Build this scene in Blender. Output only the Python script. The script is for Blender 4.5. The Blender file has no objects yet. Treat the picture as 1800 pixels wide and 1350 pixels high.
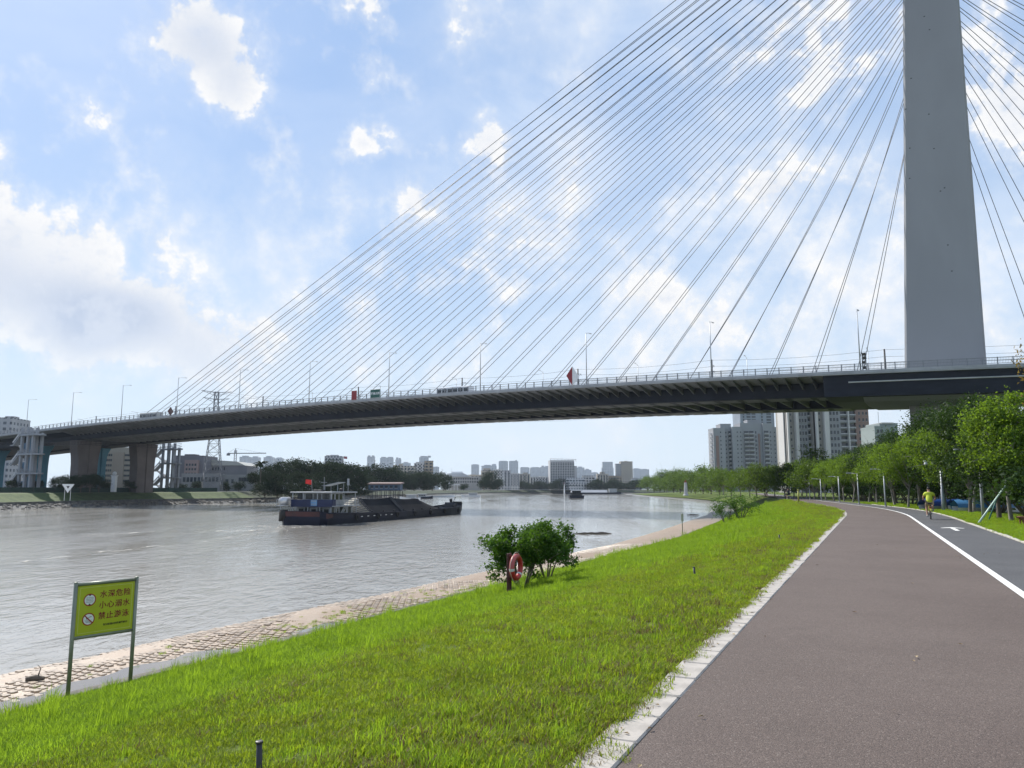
import bpy, bmesh, math, random
import numpy as np
from mathutils import Vector, Matrix, noise as mnoise

R = math.radians
random.seed(7)
rng = np.random.default_rng(11)
scene = bpy.context.scene
COL = scene.collection

# ------------------------------------------------------------------ camera
F = 1352.0                       # focal length in photograph pixels (1800 wide)
HORIZON = 860.0
PITCH = math.atan((HORIZON - 675.0) / F)
EYE = 1.6
cam_data = bpy.data.cameras.new('camera')
cam = bpy.data.objects.new('camera', cam_data)
COL.objects.link(cam)
cam_data.sensor_width = 36.0
cam_data.lens = F / 1800.0 * 36.0
cam_data.clip_start = 0.1
cam_data.clip_end = 30000.0
cam.location = (0, 0, EYE)
cam.rotation_euler = (R(90) + PITCH, 0, 0)
scene.camera = cam

# ------------------------------------------------------------------ sun, sky, exposure
SUN_AZ, SUN_EL = -40.0, 43.0     # degrees; azimuth from the view axis, negative = left
sun_dir = Vector((math.sin(R(SUN_AZ)) * math.cos(R(SUN_EL)), math.cos(R(SUN_AZ)) * math.cos(R(SUN_EL)), math.sin(R(SUN_EL))))
sl = bpy.data.lights.new('sun', 'SUN')
sl.energy = 5.0
sl.angle = R(0.55)
sl.color = (1.0, 0.95, 0.87)
so = bpy.data.objects.new('sun', sl)
COL.objects.link(so)
so.rotation_euler = sun_dir.to_track_quat('Z', 'Y').to_euler()
so.location = (0, 0, 300)

scene.view_settings.view_transform = 'Standard'
scene.view_settings.look = 'None'
scene.view_settings.exposure = 0.34
scene.view_settings.gamma = 1.0
scene.view_settings.use_curve_mapping = False
scene.render.engine = 'CYCLES'
cy = scene.cycles
cy.max_bounces = 6
cy.diffuse_bounces = 2
cy.glossy_bounces = 3
cy.transmission_bounces = 4
cy.transparent_max_bounces = 6
cy.volume_bounces = 0
cy.sample_clamp_indirect = 6.0
cy.caustics_reflective = False
cy.caustics_refractive = False
cy.use_denoising = True
cy.adaptive_threshold = 0.02
try:
    cy.denoiser = 'OPENIMAGEDENOISE'
    cy.denoising_prefilter = 'ACCURATE'
except Exception:
    pass

CP, SP = math.cos(PITCH), math.sin(PITCH)
def ray(px, py):
    u = (px - 900.0) / F
    v = (675.0 - py) / F
    return Vector((u, CP - v * SP, SP + v * CP))
def at(px, py, Y):
    """point at forward distance Y (world y) along a photograph direction"""
    d = ray(px, py)
    t = Y / d.y
    return Vector((d.x * t, Y, EYE + d.z * t))
def atz(px, py, z):
    d = ray(px, py)
    t = (z - EYE) / d.z
    return Vector((d.x * t, d.y * t, z))
def azel(px, py):
    d = ray(px, py)
    d.normalize()
    return math.degrees(math.atan2(d.x, d.y)), math.degrees(math.asin(d.z))

class NT:
    """small helper for node trees"""
    def __init__(self, tree):
        self.t = tree
        self.n = tree.nodes
        self.l = tree.links
    def node(self, typ, **kw):
        nd = self.n.new(typ)
        for k, v in kw.items():
            setattr(nd, k, v)
        return nd
    def put(self, sock, val):
        if val is None:
            return
        if hasattr(val, 'is_output') or isinstance(val, bpy.types.NodeSocket):
            self.l.new(val, sock)
        else:
            sock.default_value = val
    def math(self, op, a, b=None, c=None, clamp=False):
        nd = self.n.new('ShaderNodeMath')
        nd.operation = op
        nd.use_clamp = clamp
        self.put(nd.inputs[0], a)
        self.put(nd.inputs[1], b)
        if c is not None:
            self.put(nd.inputs[2], c)
        return nd.outputs[0]
    def mix(self, fac, a, b, blend='MIX'):
        nd = self.n.new('ShaderNodeMix')
        nd.data_type = 'RGBA'
        nd.blend_type = blend
        self.put(nd.inputs[0], fac)
        self.put(nd.inputs[6], a)
        self.put(nd.inputs[7], b)
        return nd.outputs[2]
    def smooth(self, x, lo, hi, tolo=0.0, tohi=1.0, kind='SMOOTHSTEP'):
        nd = self.n.new('ShaderNodeMapRange')
        nd.interpolation_type = kind
        self.put(nd.inputs[0], x)
        nd.inputs[1].default_value = lo
        nd.inputs[2].default_value = hi
        nd.inputs[3].default_value = tolo
        nd.inputs[4].default_value = tohi
        return nd.outputs[0]
    def noise(self, vec, scale, detail=4.0, rough=0.5, dist=0.0, lac=2.0):
        nd = self.n.new('ShaderNodeTexNoise')
        self.put(nd.inputs['Vector'], vec)
        nd.inputs['Scale'].default_value = scale
        nd.inputs['Detail'].default_value = detail
        nd.inputs['Roughness'].default_value = rough
        nd.inputs['Distortion'].default_value = dist
        nd.inputs['Lacunarity'].default_value = lac
        return nd.outputs[0]
    def mapping(self, vec, loc=(0, 0, 0), rot=(0, 0, 0), scale=(1, 1, 1)):
        nd = self.n.new('ShaderNodeMapping')
        self.put(nd.inputs[0], vec)
        nd.inputs[1].default_value = loc
        nd.inputs[2].default_value = rot
        nd.inputs[3].default_value = scale
        return nd.outputs[0]

world = bpy.data.worlds.new('World')
scene.world = world
world.use_nodes = True
W = NT(world.node_tree)
for nd in list(W.n):
    W.n.remove(nd)
wout = W.node('ShaderNodeOutputWorld')
wbg = W.node('ShaderNodeBackground')
W.l.new(wbg.outputs[0], wout.inputs[0])
sky = W.node('ShaderNodeTexSky')
sky.sky_type = 'NISHITA'
sky.sun_disc = False
sky.sun_elevation = R(SUN_EL)
sky.sun_rotation = R(SUN_AZ)
sky.altitude = 0.0
sky.air_density = 1.0
sky.dust_density = 0.7
sky.ozone_density = 1.0
tc = W.node('ShaderNodeTexCoord')
vec = tc.outputs['Generated']
sep = W.node('ShaderNodeSeparateXYZ')
W.l.new(vec, sep.inputs[0])
az = W.math('MULTIPLY', W.math('ARCTAN2', sep.outputs[0], sep.outputs[1]), 57.29578)
el = W.math('MULTIPLY', W.math('ARCSINE', sep.outputs[2]), 57.29578)
# where cumulus stands in this sky: centre and radii as directions, amount, lean
CUMULUS = [
    (330, 70, 85, 70, 0.30), (400, 150, 75, 60, 0.24), (485, 225, 42, 55, 0.20), (270, 20, 50, 40, 0.20),
    (655, 45, 52, 62, 0.24), (640, 240, 42, 32, 0.22), (860, 250, 60, 42, 0.26), (725, 358, 52, 30, 0.24),
    (60, 490, 150, 85, 0.42), (170, 545, 150, 75, 0.40), (265, 440, 40, 40, 0.22), (-15, 320, 55, 70, 0.26),
    (112, 358, 40, 22, 0.18), (370, 585, 110, 60, 0.28), (560, 530, 120, 50, 0.15), (770, 470, 110, 50, 0.16),
    (1000, 560, 260, 90, 0.13), (960, 420, 130, 70, 0.13), (1300, 545, 240, 70, 0.12), (1390, 320, 100, 30, 0.20),
    (1470, 70, 110, 110, 0.28), (1730, 150, 90, 160, 0.24), (1640, 330, 200, 120, 0.10), (1000, 300, 60, 30, 0.16),
    (-300, 300, 200, 160, 0.25), (2200, 300, 300, 200, 0.25), (900, -500, 500, 200, 0.2),
]
cvec = W.node('ShaderNodeCombineXYZ')
W.put(cvec.inputs[0], az)
W.put(cvec.inputs[1], el)
acc = None
for (px, py, rx, ry, amp) in CUMULUS:
    a0, e0 = azel(px, py)
    ra, re = math.degrees(rx * 1.22 / F), math.degrees(ry * 1.22 / F)
    ma = W.node('ShaderNodeVectorMath', operation='MULTIPLY_ADD')
    W.put(ma.inputs[0], cvec.outputs[0])
    ma.inputs[1].default_value = (1 / ra, 1 / re, 0)
    ma.inputs[2].default_value = (-a0 / ra, -e0 / re, 0)
    dt = W.node('ShaderNodeVectorMath', operation='DOT_PRODUCT')
    W.put(dt.inputs[0], ma.outputs[0])
    W.put(dt.inputs[1], ma.outputs[0])
    g = W.math('MULTIPLY', W.math('POWER', 0.45, dt.outputs['Value']), amp * 0.86)
    acc = g if acc is None else W.math('MAXIMUM', acc, g)
cn = W.noise(vec, 11.0, 8.0, 0.62)
big = W.noise(vec, 3.0, 2.0, 0.5)
dens = W.math('ADD', W.math('SUBTRACT', cn, 0.5), acc)
dens = W.math('ADD', dens, W.math('MULTIPLY', W.math('SUBTRACT', big, 0.5), 0.15))
mask = W.math('MAXIMUM', W.smooth(dens, 0.13, 0.225), W.math('MULTIPLY', W.smooth(dens, 0.05, 0.20), 0.34))
core = W.smooth(dens, 0.20, 0.44)
relief = W.smooth(W.noise(vec, 22.0, 4.0, 0.65), 0.38, 0.62)
# thin veil of high cloud and a soft broken layer lower down
vv = W.mapping(vec, loc=(3.1, 1.7, 0.4), rot=(0.15, 0.35, 0.2), scale=(1.2, 1.2, 2.2))
veil = W.smooth(W.noise(vv, 2.9, 5.0, 0.58, 0.5), 0.40, 0.74)
right = W.smooth(az, -16.0, 10.0)
soft = W.smooth(W.math('ADD', cn, W.math('MULTIPLY', big, 0.55)), 0.66, 0.98)
band = W.math('MULTIPLY', W.smooth(el, 3.0, 11.0), W.smooth(el, 15.0, 27.0, 1.0, 0.0))
softf = W.math('MULTIPLY', soft, W.math('ADD', W.math('MULTIPLY', band, 0.60), W.math('MULTIPLY', right, 0.46)))
veilf = W.math('MULTIPLY', veil, W.math('ADD', 0.22, W.math('MULTIPLY', right, 0.36)))
skyc = W.mix(1.0, sky.outputs[0], (0.09, 0.09, 0.09, 1), 'MULTIPLY')
skyc = W.mix(0.68, skyc, (0.305, 0.475, 0.775, 1))
low = W.smooth(el, -1.0, 26.0, 1.0, 0.0, 'LINEAR')
skyc = W.mix(W.math('MULTIPLY', W.math('POWER', low, 1.5), 0.92), skyc, (0.64, 0.735, 0.80, 1))
skyc = W.mix(veilf, skyc, (0.66, 0.73, 0.84, 1))
skyc = W.mix(W.math('MULTIPLY', right, 0.20), skyc, (0.70, 0.76, 0.82, 1))
skyc = W.mix(softf, skyc, (0.70, 0.735, 0.79, 1))
edgec = W.mix(relief, (0.62, 0.655, 0.72, 1), (0.80, 0.795, 0.79, 1))
greyc = W.mix(relief, (0.39, 0.465, 0.61, 1), (0.53, 0.585, 0.69, 1))
cloudc = W.mix(core, edgec, greyc)
lowcloud = W.smooth(el, 2.0, 15.0, 0.35, 0.97)
skyc = W.mix(W.math('MULTIPLY', mask, lowcloud), skyc, cloudc)
# below the horizon the world is ground-coloured haze
skyc = W.mix(W.smooth(el, -4.0, -0.5), (0.25, 0.26, 0.25, 1), skyc)
W.l.new(skyc, wbg.inputs[0])
wbg.inputs[1].default_value = 1.0
world.cycles.sampling_method = 'MANUAL'
world.cycles.sample_map_resolution = 512

# ------------------------------------------------------------------ materials
MATS = {}
def hexlin(r, g, b):
    f = lambda c: (c / 255.0) / 12.92 if c <= 10 else (((c / 255.0) + 0.055) / 1.055) ** 2.4
    return (f(r), f(g), f(b))
def mat(name, col, rough=0.6, var=0.15, scale=2.0, bump=0.0, bscale=None, metal=0.0, spec=0.5, coord='Object', col2=None, detail=5.0, bdist=0.02, stretch=(1, 1, 1)):
    """procedural surface: base colour broken by noise, optional fine relief"""
    if name in MATS:
        return MATS[name]
    m = bpy.data.materials.new(name)
    m.use_nodes = True
    T = NT(m.node_tree)
    bs = T.n['Principled BSDF']
    tcn = T.node('ShaderNodeTexCoord')
    v = T.mapping(tcn.outputs[coord], scale=stretch)
    n1 = T.noise(v, scale, detail, 0.6, 0.2)
    c = tuple(col) + (1,)
    if col2 is None:
        lo = tuple(x * (1 - var) for x in col) + (1,)
        hi = tuple(min(1, x * (1 + var)) for x in col) + (1,)
    else:
        lo, hi = c, tuple(col2) + (1,)
    base = T.mix(T.smooth(n1, 0.3, 0.7), lo, hi)
    T.put(bs.inputs['Base Color'], base)
    bs.inputs['Roughness'].default_value = rough
    bs.inputs['Metallic'].default_value = metal
    bs.inputs['Specular IOR Level'].default_value = spec
    if bump:
        b = T.node('ShaderNodeBump')
        b.inputs['Strength'].default_value = bump
        b.inputs['Distance'].default_value = bdist
        T.put(b.inputs['Height'], T.noise(v, bscale or scale * 6, 4.0, 0.6))
        T.l.new(b.outputs[0], bs.inputs['Normal'])
    MATS[name] = m
    return m

def leafmat(name, dark, light, trans, tfac=0.4, gloss=0.5, patch=0.0):
    """foliage: per-leaf tone attribute picks the colour; light also passes through"""
    m = bpy.data.materials.new(name)
    m.use_nodes = True
    T = NT(m.node_tree)
    bs = T.n['Principled BSDF']
    out = T.n['Material Output']
    at_ = T.node('ShaderNodeAttribute')
    at_.attribute_name = 'tone'
    oi = T.node('ShaderNodeObjectInfo')
    f = T.math('ADD', T.math('MULTIPLY', at_.outputs['Fac'], 0.8), T.math('MULTIPLY', oi.outputs['Random'], 0.2))
    if patch:
        pn = T.math('SUBTRACT', T.noise(oi.outputs['Location'], 0.7, 4.0, 0.65), 0.5)
        f = T.math('ADD', f, T.math('MULTIPLY', pn, patch), clamp=True)
    c = T.mix(f, tuple(dark) + (1,), tuple(light) + (1,))
    T.put(bs.inputs['Base Color'], c)
    bs.inputs['Roughness'].default_value = gloss
    bs.inputs['Specular IOR Level'].default_value = 0.12
    tr = T.node('ShaderNodeBsdfTranslucent')
    T.put(tr.inputs[0], T.mix(f, tuple(x * 0.7 for x in trans) + (1,), tuple(trans) + (1,)))
    mx = T.node('ShaderNodeMixShader')
    mx.inputs[0].default_value = tfac
    T.l.new(bs.outputs[0], mx.inputs[1])
    T.l.new(tr.outputs[0], mx.inputs[2])
    T.l.new(mx.outputs[0], out.inputs[0])
    MATS[name] = m
    return m

# ------------------------------------------------------------------ mesh building
class MB:
    def __init__(self):
        self.v = []
        self.f = []
        self.mi = []
        self.cur = 0
    def add(self, vs, fs):
        o = len(self.v)
        self.v.extend([tuple(p) for p in vs])
        for f in fs:
            self.f.append(tuple(i + o for i in f))
            self.mi.append(self.cur)
        return self
    def box(self, c, s, rz=0.0, m=None):
        hx, hy, hz = s[0] / 2, s[1] / 2, s[2] / 2
        ca, sa = math.cos(rz), math.sin(rz)
        vs = []
        for z in (-hz, hz):
            for (x, y) in ((-hx, -hy), (hx, -hy), (hx, hy), (-hx, hy)):
                p = Vector((x * ca - y * sa, x * sa + y * ca, z))
                if m is not None:
                    p = m @ Vector((x, y, z))
                vs.append((c[0] + p[0], c[1] + p[1], c[2] + p[2]))
        return self.add(vs, [(0, 3, 2, 1), (4, 5, 6, 7), (0, 1, 5, 4), (1, 2, 6, 5), (2, 3, 7, 6), (3, 0, 4, 7)])
    def bbox(self, c, s, b=0.01, rz=0.0):
        """box with chamfered vertical edges and top"""
        hx, hy, hz = s[0] / 2, s[1] / 2, s[2] / 2
        ca, sa = math.cos(rz), math.sin(rz)
        def ring(ix, z):
            x, y = hx - ix, hy - ix
            k = b
            return [(-x + k, -y), (x - k, -y), (x, -y + k), (x, y - k), (x - k, y), (-x + k, y), (-x, y - k), (-x, -y + k)], z
        vs = []
        for ix, z in ((b, -hz), (0, -hz + b), (0, hz - b), (b, hz)):
            pts, z = ring(ix, z)
            for x, y in pts:
                vs.append((c[0] + x * ca - y * sa, c[1] + x * sa + y * ca, c[2] + z))
        fs = [tuple(range(7, -1, -1)), tuple(range(24, 32))]
        for k in range(3):
            for i in range(8):
                j = (i + 1) % 8
                fs.append((k * 8 + i, k * 8 + j, k * 8 + 8 + j, k * 8 + 8 + i))
        return self.add(vs, fs)
    def tube(self, pts, rad, n=8, cap=True):
        pts = [Vector(p) for p in pts]
        if not hasattr(rad, '__len__'):
            rad = [rad] * len(pts)
        vs, fs = [], []
        prev = None
        for i, p in enumerate(pts):
            d = (pts[min(i + 1, len(pts) - 1)] - pts[max(i - 1, 0)])
            if d.length < 1e-9:
                d = Vector((0, 0, 1))
            d.normalize()
            if prev is None:
                a = d.orthogonal().normalized()
                if abs(d.z) > 0.99:
                    a = Vector((1, 0, 0))
            else:
                a = (prev - d * prev.dot(d))
                a = a.normalized() if a.length > 1e-6 else d.orthogonal().normalized()
            prev = a
            b = d.cross(a)
            for k in range(n):
                th = 2 * math.pi * k / n
                q = p + (a * math.cos(th) + b * math.sin(th)) * rad[i]
                vs.append(tuple(q))
        for i in range(len(pts) - 1):
            for k in range(n):
                j = (k + 1) % n
                fs.append((i * n + k, i * n + j, (i + 1) * n + j, (i + 1) * n + k))
        if cap:
            fs.append(tuple(range(n - 1, -1, -1)))
            o = (len(pts) - 1) * n
            fs.append(tuple(range(o, o + n)))
        return self.add(vs, fs)
    def bar(self, p0, p1, w, h=None, up=(0, 0, 1)):
        """square bar between two points"""
        h = h or w
        p0, p1 = Vector(p0), Vector(p1)
        d = (p1 - p0).normalized()
        u = Vector(up)
        if abs(d.dot(u)) > 0.98:
            u = Vector((1, 0, 0))
        a = d.cross(u).normalized() * (w / 2)
        b = a.cross(d).normalized() * (h / 2)
        vs = [p + x * a + y * b for p in (p0, p1) for x, y in ((-1, -1), (1, -1), (1, 1), (-1, 1))]
        return self.add(vs, [(0, 3, 2, 1), (4, 5, 6, 7), (0, 1, 5, 4), (1, 2, 6, 5), (2, 3, 7, 6), (3, 0, 4, 7)])
    def prism(self, poly, lo, hi, fr=None):
        """polygon in (a,b) extruded along c between lo and hi; fr maps (a,b,c) to xyz"""
        fr = fr or (lambda a, b, c: (a, b, c))
        n = len(poly)
        vs = [fr(a, b, lo) for a, b in poly] + [fr(a, b, hi) for a, b in poly]
        fs = [tuple(range(n - 1, -1, -1)), tuple(range(n, 2 * n))]
        for i in range(n):
            j = (i + 1) % n
            fs.append((i, j, n + j, n + i))
        return self.add(vs, fs)
    def lathe(self, prof, c=(0, 0, 0), n=16):
        vs, fs = [], []
        for r, z in prof:
            for k in range(n):
                th = 2 * math.pi * k / n
                vs.append((c[0] + r * math.cos(th), c[1] + r * math.sin(th), c[2] + z))
        for i in range(len(prof) - 1):
            for k in range(n):
                j = (k + 1) % n
                fs.append((i * n + k, i * n + j, (i + 1) * n + j, (i + 1) * n + k))
        fs.append(tuple(range(n - 1, -1, -1)))
        o = (len(prof) - 1) * n
        fs.append(tuple(range(o, o + n)))
        return self.add(vs, fs)
    def quad(self, a, b, c, d):
        return self.add([a, b, c, d], [(0, 1, 2, 3)])
    def grid(self, rows):
        """rows of equally many points -> sheet"""
        m = len(rows[0])
        vs = [p for r in rows for p in r]
        fs = []
        for i in range(len(rows) - 1):
            for j in range(m - 1):
                fs.append((i * m + j, i * m + j + 1, (i + 1) * m + j + 1, (i + 1) * m + j))
        return self.add(vs, fs)
    def mesh(self, name, mats, smooth=False):
        me = bpy.data.meshes.new(name)
        me.from_pydata(self.v, [], self.f)
        mats = mats if isinstance(mats, (list, tuple)) else [mats]
        for m in mats:
            me.materials.append(m)
        if len(mats) > 1:
            me.polygons.foreach_set('material_index', self.mi)
        if smooth:
            me.polygons.foreach_set('use_smooth', [True] * len(me.polygons))
        me.update()
        return me
    def build(self, name, mats, parent=None, loc=None, rz=0.0, smooth=False):
        return link(name, self.mesh(name, mats, smooth), parent, loc, rz)

def link(name, me, parent=None, loc=None, rz=0.0, scale=None, rot=None):
    o = bpy.data.objects.new(name, me)
    COL.objects.link(o)
    if parent is not None:
        o.parent = parent
    if loc is not None:
        o.location = loc
    if rot is not None:
        o.rotation_euler = rot
    elif rz:
        o.rotation_euler = (0, 0, rz)
    if scale is not None:
        o.scale = scale if hasattr(scale, '__len__') else (scale,) * 3
    return o
def tag(o, label, cat, group=None):
    o['label'] = label
    o['category'] = cat
    if group:
        o['group'] = group
    return o
def thing(name, label, cat, loc=(0, 0, 0), rz=0.0, group=None, scale=None):
    return tag(link(name, None, None, loc, rz, scale), label, cat, group)
def struct(o):
    o['kind'] = 'structure'
    return o
def stuff(o):
    o['kind'] = 'stuff'
    return o
def auto_smooth(o, ang=40):
    me = o.data
    me.polygons.foreach_set('use_smooth', [True] * len(me.polygons))
    try:
        me.set_sharp_from_angle(angle=R(ang))
    except Exception:
        pass
    return o

# ------------------------------------------------------------------ lie of the land
PA = math.atan(0.4625)                 # the path runs off to the right of the view axis
CA, SA = math.cos(PA), math.sin(PA)
def rs(x, y):
    return x * CA - y * SA, x * SA + y * CA
def xy(r, s):
    return r * CA + s * SA, -r * SA + s * CA
def bend(s):
    if s < 50:
        return 0.0
    if s < 80:
        return -0.0027 * (s - 50) ** 2
    return -2.43 - 0.165 * (s - 80)
_RB = ([-60, 70, 100, 130, 162, 230, 300, 400, 586, 774, 900], [-15.9, -16.3, -18.4, -21, -25, -36, -50, -84, -156, -224, -236])
_RW = ([-60, 70, 100, 130, 162, 230, 300, 400, 586, 774, 900], [-22.5, -22.7, -25, -28, -31, -42, -57, -91, -163, -231, -243])
def rb(s):
    return float(np.interp(s, *_RB))
def rw(s):
    return float(np.interp(s, *_RW))
WATER = -3.6
BOT = -3.0
KERB_L = -1.71                          # outer side of the kerb
def slope_z(q):
    return BOT * (0.62 * q + 0.38 * q * q)
def apron_z(q):
    """0 at the edging, 1 at the water's edge"""
    return float(np.interp(q, [0, 0.12, 0.35, 0.6, 0.85, 1.0], [-3.22, -3.27, -3.245, -3.25, -3.42, -3.66]))
def ground_z(x, y):
    r, s = rs(x, y)
    top = KERB_L + bend(s)
    if r >= top:
        return 0.0
    b = rb(s)
    if r >= b:
        return slope_z((top - r) / (top - b))
    w = rw(s)
    if r >= w:
        return apron_z((b - r) / (b - w))
    return WATER
def hit(px, py, tmax=400.0):
    """where a photograph direction meets the ground of this bank"""
    d = ray(px, py)
    t, dt = 2.0, 0.5
    while t < tmax:
        p = d * t
        if EYE + p.z < ground_z(p.x, p.y):
            lo, hi = t - dt, t
            for _ in range(24):
                m = (lo + hi) / 2
                p = d * m
                if EYE + p.z < ground_z(p.x, p.y):
                    hi = m
                else:
                    lo = m
            p = d * hi
            return Vector((p.x, p.y, ground_z(p.x, p.y)))
        dt = max(0.3, t * 0.01)
        t += dt
    p = d * tmax
    return Vector((p.x, p.y, ground_z(p.x, p.y)))
def ppm(p):
    """photograph pixels per metre at a point"""
    return F / (p[1] * CP + (p[2] - EYE) * SP)

def asphalt(name, c1, c2, fine, speck):
    m = bpy.data.materials.new(name)
    m.use_nodes = True
    T = NT(m.node_tree)
    bs = T.n['Principled BSDF']
    tcn = T.node('ShaderNodeTexCoord')
    v = tcn.outputs['Object']
    big_ = T.smooth(T.noise(v, 0.35, 5, 0.6), 0.3, 0.7)
    c = T.mix(big_, tuple(c1) + (1,), tuple(c2) + (1,))
    vo = T.node('ShaderNodeTexVoronoi')
    T.put(vo.inputs['Vector'], v)
    vo.inputs['Scale'].default_value = fine
    sepc = T.node('ShaderNodeSeparateColor')
    T.l.new(vo.outputs['Color'], sepc.inputs[0])
    grain = T.smooth(sepc.outputs[0], 0.0, 1.0, 0.70, 1.30, 'LINEAR')
    c = T.mix(1.0, c, grain, 'MULTIPLY')
    sp = T.smooth(sepc.outputs[1], 0.955, 0.985)
    c = T.mix(T.math('MULTIPLY', sp, 0.5), c, tuple(speck) + (1,))
    # worn, slightly paler wheel track and stains
    st = T.smooth(T.noise(v, 0.9, 6, 0.65, 1.0), 0.50, 0.74)
    c = T.mix(T.math('MULTIPLY', st, 0.22), c, tuple(x * 0.55 for x in c1) + (1,))
    T.put(bs.inputs['Base Color'], c)
    bs.inputs['Roughness'].default_value = 0.78
    bs.inputs['Specular IOR Level'].default_value = 0.4
    b = T.node('ShaderNodeBump')
    b.inputs['Strength'].default_value = 0.55
    b.inputs['Distance'].default_value = 0.006
    T.put(b.inputs['Height'], T.math('SUBTRACT', 1.0, vo.outputs['Distance']))
    T.l.new(b.outputs[0], bs.inputs['Normal'])
    return m
M_path = asphalt('path asphalt', (0.088, 0.065, 0.055), (0.108, 0.082, 0.070), 105.0, (0.26, 0.22, 0.19))
M_lane = asphalt('lane asphalt', (0.062, 0.062, 0.066), (0.080, 0.080, 0.083), 95.0, (0.28, 0.28, 0.28))
M_line = mat('road paint', (0.74, 0.73, 0.70), 0.6, 0.10, 6.0, 0.2, 60)

def soil_mat():
    m = bpy.data.materials.new('turf soil')
    m.use_nodes = True
    T = NT(m.node_tree)
    bs = T.n['Principled BSDF']
    v = T.node('ShaderNodeTexCoord').outputs['Object']
    n1 = T.smooth(T.noise(v, 0.25, 6, 0.65, 0.4), 0.32, 0.68)
    n2 = T.smooth(T.noise(v, 5.0, 5, 0.7), 0.3, 0.7)
    n3 = T.smooth(T.noise(v, 30.0, 4, 0.7), 0.3, 0.7)
    c = T.mix(n2, (0.07, 0.11, 0.02, 1), (0.10, 0.15, 0.028, 1))
    c = T.mix(T.math('MULTIPLY', n1, 0.6), c, (0.16, 0.20, 0.045, 1))
    c = T.mix(T.math('MULTIPLY', n3, 0.5), c, (0.05, 0.045, 0.02, 1))
    T.put(bs.inputs['Base Color'], c)
    bs.inputs['Roughness'].default_value = 0.9
    bs.inputs['Specular IOR Level'].default_value = 0.1
    b = T.node('ShaderNodeBump')
    b.inputs['Strength'].default_value = 0.8
    b.inputs['Distance'].default_value = 0.06
    T.put(b.inputs['Height'], T.noise(v, 9.0, 6, 0.7))
    T.l.new(b.outputs[0], bs.inputs['Normal'])
    return m
M_turf = soil_mat()

S_ROWS = [-40, -20, -10] + list(np.arange(-6, 60, 1.0)) + list(np.arange(60, 130, 3.0)) + list(np.arange(130, 300, 8.0)) + [300, 330, 370, 420, 500, 586, 680, 774, 900]
mb = MB()
rows = []
for s in S_ROWS:
    top, b = KERB_L + bend(s), rb(s)
    rr = []
    for k in range(25):
        q = 1 - k / 24.0
        rr.append((top - (top - b) * q, slope_z(q)))
    for r, z in ((top + 0.02, -0.05), (2.0 + bend(s), -0.06), (4.02 + bend(s), -0.05), (4.16 + bend(s), 0.03), (6.0 + bend(s), 0.05), (10 + bend(s), 0.0), (25 + bend(s), -0.2), (80 + bend(s), 0.0), (400, 0.0), (2500, 0.0), (7000, 0.0)):
        rr.append((r, z))
    rows.append([xy(r, s) + (z + 0.03 * (mnoise.noise(Vector((r * 0.25, s * 0.25, 1.0)))) * (1 if z < -0.1 else 0.3),) for r, z in rr])
mb.grid(rows)
ground = struct(mb.build('ground', M_turf, smooth=True))

# edging between turf and paved apron
M_edge = mat('edging concrete', (0.10, 0.088, 0.075), 0.85, 0.35, 3.0, 0.5, 25, coord='Object')
mb = MB()
rows = []
for s in [q for q in S_ROWS if q < 190]:
    b = rb(s)
    w = 0.40 + 0.06 * mnoise.noise(Vector((s * 0.7, 3.3, 0)))
    rows.append([xy(b + 0.12, s) + (-3.05,), xy(b + 0.10, s) + (-2.875,), xy(b - w, s) + (-2.89,), xy(b - w - 0.02, s) + (-3.4,)])
mb.grid(rows)
struct(mb.build('edging', M_edge))

# the paved apron along the water: sand bed, and blocks laid on it further down
def sand_mat():
    m = bpy.data.materials.new('apron sand')
    m.use_nodes = True
    T = NT(m.node_tree)
    bs = T.n['Principled BSDF']
    v = T.node('ShaderNodeTexCoord').outputs['Object']
    n1 = T.smooth(T.noise(v, 0.6, 6, 0.65, 0.5), 0.35, 0.65)
    n2 = T.smooth(T.noise(v, 14.0, 5, 0.7), 0.3, 0.7)
    c = T.mix(n1, (0.30, 0.20, 0.125, 1), (0.36, 0.27, 0.19, 1))
    c = T.mix(T.math('MULTIPLY', n2, 0.6), c, (0.19, 0.135, 0.09, 1))
    br = T.node('ShaderNodeTexBrick')
    T.put(br.inputs['Vector'], T.mapping(v, rot=(0, 0, PA), scale=(1, 1, 1)))
    br.inputs['Scale'].default_value = 1.0
    br.inputs['Brick Width'].default_value = 0.34
    br.inputs['Row Height'].default_value = 0.3
    br.inputs['Mortar Size'].default_value = 0.035
    br.inputs['Color1'].default_value = (0.40, 0.32, 0.25, 1)
    br.inputs['Color2'].default_value = (0.33, 0.25, 0.19, 1)
    br.inputs['Mortar'].default_value = (0.21, 0.145, 0.095, 1)
    sepv = T.node('ShaderNodeSeparateXYZ')
    T.put(sepv.inputs[0], v)
    far = T.smooth(sepv.outputs[1], 62.0, 72.0)
    c = T.mix(T.math('MULTIPLY', far, T.math('ADD', 0.35, T.math('MULTIPLY', n1, 0.5))), c, br.outputs[0])
    c = T.mix(T.smooth(sepv.outputs[1], 105.0, 150.0), c, T.mix(n2, (0.10, 0.098, 0.085, 1), (0.19, 0.18, 0.155, 1)))
    T.put(bs.inputs['Base Color'], c)
    bs.inputs['Roughness'].default_value = 0.45
    b = T.node('ShaderNodeBump')
    b.inputs['Strength'].default_value = 0.6
    b.inputs['Distance'].default_value = 0.02
    T.put(b.inputs['Height'], T.noise(v, 20.0, 5, 0.7))
    T.l.new(b.outputs[0], bs.inputs['Normal'])
    return m
M_sand = sand_mat()
mb = MB()
rows = []
def apron_bump(r, s):
    return 0.05 * mnoise.noise(Vector((r * 0.35, s * 0.16, 5.0))) + 0.018 * mnoise.noise(Vector((r * 1.3, s * 1.1, 2.0)))
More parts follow.
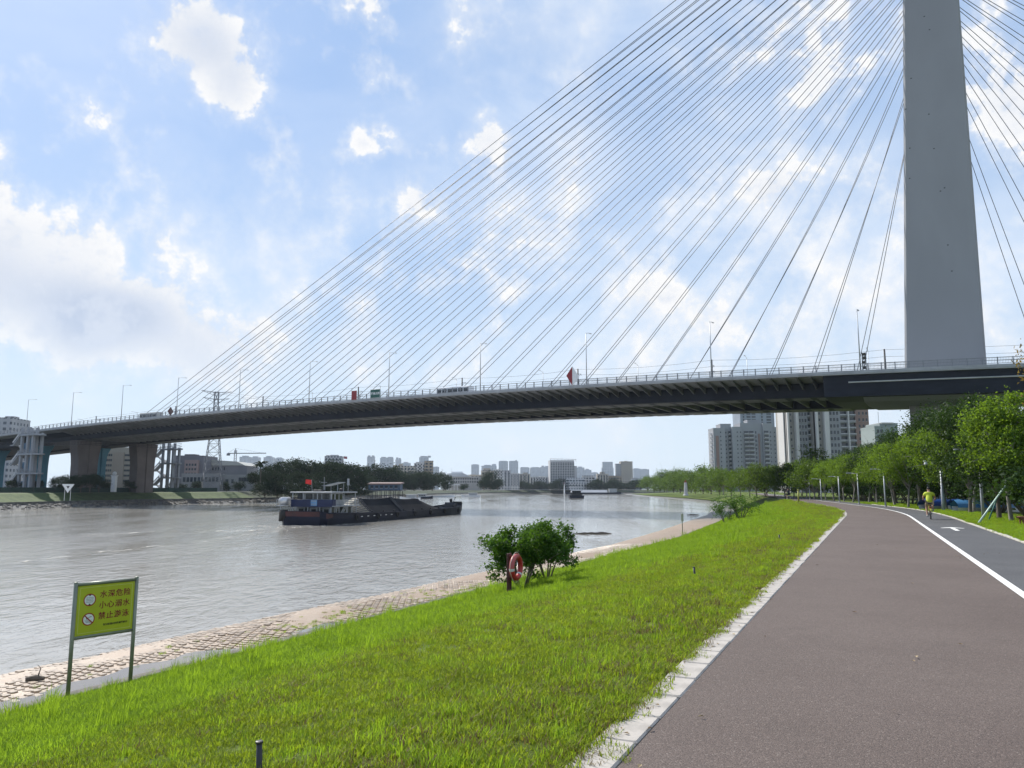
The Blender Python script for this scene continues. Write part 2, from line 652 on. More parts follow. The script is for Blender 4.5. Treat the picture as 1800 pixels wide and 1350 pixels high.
AS = [-40, -10] + list(np.arange(-4, 70, 0.5)) + [q for q in S_ROWS if q >= 70]
for s in AS:
    b, w = rb(s) - 0.36, rw(s)
    rr = []
    for k in range(23):
        q = k / 20.0
        r = b + (w - b) * q
        z = apron_z(q) if q <= 1 else -3.66 - 0.6 * (q - 1) * 4
        rr.append(xy(r, s) + (z + apron_bump(r, s) * (1 if q < 0.95 else 0.4),))
    rows.append(rr)
mb.grid(rows)
apron = struct(mb.build('apron', M_sand, smooth=True))

# footpath, cycle lane, painted line
def ribbon(r0, r1, z, ss, n=1):
    rows = []
    for s in ss:
        rows.append([xy(r0 + (r1 - r0) * k / n + bend(s), s) + (z,) for k in range(n + 1)])
    return rows
PS = [q for q in S_ROWS if q <= 330]
mb = MB(); mb.grid(ribbon(-1.43, 2.0, 0.0, PS, 2)); struct(mb.build('footpath', M_path))
mb = MB(); mb.grid(ribbon(2.0, 4.04, 0.002, PS, 2)); struct(mb.build('cycle_lane', M_lane))
mb = MB(); mb.grid(ribbon(1.95, 2.085, 0.008, PS, 1)); struct(mb.build('lane_line', M_line))
# painted arrow on the cycle lane
c = hit(1675, 929)
ar, as_ = rs(c.x, c.y)
mb = MB()
def lanept(dr, ds):
    return xy(ar + dr, as_ + ds) + (0.008,)
mb.add([lanept(-0.08, -2.0), lanept(0.08, -2.0), lanept(0.08, 0.3), lanept(0.42, 0.05), lanept(0.42, 0.32), lanept(0, 1.0), lanept(-0.42, 0.32), lanept(-0.42, 0.05), lanept(-0.08, 0.3)],
       [(0, 1, 2, 8), (8, 2, 3, 4, 5, 6, 7)])
struct(mb.build('lane_arrow', M_line))

# kerb stones
M_kerb = mat('kerb stone', (0.36, 0.33, 0.295), 0.8, 0.16, 5.0, 0.35, 60, bdist=0.008)
kerb = struct(link('kerb', None))
kb = MB(); kb.bbox((0, 0, 0), (0.268, 0.580, 0.12), 0.012)
kmesh = [kb.mesh('kerb_stone', M_kerb)]
s = 0.2
n = 0
far_kb = MB()
while s < 150:
    L = 0.6
    sm = s + L / 2
    r = -1.567 + bend(sm)
    if n < 130:
        x, y = xy(r, sm)
        slant = math.atan2(bend(sm + 0.5) - bend(sm - 0.5), 1.0)
        o = link('kerb_stone', kmesh[0], kerb, (x + rng.normal(0, 0.004), y, -0.047 + rng.normal(0, 0.003)), -PA - slant + rng.normal(0, 0.004))
    else:
        far_kb.box(xy(r, sm) + (-0.03,), (0.268, 0.58, 0.12), -PA)
    n += 1
    s += L
stuff(far_kb.build('kerb_row', M_kerb, kerb))
# low stone edge on the far side of the cycle lane
M_edge2 = mat('low edge stone', (0.42, 0.40, 0.34), 0.85, 0.2, 4.0, 0.3, 50)
edge2 = struct(link('lane_edging', None))
e2 = MB(); e2.bbox((0, 0, 0), (0.11, 0.98, 0.12), 0.01)
e2m = e2.mesh('edging_stone', M_edge2)
for k in range(8, 90):
    sm = k + 0.5
    link('edging_stone', e2m, edge2, xy(4.095 + bend(sm), sm) + (-0.01 + rng.normal(0, 0.006),), -PA - math.atan2(bend(sm + .5) - bend(sm - .5), 1.0) + rng.normal(0, 0.01))

# ------------------------------------------------------------------ river
def water_mat(name, murk, wave=True):
    m = bpy.data.materials.new(name)
    m.use_nodes = True
    T = NT(m.node_tree)
    bs = T.n['Principled BSDF']
    v = T.node('ShaderNodeTexCoord').outputs['Object']
    n1 = T.smooth(T.noise(T.mapping(v, rot=(0, 0, PA), scale=(1, 0.3, 1)), 0.02, 4, 0.6, 0.5), 0.35, 0.65)
    T.put(bs.inputs['Base Color'], T.mix(n1, tuple(murk) + (1,), tuple(x * 1.25 for x in murk) + (1,)))
    bs.inputs['IOR'].default_value = 1.50
    bs.inputs['Specular IOR Level'].default_value = 0.5
    if wave:
        vw = T.mapping(v, rot=(0, 0, PA + 0.5))
        vw2 = T.mapping(v, rot=(0, 0, PA - 0.35), scale=(1.0, 0.55, 1))
        # slicks and wakes: long streaks where the water lies calmer
        streak = T.smooth(T.noise(T.mapping(v, rot=(0, 0, PA + 0.12), scale=(1.0, 0.10, 1)), 0.075, 5, 0.62, 0.6), 0.40, 0.62)
        h1 = T.noise(vw2, 0.75, 5, 0.58, 0.5)
        h2 = T.noise(T.mapping(v, rot=(0, 0, PA + 0.9), scale=(1.0, 0.5, 1)), 2.2, 4, 0.6, 0.3)
        h = T.math('ADD', T.math('MULTIPLY', h1, 0.62), T.math('MULTIPLY', h2, 0.26))
        b = T.node('ShaderNodeBump')
        b.inputs['Distance'].default_value = 0.5
        T.put(b.inputs['Strength'], T.math('ADD', 0.22, T.math('MULTIPLY', streak, 0.75)))
        T.put(b.inputs['Height'], h)
        T.l.new(b.outputs[0], bs.inputs['Normal'])
        bs.inputs['Roughness'].default_value = 0.055
    else:
        bs.inputs['Roughness'].default_value = 0.03
        b = T.node('ShaderNodeBump')
        b.inputs['Distance'].default_value = 0.01
        b.inputs['Strength'].default_value = 0.12
        T.put(b.inputs['Height'], T.noise(v, 5.0, 3, 0.5))
        T.l.new(b.outputs[0], bs.inputs['Normal'])
    return m
M_water = water_mat('river water', (0.30, 0.285, 0.255))
mb = MB()
mb.grid([[(x, y, WATER) for x in (-6000, -600, -150, 0, 300, 6000)] for y in (-400, 0, 60, 200, 600, 1400)])
struct(mb.build('river', M_water))

# ------------------------------------------------------------------ opposite bank
LB = [(-230, -60), (-160, 60), (-135, 150), (-127, 193), (-124, 230), (-120, 262), (-100, 297), (-90, 345), (-81, 394), (-62, 560), (-52, 710), (-20, 850), (40, 898), (200, 915), (700, 960)]
def smooth_line(pts, n):
    pts = [Vector(p) for p in pts]
    out = []
    for i in range(len(pts) - 1):
        for k in range(n):
            out.append(pts[i].lerp(pts[i + 1], k / n))
    out.append(pts[-1])
    return out
LBS = smooth_line(LB, 4)
def lb_normal(i):
    d = LBS[min(i + 1, len(LBS) - 1)] - LBS[max(i - 1, 0)]
    d.normalize()
    return Vector((-d.y, d.x))
def lb_row(i, prof):
    nrm = lb_normal(i)
    p = LBS[i]
    return [(p.x + nrm.x * d, p.y + nrm.y * d, z) for d, z in prof]
M_bank = mat('far bank turf', (0.036, 0.066, 0.014), 0.9, 0.35, 0.5, 0.9, 3.0, col2=(0.072, 0.105, 0.026), bdist=0.2)
M_wall = mat('river wall', (0.10, 0.10, 0.095), 0.9, 0.35, 0.4, 0.4, 3.0)
M_land = mat('town ground', (0.13, 0.13, 0.11), 0.9, 0.3, 0.02, 0.0)
mb = MB()
mb.grid([lb_row(i, [(-1.0, -4.2), (0.3, -3.7), (2.5, -2.9), (4.4, -2.5)]) for i in range(len(LBS))])
struct(mb.build('rock_bed', M_wall))
mb = MB()
mb.grid([lb_row(i, [(4.4, -2.7), (4.4, -1.75), (4.75, -1.75), (4.78, -2.0)]) for i in range(len(LBS))])
struct(mb.build('river_wall', M_wall))
mb = MB()
mb.grid([lb_row(i, [(4.7, -1.85), (8, -0.9), (11.5, 0.35), (14, 0.6)]) for i in range(0, 26)])
struct(mb.build('grass_bank', M_bank))
mb = MB()
mb.grid([lb_row(i, [(4.7, -1.85), (8, -0.9), (11.5, 0.35), (14, 0.6)]) for i in range(25, len(LBS))])
struct(mb.build('scrub_bank', mat('scrub bank', (0.03, 0.045, 0.02), 0.95, 0.4, 0.3, 0.6, 2.0, bdist=0.15)))
mb = MB()
mb.grid([lb_row(i, [(13.8, 0.58), (60, 0.75), (250, 0.8)]) + [(LBS[i].x - 3000 + i * 100, LBS[i].y + 5000 if i > 30 else LBS[i].y, 0.8)] for i in range(len(LBS))])
mb.grid([[(x, y, 0.78) for x in (-9000, -200, 300, 9000)] for y in (1100, 4000, 12000)])
struct(mb.build('town_ground', M_land))
def lbank(i, d, z):
    nrm = lb_normal(i)
    return Vector((LBS[i].x + nrm.x * d, LBS[i].y + nrm.y * d, z))
# riprap: broken stone too many to count, laid as one body
def rock_proto(seed):
    r = np.random.default_rng(seed)
    bm = bmesh.new()
    bmesh.ops.create_icosphere(bm, subdivisions=1, radius=0.5)
    for v in bm.verts:
        v.co *= r.uniform(0.7, 1.15)
    vs = np.array([tuple(v.co) for v in bm.verts])
    fs = [tuple(v.index for v in f.verts) for f in bm.faces]
    bm.free()
    return vs, fs
ROCKS = [rock_proto(k) for k in range(5)]
M_rock = mat('riprap stone', (0.17, 0.155, 0.135), 0.85, 0.45, 0.9, 0.4, 6.0)
mb = MB()
for i in range(8, 36):
    a, b = LBS[i], LBS[min(i + 1, len(LBS) - 1)]
    L = (b - a).length
    dens = 5.0 if i < 28 else 1.6
    for k in range(int(L * dens)):
        t, d = random.random(), random.uniform(-0.3, 4.3)
        p = a.lerp(b, t)
        nrm = lb_normal(i)
        z = np.interp(d, [-1.0, 0.3, 2.5, 4.4], [-4.2, -3.7, -2.9, -2.5])
        vs, fs = ROCKS[random.randrange(5)]
        sc = random.uniform(0.35, 1.0) * np.array([1.2, 1.0, 0.75])
        th = random.uniform(0, 6.28)
        rot = np.array([[math.cos(th), -math.sin(th), 0], [math.sin(th), math.cos(th), 0], [0, 0, 1]])
        mb.add((vs * sc) @ rot.T + np.array([p.x + nrm.x * d, p.y + nrm.y * d, z + 0.1]), fs)
stuff(tag(mb.build('riprap', M_rock), 'heap of broken stones along the foot of the opposite bank', 'rocks'))

# ------------------------------------------------------------------ cable-stayed bridge
E0 = Vector((58.63, 128.02))
BD = Vector((-0.86845, 0.49578))       # along the deck, away to the far bank
BN = Vector((0.49578, 0.86845))        # across the deck, away from the viewer
B_ROT = math.atan2(BD.y, BD.x)
def zedge(s):
    return 22.75 - 1.18e-4 * (s - 110.0) ** 2
def BP(s, o, z):
    p = E0 + BD * s + BN * o
    return Vector((p.x, p.y, z))
def BZ(s, o, dz):
    return BP(s, o, zedge(s) + dz)
def bsweep(mb, sect, ss, closed=True, caps=True):
    """sweep an (o, dz) section along the deck"""
    n = len(sect)
    vs, fs = [], []
    for s in ss:
        for o, dz in sect:
            vs.append(BZ(s, o, dz))
    for i in range(len(ss) - 1):
        for k in range(n if closed else n - 1):
            j = (k + 1) % n
            fs.append((i * n + k, i * n + j, (i + 1) * n + j, (i + 1) * n + k))
    if closed and caps:
        fs.append(tuple(range(n)))
        o_ = (len(ss) - 1) * n
        fs.append(tuple(range(o_ + n - 1, o_ - 1, -1)))
    mb.add(vs, fs)
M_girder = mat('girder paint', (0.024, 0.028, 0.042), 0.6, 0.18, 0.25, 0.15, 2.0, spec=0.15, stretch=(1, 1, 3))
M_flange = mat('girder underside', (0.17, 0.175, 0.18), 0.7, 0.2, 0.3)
M_conc = mat('bridge concrete', (0.275, 0.282, 0.292), 0.85, 0.05, 0.12, 0.25, 3.0, stretch=(1, 1, 0.4))
M_fascia = mat('deck fascia', (0.34, 0.35, 0.365), 0.75, 0.14, 0.4, 0.2, 4.0)
M_rail = mat('railing paint', (0.20, 0.21, 0.23), 0.5, 0.1, 1.0)
M_cable = mat('cable sheath', (0.10, 0.105, 0.12), 0.5, 0.05, 0.05)
M_pipe = mat('drain pipe', (0.42, 0.43, 0.42), 0.6, 0.15, 0.3)
M_lamp = mat('galvanised pole', (0.42, 0.44, 0.46), 0.45, 0.1, 1.0, metal=0.3)
M_blackmetal = mat('black metal', (0.025, 0.025, 0.03), 0.5, 0.2, 2.0)

bridge = thing('cable_stayed_bridge', 'grey cable stayed road bridge crossing the river under one tall pylon', 'bridge', (E0.x, E0.y, 0))
BINV = Matrix.Translation((-E0.x, -E0.y, 0))
def bpart(mb, name, m, parent=None, smooth=False):
    """bridge part from world coordinates (the bridge empty stands at E0)"""
    mb.v = [(p[0] - E0.x, p[1] - E0.y, p[2]) for p in mb.v]
    return mb.build(name, m, parent or bridge, smooth=smooth)
SALL = list(np.arange(-84, 345, 4.0))
mb = MB()
bsweep(mb, [(0, 0), (21.5, 0.35), (43, 0), (43, -0.5), (36, -0.85), (7, -0.85), (0.02, -0.5)], SALL)
deck = bpart(mb, 'deck', M_fascia)
SM = list(np.arange(4.5, 345, 4.0))
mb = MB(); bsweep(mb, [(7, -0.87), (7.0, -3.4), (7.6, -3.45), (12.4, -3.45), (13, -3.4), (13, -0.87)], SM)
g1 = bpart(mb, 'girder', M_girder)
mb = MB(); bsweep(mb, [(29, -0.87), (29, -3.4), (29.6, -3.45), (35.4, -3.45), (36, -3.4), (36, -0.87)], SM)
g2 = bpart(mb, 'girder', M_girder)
# pale bottom flange plates with dark joints between them
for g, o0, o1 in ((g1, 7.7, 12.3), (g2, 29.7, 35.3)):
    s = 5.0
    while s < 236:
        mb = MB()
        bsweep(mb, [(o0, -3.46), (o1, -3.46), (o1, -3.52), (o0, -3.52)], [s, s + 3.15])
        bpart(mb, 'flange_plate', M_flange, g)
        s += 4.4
# ribs that carry the overhanging footway
s = 8.0
while s < 237:
    mb = MB()
    w = 0.13
    A = [BZ(s - w, 0.35, -0.5), BZ(s - w, 7.0, -0.86), BZ(s - w, 7.0, -2.05), BZ(s - w, 0.35, -0.68)]
    B = [BZ(s + w, 0.35, -0.5), BZ(s + w, 7.0, -0.86), BZ(s + w, 7.0, -2.05), BZ(s + w, 0.35, -0.68)]
    mb.add(A + B, [(0, 1, 2, 3), (7, 6, 5, 4), (0, 4, 5, 1), (1, 5, 6, 2), (2, 6, 7, 3), (3, 7, 4, 0)])
    bpart(mb, 'rib', M_flange)
    s += 2.25
# cross beams between the two girders
s = 6.0
while s < 236:
    mb = MB()
    bsweep(mb, [(13, -1.2), (29, -1.2), (29, -3.2), (13, -3.2)], [s, s + 0.38])
    bpart(mb, 'cross_beam', M_flange)
    s += 3.3
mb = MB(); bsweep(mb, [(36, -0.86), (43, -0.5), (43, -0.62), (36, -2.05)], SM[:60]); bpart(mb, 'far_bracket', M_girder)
# solid section around the pylon
SP_ = list(np.arange(-84, 5, 4.0)) + [6.0]
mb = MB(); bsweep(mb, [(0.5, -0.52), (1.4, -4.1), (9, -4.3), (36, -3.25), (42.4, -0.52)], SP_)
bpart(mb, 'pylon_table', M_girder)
mb = MB(); bsweep(mb, [(2.4, -4.18), (9, -4.34), (34, -3.40), (33, -3.7), (12, -4.9), (4.5, -4.8)], list(np.arange(-24, 1.5, 4.0)))
bpart(mb, 'pier_head', M_conc)
mb = MB(); mb.tube([BZ(s, 0.72, -1.75) for s in np.arange(2, -84, -6.0)], 0.13, 6); bpart(mb, 'drain_pipe', M_pipe, deck)
# approach box beyond the far pier
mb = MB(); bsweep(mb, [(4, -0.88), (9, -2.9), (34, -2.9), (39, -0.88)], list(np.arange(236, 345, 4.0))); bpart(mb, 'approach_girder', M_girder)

# pylon
def pyl(z):
    f = (z - 25.1) / 72.0
    return (-6.0 - 4.1 * f, -18.9 - 0.6 * f, 21.5 - 3.6 + 0.9 * f, 21.5 + 3.6 - 0.9 * f)
mb = MB()
zs = [18.5, 25.1, 60, 97, 130, 152]
c_ = 0.35
for k in range(len(zs)):
    a, b, o0, o1 = pyl(zs[k])
    pts = [(a, o0 + c_), (a - c_, o0), (b + c_, o0), (b, o0 + c_), (b, o1 - c_), (b + c_, o1), (a - c_, o1), (a, o1 - c_)]
    mb.v.extend([tuple(BP(s, o, zs[k])) for s, o in pts])
for k in range(len(zs) - 1):
    for i in range(8):
        j = (i + 1) % 8
        mb.f.append((k * 8 + i, k * 8 + j, k * 8 + 8 + j, k * 8 + 8 + i)); mb.mi.append(0)
mb.f.append(tuple(range(40, 48))); mb.mi.append(0)
pylon = bpart(mb, 'pylon', M_conc)
mb = MB()
for k in range(len(zs) - 1):
    pass
for (s_, z_) in ((-13.5, 92), (-14.2, 89), (-9.5, 86), (-10.5, 80), (-13, 72), (-13.4, 65), (-14.6, 57), (-13.9, 56.5), (-14.4, 46), (-14.7, 41), (-9.2, 74), (-9.4, 66), (-9.0, 60)):
    o0 = pyl(z_)[2]
    mb.add([BP(s_ - .12, o0 - 0.006, z_), BP(s_ + .12, o0 - 0.006, z_), BP(s_ + .12, o0 - 0.006, z_ + .2), BP(s_ - .12, o0 - 0.006, z_ + .2)], [(0, 1, 2, 3)])
bpart(mb, 'form_hole', M_blackmetal, pylon)
mb = MB()
zs2 = [-3.8, 19.2]
for k, (z, ex) in enumerate(((-3.8, 0.0), (19.2, 0.0))):
    a, b, o0, o1 = -6.4, -18.6, 13.5, 29.5
    mb.v.extend([tuple(BP(s, o, z)) for s, o in ((a, o0 + 1), (a - 1, o0), (b + 1, o0), (b, o0 + 1), (b, o1 - 1), (b + 1, o1), (a - 1, o1), (a, o1 - 1))])
for i in range(8):
    j = (i + 1) % 8
    mb.f.append((i, j, 8 + j, 8 + i)); mb.mi.append(0)
bpart(mb, 'pylon_pier', M_conc)

# stay cables, in pairs
def cable(s0, o0, z0, s1, o1, z1, r=0.10):
    mb = MB()
    p0, p1 = BP(s0, o0, z0), BP(s1, o1, z1)
    mid = p0.lerp(p1, 0.5) - Vector((0, 0, 0.0016 * (p1 - p0).length))
    pts = [p0, p0.lerp(mid, 0.5) - Vector((0, 0, 0)), mid, p1]
    mb.tube([p0, mid, p1], r, 6)
    return bpart(mb, 'stay_cable', M_cable, smooth=True)
for k in range(27):
    zt = 86.5 + 2.3 * k - 0.0165 * k * k + EYE
    sd = 2.6 + 8.72 * k
    for sg in (-1, 1):
        st = sg * 0.785
        cable(sd + st, 21.5 + sg * 1.9, zedge(sd) + 0.3, -13.6 - 0.03 * k, 21.5 + sg * 1.5, zt, 0.060 + 0.0008 * k)
        if k < 20:
            sr = -28.5 - 8.0 * k
            cable(sr + st, 21.5 + sg * 1.9, zedge(sr) + 0.3, -14.4 - 0.03 * k, 21.5 + sg * 1.5, zt, 0.060 + 0.0008 * k)

# near parapet: rails and posts
SR = list(np.arange(-60, 345, 5.0))
mb = MB()
bsweep(mb, [(0.16, 1.22), (0.30, 1.22), (0.30, 1.30), (0.16, 1.30)], SR)
bpart(mb, 'handrail', M_rail)
for dz in (0.30, 0.78):
    mb = MB()
    bsweep(mb, [(0.19, dz), (0.27, dz), (0.27, dz + 0.07), (0.19, dz + 0.07)], SR)
    bpart(mb, 'rail', M_rail)
mb = MB(); bsweep(mb, [(-0.03, -0.30), (0.45, -0.30), (0.45, 0.16), (-0.03, 0.16)], SR); bpart(mb, 'parapet_kerb', M_fascia)
mb = MB(); mb.bbox((0, 0, 0.66), (0.16, 0.2, 1.28), 0.02)
post_me = mb.mesh('railing_post', M_rail)
s = -34.0
while s < 280:
    p = BZ(s, 0.23, 0.04)
    link('railing_post', post_me, bridge, (p.x - E0.x, p.y - E0.y, p.z), B_ROT)
    s += 2.05
mb = MB()
s = -34.0
while s < 60:
    if True:
        p = BZ(s, 0.23, 0.33)
        mb.box((p.x, p.y, p.z + 0.45), (0.035, 0.035, 0.9), B_ROT)
    s += 0.205
stuff(bpart(mb, 'railing_infill', M_rail))

# piers on the far bank: flared shafts
def flared_pier(s, o, zt, zb, w0, w1, d, m, name):
    mb = MB()
    prof = [(w0, zb), (w0, zb + (zt - zb) * 0.55), (w0 * 1.06, zb + (zt - zb) * 0.7), (w0 * 1.2, zb + (zt - zb) * 0.84), (w1, zt - 0.4), (w1, zt)]
    for w, z in prof:
        pts = [(-d / 2, -w / 2), (-0.25, -w / 2), (-0.25 + 0.001, -w / 2), (d / 2, -w / 2), (d / 2, w / 2), (-d / 2, w / 2)]
        mb.v.extend([tuple(BP(s + b_, o + a_, z)) for b_, a_ in ((-d / 2, -w / 2), (-d / 2, -0.3), (-d / 2 + 0.35, 0), (-d / 2, 0.3), (-d / 2, w / 2), (d / 2, w / 2), (d / 2, -w / 2))])
    n = 7
    for k in range(len(prof) - 1):
        for i in range(n):
            j = (i + 1) % n
            mb.f.append((k * n + i, k * n + j, k * n + n + j, k * n + n + i)); mb.mi.append(0)
    mb.f.append(tuple(range((len(prof) - 1) * n, len(prof) * n))); mb.mi.append(0)
    return bpart(mb, name, m)
M_pier = mat('pier concrete', (0.15, 0.13, 0.128), 0.85, 0.15, 0.15, 0.2, 2.0)
M_bluepier = mat('blue painted pier', (0.075, 0.24, 0.33), 0.6, 0.12, 0.2, 0.1, 2.0)
flared_pier(236, 11, zedge(236) - 3.5, 0.4, 6.6, 8.4, 4.2, M_pier, 'pier')
flared_pier(236, 32, zedge(236) - 3.5, 0.4, 6.6, 8.4, 4.2, M_pier, 'pier')
flared_pier(262, 11, zedge(262) - 2.95, 0.4, 4.0, 7.4, 3.4, M_bluepier, 'pier')
flared_pier(262, 32, zedge(262) - 2.95, 0.4, 4.0, 7.4, 3.4, M_bluepier, 'pier')
flared_pier(290, 11, zedge(290) - 2.95, 0.4, 4.0, 7.4, 3.4, M_bluepier, 'pier')
for o in (11, 32):
    mb = MB()
    p = [BP(236 + a, o + b, zedge(236) - 3.5) for a, b in ((-2.2, -4.3), (2.2, -4.3), (2.2, 4.3), (-2.2, 4.3))]
    q = [v + Vector((0, 0, 0.0)) for v in p]
    for (a, b) in ((-2.8, 0), (2.8, 0)):
        c = BP(236, o + a, zedge(236) - 3.47)
        mb.box((c.x, c.y, c.z), (1.6, 1.6, 0.12), B_ROT)
    bpart(mb, 'bearing', M_blackmetal)
# inspection walkway slung under the far end
mb = MB()
ww = [(-3.5, 262, -4.2), (4.5, 244, -4.9), (4.5, 228, -5.4), (36, 226, -5.2), (40, 226, -4.4)]
pts = [BZ(s, o, dz) for o, s, dz in ww]
for i in range(len(pts) - 1):
    for dz in (0.0, 0.55, 1.1):
        mb.bar(pts[i] + Vector((0, 0, dz)), pts[i + 1] + Vector((0, 0, dz)), 0.12 if dz else 0.5, 0.12)
    L = (pts[i + 1] - pts[i]).length
    for k in range(int(L / 1.6)):
        p = pts[i].lerp(pts[i + 1], k * 1.6 / L)
        mb.bar(p, p + Vector((0, 0, 1.1)), 0.07)
bpart(mb, 'inspection_walkway', M_blackmetal)

# ------------------------------------------------------------------ lamps and masts on the bridge
ORD = ['first', 'second', 'third', 'fourth', 'fifth', 'sixth', 'seventh', 'eighth', 'ninth', 'tenth', 'eleventh', 'twelfth', 'thirteenth', 'fourteenth', 'fifteenth', 'sixteenth', 'seventeenth', 'eighteenth', 'nineteenth', 'twentieth']
mb = MB(); mb.tube([(0, 0, 0), (0, 0, 0.25)], 0.2, 8); mb.tube([(0, 0, 0.25), (0, 0, 10.6)], [0.12, 0.065], 8)
lamp_pole = mb.mesh('lamp_post', M_lamp, True)
mb = MB(); mb.tube([(0, 0, 10.5), (0.25, 0, 10.75), (1.0, 0, 10.95), (1.9, 0, 11.02)], [0.055, 0.05, 0.045, 0.04], 6)
mb.tube([(0, 0, 10.9), (0, 0, 10.4)], 0.05, 6)
lamp_arm = mb.mesh('arm', M_lamp, True)
mb = MB(); mb.bbox((2.25, 0, 11.04), (0.85, 0.3, 0.12), 0.04)
lamp_head = mb.mesh('lantern', M_lamp)
N_ROT = math.atan2(BN.y, BN.x)
for i in range(11):
    s = 25.3 * i
    t = thing('street_lamp', 'tall grey street lamp on the near parapet of the bridge, %s from the pylon' % ORD[i], 'street lamp', BZ(s, 0.75, 0.02), N_ROT, 'tall street lamps along the near parapet')
    link('lamp_post', lamp_pole, t); link('arm', lamp_arm, t); link('lantern', lamp_head, t)
for i, s in enumerate([2, 28, 55, 82, 110, 138, 166, 196, 226, 256, 290]):
    t = thing('street_lamp', 'street lamp on the far side of the bridge deck, %s from the pylon' % ORD[i], 'street lamp', BZ(s, 42.3, 0.02), N_ROT + math.pi, 'street lamps along the far parapet')
    t.scale = (0.95, 0.95, 0.95)
    link('lamp_post', lamp_pole, t); link('arm', lamp_arm, t); link('lantern', lamp_head, t)
# catenary masts with cross arms, and the wires they carry
M_mast = mat('dark mast steel', (0.045, 0.045, 0.05), 0.6, 0.2, 1.0)
mast_s = [-2, 33, 66, 100, 136, 175, 217, 262]
mb = MB(); mb.tube([(0, 0, 0), (0, 0, 8.2)], [0.2, 0.17], 8)
mast_me = mb.mesh('mast', M_mast, True)
mb = MB()
for z, L in ((6.9, 1.9), (5.6, 2.1)):
    mb.tube([(0, 0, z), (0, -L, z + 0.25)], 0.05, 5)
    mb.tube([(0, 0, z - 0.8), (0, -L * 0.8, z + 0.15)], 0.035, 5)
arm_me = mb.mesh('cross_arm', M_mast)
mb = MB()
for z, y in ((8.0, 0.12), (6.95, -1.85), (5.65, -2.05)):
    mb.lathe([(0.05, -0.15), (0.09, -0.1), (0.05, -0.05), (0.09, 0.0), (0.05, 0.06)], (0, y, z), 6)
ins_me = mb.mesh('insulator', M_mast)
for i, s in enumerate(mast_s):
    t = thing('catenary_mast', 'dark overhead line mast on the bridge deck, %s from the pylon' % ORD[i], 'mast', BZ(s, 30, 0.2), B_ROT, 'overhead line masts along the deck')
    link('mast', mast_me, t); link('cross_arm', arm_me, t); link('insulator', ins_me, t)
wire_o = [(8.05, -0.12), (6.95, 1.85), (5.65, 2.05)]
for w, (dz, do) in enumerate(wire_o):
    mb = MB()
    ss = [-60] + mast_s + [310]
    pts = []
    for i in range(len(ss) - 1):
        for k in range(4):
            f = k / 4
            s = ss[i] + (ss[i + 1] - ss[i]) * f
            pts.append(BZ(s, 30 + do, 0.2 + dz - 0.6 * 4 * f * (1 - f)))
    mb.tube(pts, 0.028, 4)
    tag(mb.build('overhead_wire', M_mast), '%s overhead wire strung along the dark masts on the bridge' % ('topmost', 'middle', 'lowest')[w], 'wire', 'overhead wires over the deck')

# ------------------------------------------------------------------ signs and vehicles on the bridge
def text_mesh(body, size, depth=0.0, bold=0.0):
    cu = bpy.data.curves.new('lettering', 'FONT')
    cu.body = body
    cu.size = size
    cu.align_x = 'CENTER'
    cu.align_y = 'CENTER'
    cu.extrude = depth
    cu.offset = bold
    cu.resolution_u = 3
    o = bpy.data.objects.new('lettering', cu)
    COL.objects.link(o)
    bpy.context.view_layer.update()
    dg = bpy.context.evaluated_depsgraph_get()
    me = bpy.data.meshes.new_from_object(o.evaluated_get(dg))
    bpy.data.objects.remove(o)
    return me
M_green = mat('sign green', (0.012, 0.085, 0.065), 0.5, 0.1, 1.0)
M_white = mat('white paint', (0.72, 0.73, 0.74), 0.5, 0.06, 2.0)
M_red = mat('sign red', (0.24, 0.022, 0.03), 0.55, 0.12, 1.0)
FACE = math.atan2(BD.y, BD.x) + math.pi   # local +x runs to the viewer's right along the deck; local -y faces the river side
t = thing('bridge_name_sign', 'green name board with white characters on the bridge railing', 'sign', BZ(104.5, -0.12, 0.1), FACE)
mb = MB(); mb.bbox((0, 0, 1.05), (3.0, 0.12, 2.1), 0.02); mb.build('board', M_green, t)
mb = MB()
for x0, x1, z0, z1 in ((-1.44, 1.44, 0.05, 0.1), (-1.44, 1.44, 2.0, 2.05), (-1.44, -1.39, 0.1, 2.0), (1.39, 1.44, 0.1, 2.0)):
    mb.box(((x0 + x1) / 2, -0.064, (z0 + z1) / 2), (x1 - x0, 0.01, z1 - z0))
mb.build('border', M_white, t)
me = text_mesh('平洲大桥', 0.68, 0.004, 0.012); me.materials.append(M_white)
link('lettering', me, t, (0, -0.068, 1.05), rot=(R(90), 0, 0))
t = thing('red_plate', 'plain dark red plate hung on the bridge railing beside the green sign', 'sign', BZ(111.0, -0.12, 0.05), FACE)
mb = MB(); mb.bbox((0, 0, 1.1), (1.6, 0.1, 2.2), 0.02); mb.build('plate', M_red, t)
mb = MB(); mb.tube([(-0.78, 0, 2.1), (-0.78, 0, 2.75)], 0.04, 6); mb.lathe([(0.02, 0), (0.12, 0.06), (0.12, 0.16), (0.02, 0.2)], (-0.78, 0, 2.7), 8); mb.build('beacon', M_lamp, t)
def diamond(s, label, m1, m2, k):
    t = thing('navigation_mark', label, 'sign', BZ(s, -0.2, 0.05), FACE)
    mb = MB(); mb.prism([(0, -0.1), (0, 3.9), (-1.15, 2.0)], -0.05, 0.05, lambda a, b, c: (a * k, c - 0.35 * abs(a), b * k)); mb.build('half_panel', m1, t)['label'] = 'dark red half of the diamond'
    mb = MB(); mb.prism([(0.004, 3.9), (0.004, -0.1), (1.35, 1.7)], -0.05, 0.05, lambda a, b, c: (a * k, c + 0.25 * abs(a), b * k)); mb.build('half_panel', m2, t)['label'] = 'pale half of the diamond'
    mb = MB(); mb.bar((0, 0.2, 0), (0, 0.2, 3.2 * k), 0.1); mb.build('bracket', M_blackmetal, t)
